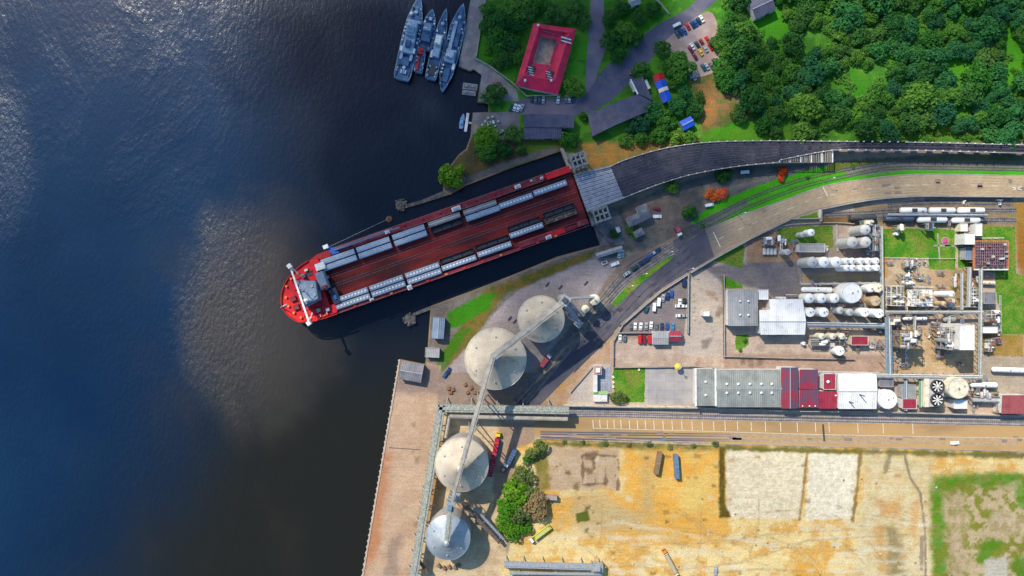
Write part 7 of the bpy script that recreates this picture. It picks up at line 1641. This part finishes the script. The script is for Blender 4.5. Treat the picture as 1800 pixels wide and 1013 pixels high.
process('equipment frame west of the green plot with a white box', 1351, 424, 18, 14, 4, 'steel', 14, 4, kinds=('b','h')); process('small pink and white pump set beside the equipment frame', 1374, 422, 16, 10, 3, 'rust', 15, 5, kinds=('h','b'))
process('pipe frame carrying the three small cream domed tanks', 1455, 600, 62, 16, 4, 'steel', 16, 6, cols=(5,2), kinds=('h','b')); process('dark exchanger frame inside the bay by the south wall', 1733, 694, 46, 10, 5, 'dark', 17, 6, cols=(4,2), kinds=('h',))
process('blue grey stair frame beside the three tall grey tanks', 1539, 418, 9, 46, 11, 'bluesteel', 18, 3, cols=(2,4), kinds=('b',)); process('grey fan unit east of the rack north of the white tower', 1744, 556, 28, 20, 5, 'galv', 19, 6); process('rusty yellow pump yard at the right edge below the cooler block', 1738, 607, 16, 22, 3, 'rust', 20, 5, kinds=('b','h'))
process('small valve station on the sandy yard edge', 1600, 466, 22, 8, 3, 'galv', 21, 5, kinds=('h','b')); process('pipe and valve frame below the cream corner house of the lawn', 1708, 520, 14, 30, 4, 'galv', 22, 5)
# small plant: pump skids, valve boxes, pipe stacks scattered over the yards
def skid(kind):
    r = thing('pump_skid', 'x', 'pump'); m = {'a':'tankgrey','b':'rust','c':'cream','d':'bluesteel','e':'steel'}[kind]
    b = MB(); b.box(0,0,0,2.8,1.6,.3); b.build('base', M['concrete'], r); b = MB(); b.lathe(0,0,[(.3,-1.0),(.5,-.8),(.5,.6),(.2,.9)],10); b.v = [(z,x,y+.85) for x,y,z in b.v]; b.build('motor', M[m], r, True)
    b = MB(); b.tube((.9,0,.5),(.9,0,2.2),.16,6); b.tube((.9,0,2.1),(.9,2.2,2.1),.16,6); b.tube((.9,2.2,2.1),(.9,2.2,0),.16,6); b.build('pipe', M['galv'], r); b = MB(); b.box(-1.0,.5,.303,.6,.5,1.3); b.build('control_box', M['white'], r)
    return r
def vbox(kind):
    r = thing('pipe_manifold', 'x', 'manifold'); m = {'a':'steel','b':'tanktan','c':'white','d':'bluesteel','e':'rust'}[kind]
    b = MB()
    for x in (-1.5,1.5):
        for y in (-.7,.7): b.box(x,y,0,.16,.16,2.4)
    b.build('post', M['steel'], r); b = MB(); b.box(0,-.7,2.4,3.3,.2,.2); b.box(0,.7,2.4,3.3,.2,.2); b.build('beam', M['steel'], r)
    b = MB(); b.tube((-2.2,-.3,2.75),(2.2,-.3,2.75),.2,8); b.tube((-2.2,.35,2.75),(2.2,.35,2.75),.14,8); b.tube((2.2,-.3,2.75),(2.2,-.3,.2),.2,8); b.build('pipe', M[m], r); b = MB(); b.cyl(.5,-.3,2.7,3.6,.12,None,6); b.cyl(.5,-.3,3.6,3.7,.4,None,10); b.build('valve_wheel', M['red'], r)
    return r
PL = [(1556,458,1628,545,26,'the sandy process yard'),(1566,566,1640,590,10,'the ground below the north pipe rack'),(1566,586,1590,650,8,'the yard left of the rusty structure'),(1636,560,1690,640,14,'the yard around the green grey structure'),(1640,478,1716,545,10,'the brown yard east of the fan cooler'),
      (1410,430,1545,452,10,'the strip above the tall white tanks'),(1410,498,1545,506,6,'the strip along the cream bund wall'),(1415,532,1545,542,9,'the strip between the two lower tank rows'),(1420,576,1545,612,14,'the pump yard below the blue rack'),(1728,545,1756,625,10,'the narrow yard east of the long rack'),
      (1480,400,1545,440,8,'the yard of the three tall grey tanks'),(1545,664,1765,722,16,'the southern strip by the cooling tower'),(1690,396,1716,470,6,'the strip by the control blocks'),(1320,412,1400,450,8,'the gate yard'),(1500,352,1780,398,8,'the wagon sidings'),(1620,480,1720,560,8,'the ground south of the lawn')]
rs = random.Random(11)
for (x0,y0,x1,y1,n,where) in PL:
    for i in range(n):
        kd = rs.choice('abcde'); fn = rs.choice((skid, vbox, vbox)); x, y = rs.uniform(x0,x1), rs.uniform(y0,y1); p = W(x,y); s = rs.uniform(.8,1.35)
        inst((fn.__name__,kd), lambda: fn(kd), (p.x,p.y,.03), rs.choice((0,1.571,3.142,4.712)), ('small pump skid standing on ' if fn is skid else 'low pipe and valve frame standing on ')+where, 'pump' if fn is skid else 'manifold', 'small plant on '+where, (s,s,s))
# row of cylinders (grey drums) next to the gate yard
for i in range(4):
    p = W(1346+i*6.2,442,3); b = MB(); b.lathe(0,0,[(.8,-2.0),(1.05,-1.7),(1.05,1.7),(.8,2.0)],14); b.v = [(x,z,y+1.05) for x,y,z in b.v]; o = b.build('drum', M['tankgrey'], None, True); o.location = (p.x,p.y,.05); tag(o, 'grey drum lying %s in the row of four by the gate yard' % ordn(i), 'drum', 'drums by the gate yard')
# rusty induced-draught cooling frame
def coolframe():
    h = 7; o = W(1742,449,h); o.z = 0; f = K*(CAMH-h)/CAMH; w, d = 60*f, 50*f; r = thing('lattice_cooler', 'rusty lattice cooling frame with pinkish grey grid deck on the lawn', 'structure', o)
    pm = mat('pinkish lattice', k((176,140,146),.65), k((140,112,124),.65), .6, rough=.8, fine=.3); om = mat('orange primer steel', k((226,140,90),.65), k((206,120,80),.65), .6, rough=.8)
    for i in range(6):
        for j in range(5): b = MB(); b.box((-.5+i/5)*w*.97,(-.5+j/4)*d*.97,0,.4,.4,h); b.build('column', om, r)
    b = MB(); b.box(0,0,h-3,w*.9,d*.88,2.2); b.build('bundle', mat('dark bundle', k((96,84,100),.6), k((70,66,84),.6), .5, rough=.8), r)
    for s_ in (-1,1): b = MB(); b.box(s_*w/2,0,h-.5,.9,d,.7); b.build('side_girder', om, r); b = MB(); b.box(0,s_*d/2,h-.497,w,.8,.7); b.build('end_girder', om if s_ > 0 else M['white'], r)
    for i in range(15): b = MB(); b.box((-.5+(i+.5)/15)*w*.96,0,h-.1,.35,d*.95,.25); b.build('grid_bar', pm, r)
    for j in range(9): b = MB(); b.box(0,(-.5+(j+.5)/9)*d*.95,h+.153,w*.95,.3,.2); b.build('grid_bar', pm, r)
    rr = random.Random(2)
    for i in range(12): b = MB(); b.box((rr.random()-.5)*w*.85,(rr.random()-.5)*d*.85,h+.36,1.4,1.2,.6+rr.random()*.7); b.build('fan_motor', M[rr.choice(['tankgrey','rust','steel','tankgrey'])], r)
    for i in range(5): b = MB(); b.lathe((-.34+i*.15)*w,-d*.4,[(.8,h+.36),(.9,h+1.0),(.6,h+1.0)],12); b.build('fan_stack', M['dark'], r)
    for i in range(5): b = MB(); b.box((-.45+i*.2)*w,d*.62,0,.25,.25,5); b.build('pipe_post', M['white'], r)
    b = MB(); b.beam((-w*.5,d*.62,5),(w*.45,d*.62,5),.3,.3); b.build('pipe_beam', M['white'], r)
coolframe()
def cooling_tower():
    h = 8; o = W(1646,691,h); o.z = 0; f = K*(CAMH-h)/CAMH; r = thing('cooling_tower', 'cooling tower with two black round fans in white spokes', 'cooling tower', o)
    b = MB(); b.box(0,0,0,26*f,48*f,h); b.build('casing', M['tankgrey'], r); b = MB(); b.box(-16*f,0,0,8*f,50*f,h-.4); b.build('side_wall', M['cream'], r)
    for s_ in (-1,1):
        y = s_*12*f; b = MB(); n = 28; R1 = 11*f; vs = []
        b.lathe(0,y,[(R1*1.04,h+.003),(R1*.97,h+1.0),(R1*1.02,h+1.9)],n); b.f = b.f[:-2]; b.build('fan_stack', M['dark'], r)
        b = MB(); b.cyl(0,y,h+.02,h+.12,R1*.97,None,n); fd = b.build('fan_opening', M['black'], r)
        b = MB()
        for i in range(8):
            a = i*math.pi/4+.2; u = Vector((math.cos(a),math.sin(a),0)); q = Vector((-u.y,u.x,0)); c0 = Vector((0,y,h+1.2)); b.add([c0+u*.4-q*.15,c0+u*.4+q*.15,c0+u*R1*.82+q*.42,c0+u*R1*.82-q*.42],[(0,1,2,3)])
            b.add([v-Vector((0,0,.12)) for v in [c0+u*.4-q*.15,c0+u*.4+q*.15,c0+u*R1*.82+q*.42,c0+u*R1*.82-q*.42]],[(3,2,1,0)])
        b.build('fan_blade', M['white'], fd); b = MB(); b.cyl(0,y,h+.12,h+1.5,.5,.35,12); b.build('fan_hub', M['white'], fd)
    b = MB(); b.box(9*f,-27*f,0,8*f,5*f,3); b.build('basin_pump', M['green'], r)
cooling_tower()
def rowdots(label, pts, m, nm, cat, grp, z=0, s=(1.2,1.2,1.0)):
    for x, y in pts:
        p = W(x,y); inst(('dot',nm,m.name), lambda: (lambda q: (q.box(0,0,0,*s,0,.8), q.build(nm, m))[1])(MB()), (p.x,p.y,z+.02), TR.random(), label, cat, grp)
rowdots('small square concrete footing in the pale gatehouse yard', [(1218,517),(1219,528),(1220,540),(1219,547),(1221,562),(1252,582)], M['concrete'], 'footing', 'footing', 'footings in the gatehouse yard', s=(1.4,1.4,.3))
rowdots('small cream planter along the edge of the office lawn', [(1078,663),(1078,672),(1078,680),(1123,650)], M['cream'], 'planter', 'planter', 'planters on the office lawn', s=(1.2,1.6,.8))
rowdots('rusty pile of scrap in the corner of the silo yard', [(789,683),(792,690),(796,685),(822,690),(828,682),(835,690),(818,676)], M['rust'], 'scrap_pile', 'scrap', 'scrap in the silo yard', s=(2.4,1.8,1.0))
rowdots('dark scrap beam lying on the apron north of the silos', [(905,565),(896,560),(985,505),(962,500),(1030,498)], M['dark'], 'scrap_beam', 'scrap', 'scrap beams on the silo apron', s=(3.2,.8,.6))
rowdots('pallet of goods stacked by the boat yard', [(853,214),(858,208),(870,222),(866,206),(848,220),(876,214)], M['galv'], 'pallet', 'pallet', 'pallets in the boat yard', s=(1.6,1.6,1.0))
rowdots('brown crate by the foot of the metal silo', [(772,994),(781,998),(790,996),(800,997),(806,993)], M['wood'], 'crate', 'crate', 'crates below the metal silo', s=(2.2,2.0,1.6))
rd = random.Random(21)
rowdots('small heap of pale rubble on the dirt lot', [(rd.uniform(970,1630), rd.uniform(915,1012)) for i in range(18)]+[(1563,828),(1660,826),(1668,824),(1646,857)], mat('pale rubble', (.5,.44,.32), (.36,.31,.22), .8, rough=.95, fine=.4), 'rubble_heap', 'rubble', 'rubble heaps on the dirt lot', s=(1.2,.9,.4))
rowdots('low brown clump of dry weeds on the dirt lot', [(rd.uniform(960,1630), rd.uniform(800,1012)) for i in range(20)], mat('dry weeds', (.26,.22,.09), (.18,.18,.06), 1.2, rough=.95, fine=.4), 'weed_clump', 'weeds', 'weed clumps on the dirt lot', s=(1.3,1.0,.3))
for x, y, lb in ((1206,474,'white lamp post at the corner of the staff car park'),(1449,318,'white lamp post beside the highway grass'),(1296,378,'white lamp post at the wall stub by the tracks'),(1787,249,'white lamp post at the right end of the wood'),(1170,445,'white lamp post on the grass verge, upper'),(1126,483,'white lamp post on the grass verge, middle'),(1102,504,'white lamp post on the grass verge, lower')):
    p = W(x,y); r = thing('street_lamp', lb, 'street lamp', (p.x,p.y,0)); b = MB(); b.tube((0,0,0),(0,0,8),.14,8,.09); b.build('pole', M['galv'], r); b = MB(); b.tube((0,0,7.9),(1.8,.4,8.3),.08,6); b.build('arm', M['galv'], r); b = MB(); b.box(2.0,.45,8.2,1.0,.45,.2); b.build('lamp_head', M['white'], r)
# ------------------------------------------------------------------ sky, sun, cloud, camera
SUN_EL, SUN_AZ = 45.0, math.atan2(-.65, .76)          # azimuth from +Y, the sun stands upper left of the picture
sun_dir = Vector((math.sin(SUN_AZ)*math.cos(R(SUN_EL)), math.cos(SUN_AZ)*math.cos(R(SUN_EL)), math.sin(R(SUN_EL))))
w = bpy.data.worlds.new('World'); scene.world = w; w.use_nodes = True; nt = w.node_tree
sky = nt.nodes.new('ShaderNodeTexSky'); sky.sky_type = 'NISHITA'; sky.sun_disc = False; sky.sun_elevation = R(SUN_EL); sky.sun_rotation = SUN_AZ; sky.air_density = 1.2; sky.dust_density = 1.0; sky.ozone_density = 1.5
hs_ = nt.nodes.new('ShaderNodeHueSaturation'); hs_.inputs['Saturation'].default_value = 1.35; nt.links.new(sky.outputs[0], hs_.inputs['Color']); nt.links.new(hs_.outputs[0], nt.nodes['Background'].inputs[0]); nt.nodes['Background'].inputs[1].default_value = .148
sd = bpy.data.lights.new('sun', 'SUN'); sd.energy = 4.5; sd.angle = R(.55); sd.color = (1.0,.91,.77)
so = link(bpy.data.objects.new('sun', sd)); so.rotation_euler = (-sun_dir).to_track_quat('-Z','Y').to_euler(); so.location = sun_dir*900
def shade_cloud(name, gx, gy, alt, rx, ry, n, seed, lo, hi, thick=60, sz=(.25,.5)):
    """an unseen cumulus added above the drone to cast shade around ground point (gx, gy): many lobes of thin vapour"""
    c = Vector((gx,gy,0))+sun_dir*(alt/sun_dir.z); rr = random.Random(seed); b = MB()
    for i in range(n):
        a = rr.random()*6.283; q = math.sqrt(rr.random()); x, y = rx*q*math.cos(a), ry*q*math.sin(a); s = (sz[0]+(sz[1]-sz[0])*rr.random())*min(rx,ry)*(1.15-.6*q)
        N = 14; prof = [(s*math.cos(t)+.01, s*.45*math.sin(t)) for t in [(-1.57+3.14*j/7) for j in range(8)]]
        b.lathe(x, y, [(r_, z+rr.random()*thick) if False else (r_, z) for r_, z in prof], N)
        zz = rr.random()*thick; m_ = len(prof)*N; b.v[-m_:] = [(x_,y_,z_+zz) for x_,y_,z_ in b.v[-m_:]]
    m, nt, bs = _nt('vapour '+name); bs.inputs['Base Color'].default_value = (.9,.9,.92,1); bs.inputs['Roughness'].default_value = 1; bs.inputs['Specular IOR Level'].default_value = 0
    tr = nt.nodes.new('ShaderNodeBsdfTransparent'); mx = nt.nodes.new('ShaderNodeMixShader'); v = _coord(nt, True)
    nt.links.new(_math(nt, 'MULTIPLY', _ramp(nt, _noise(nt, v, .008, 4, .6), .3, .7), hi), mx.inputs[0]); nt.links.new(tr.outputs[0], mx.inputs[1]); nt.links.new(bs.outputs[0], mx.inputs[2]); nt.links.new(mx.outputs[0], nt.nodes['Material Output'].inputs[0])
    o = b.build(name, m, None, True); o.location = c; tag(o, kind='structure'); return o
CLOUDS = True
if CLOUDS:
    shade_cloud('shade_cloud', 10, 104, 800, 190, 106, 56, 3, 0, .42)  # unseen cumulus, placed so its shade darkens ferry and naval base
    shade_cloud('shade_cloud', 240, 165, 800, 150, 50, 28, 5, 0, .2)  # unseen thin cumulus, added to dim and soften sunlight on the wood
cd = bpy.data.cameras.new('camera'); cd.sensor_width = 36; cd.lens = 36*CAMH/600; cd.clip_start = 1; cd.clip_end = 12000
co = link(bpy.data.objects.new('camera', cd)); co.location = (0,0,CAMH); co.rotation_euler = (0,0,0); scene.camera = co
vs = scene.view_settings; vs.view_transform = 'Standard'; vs.look = 'None'; vs.exposure = .3; vs.gamma = 1
scene.cycles.max_bounces = 6; scene.cycles.transparent_max_bounces = 48; scene.cycles.use_denoising = True
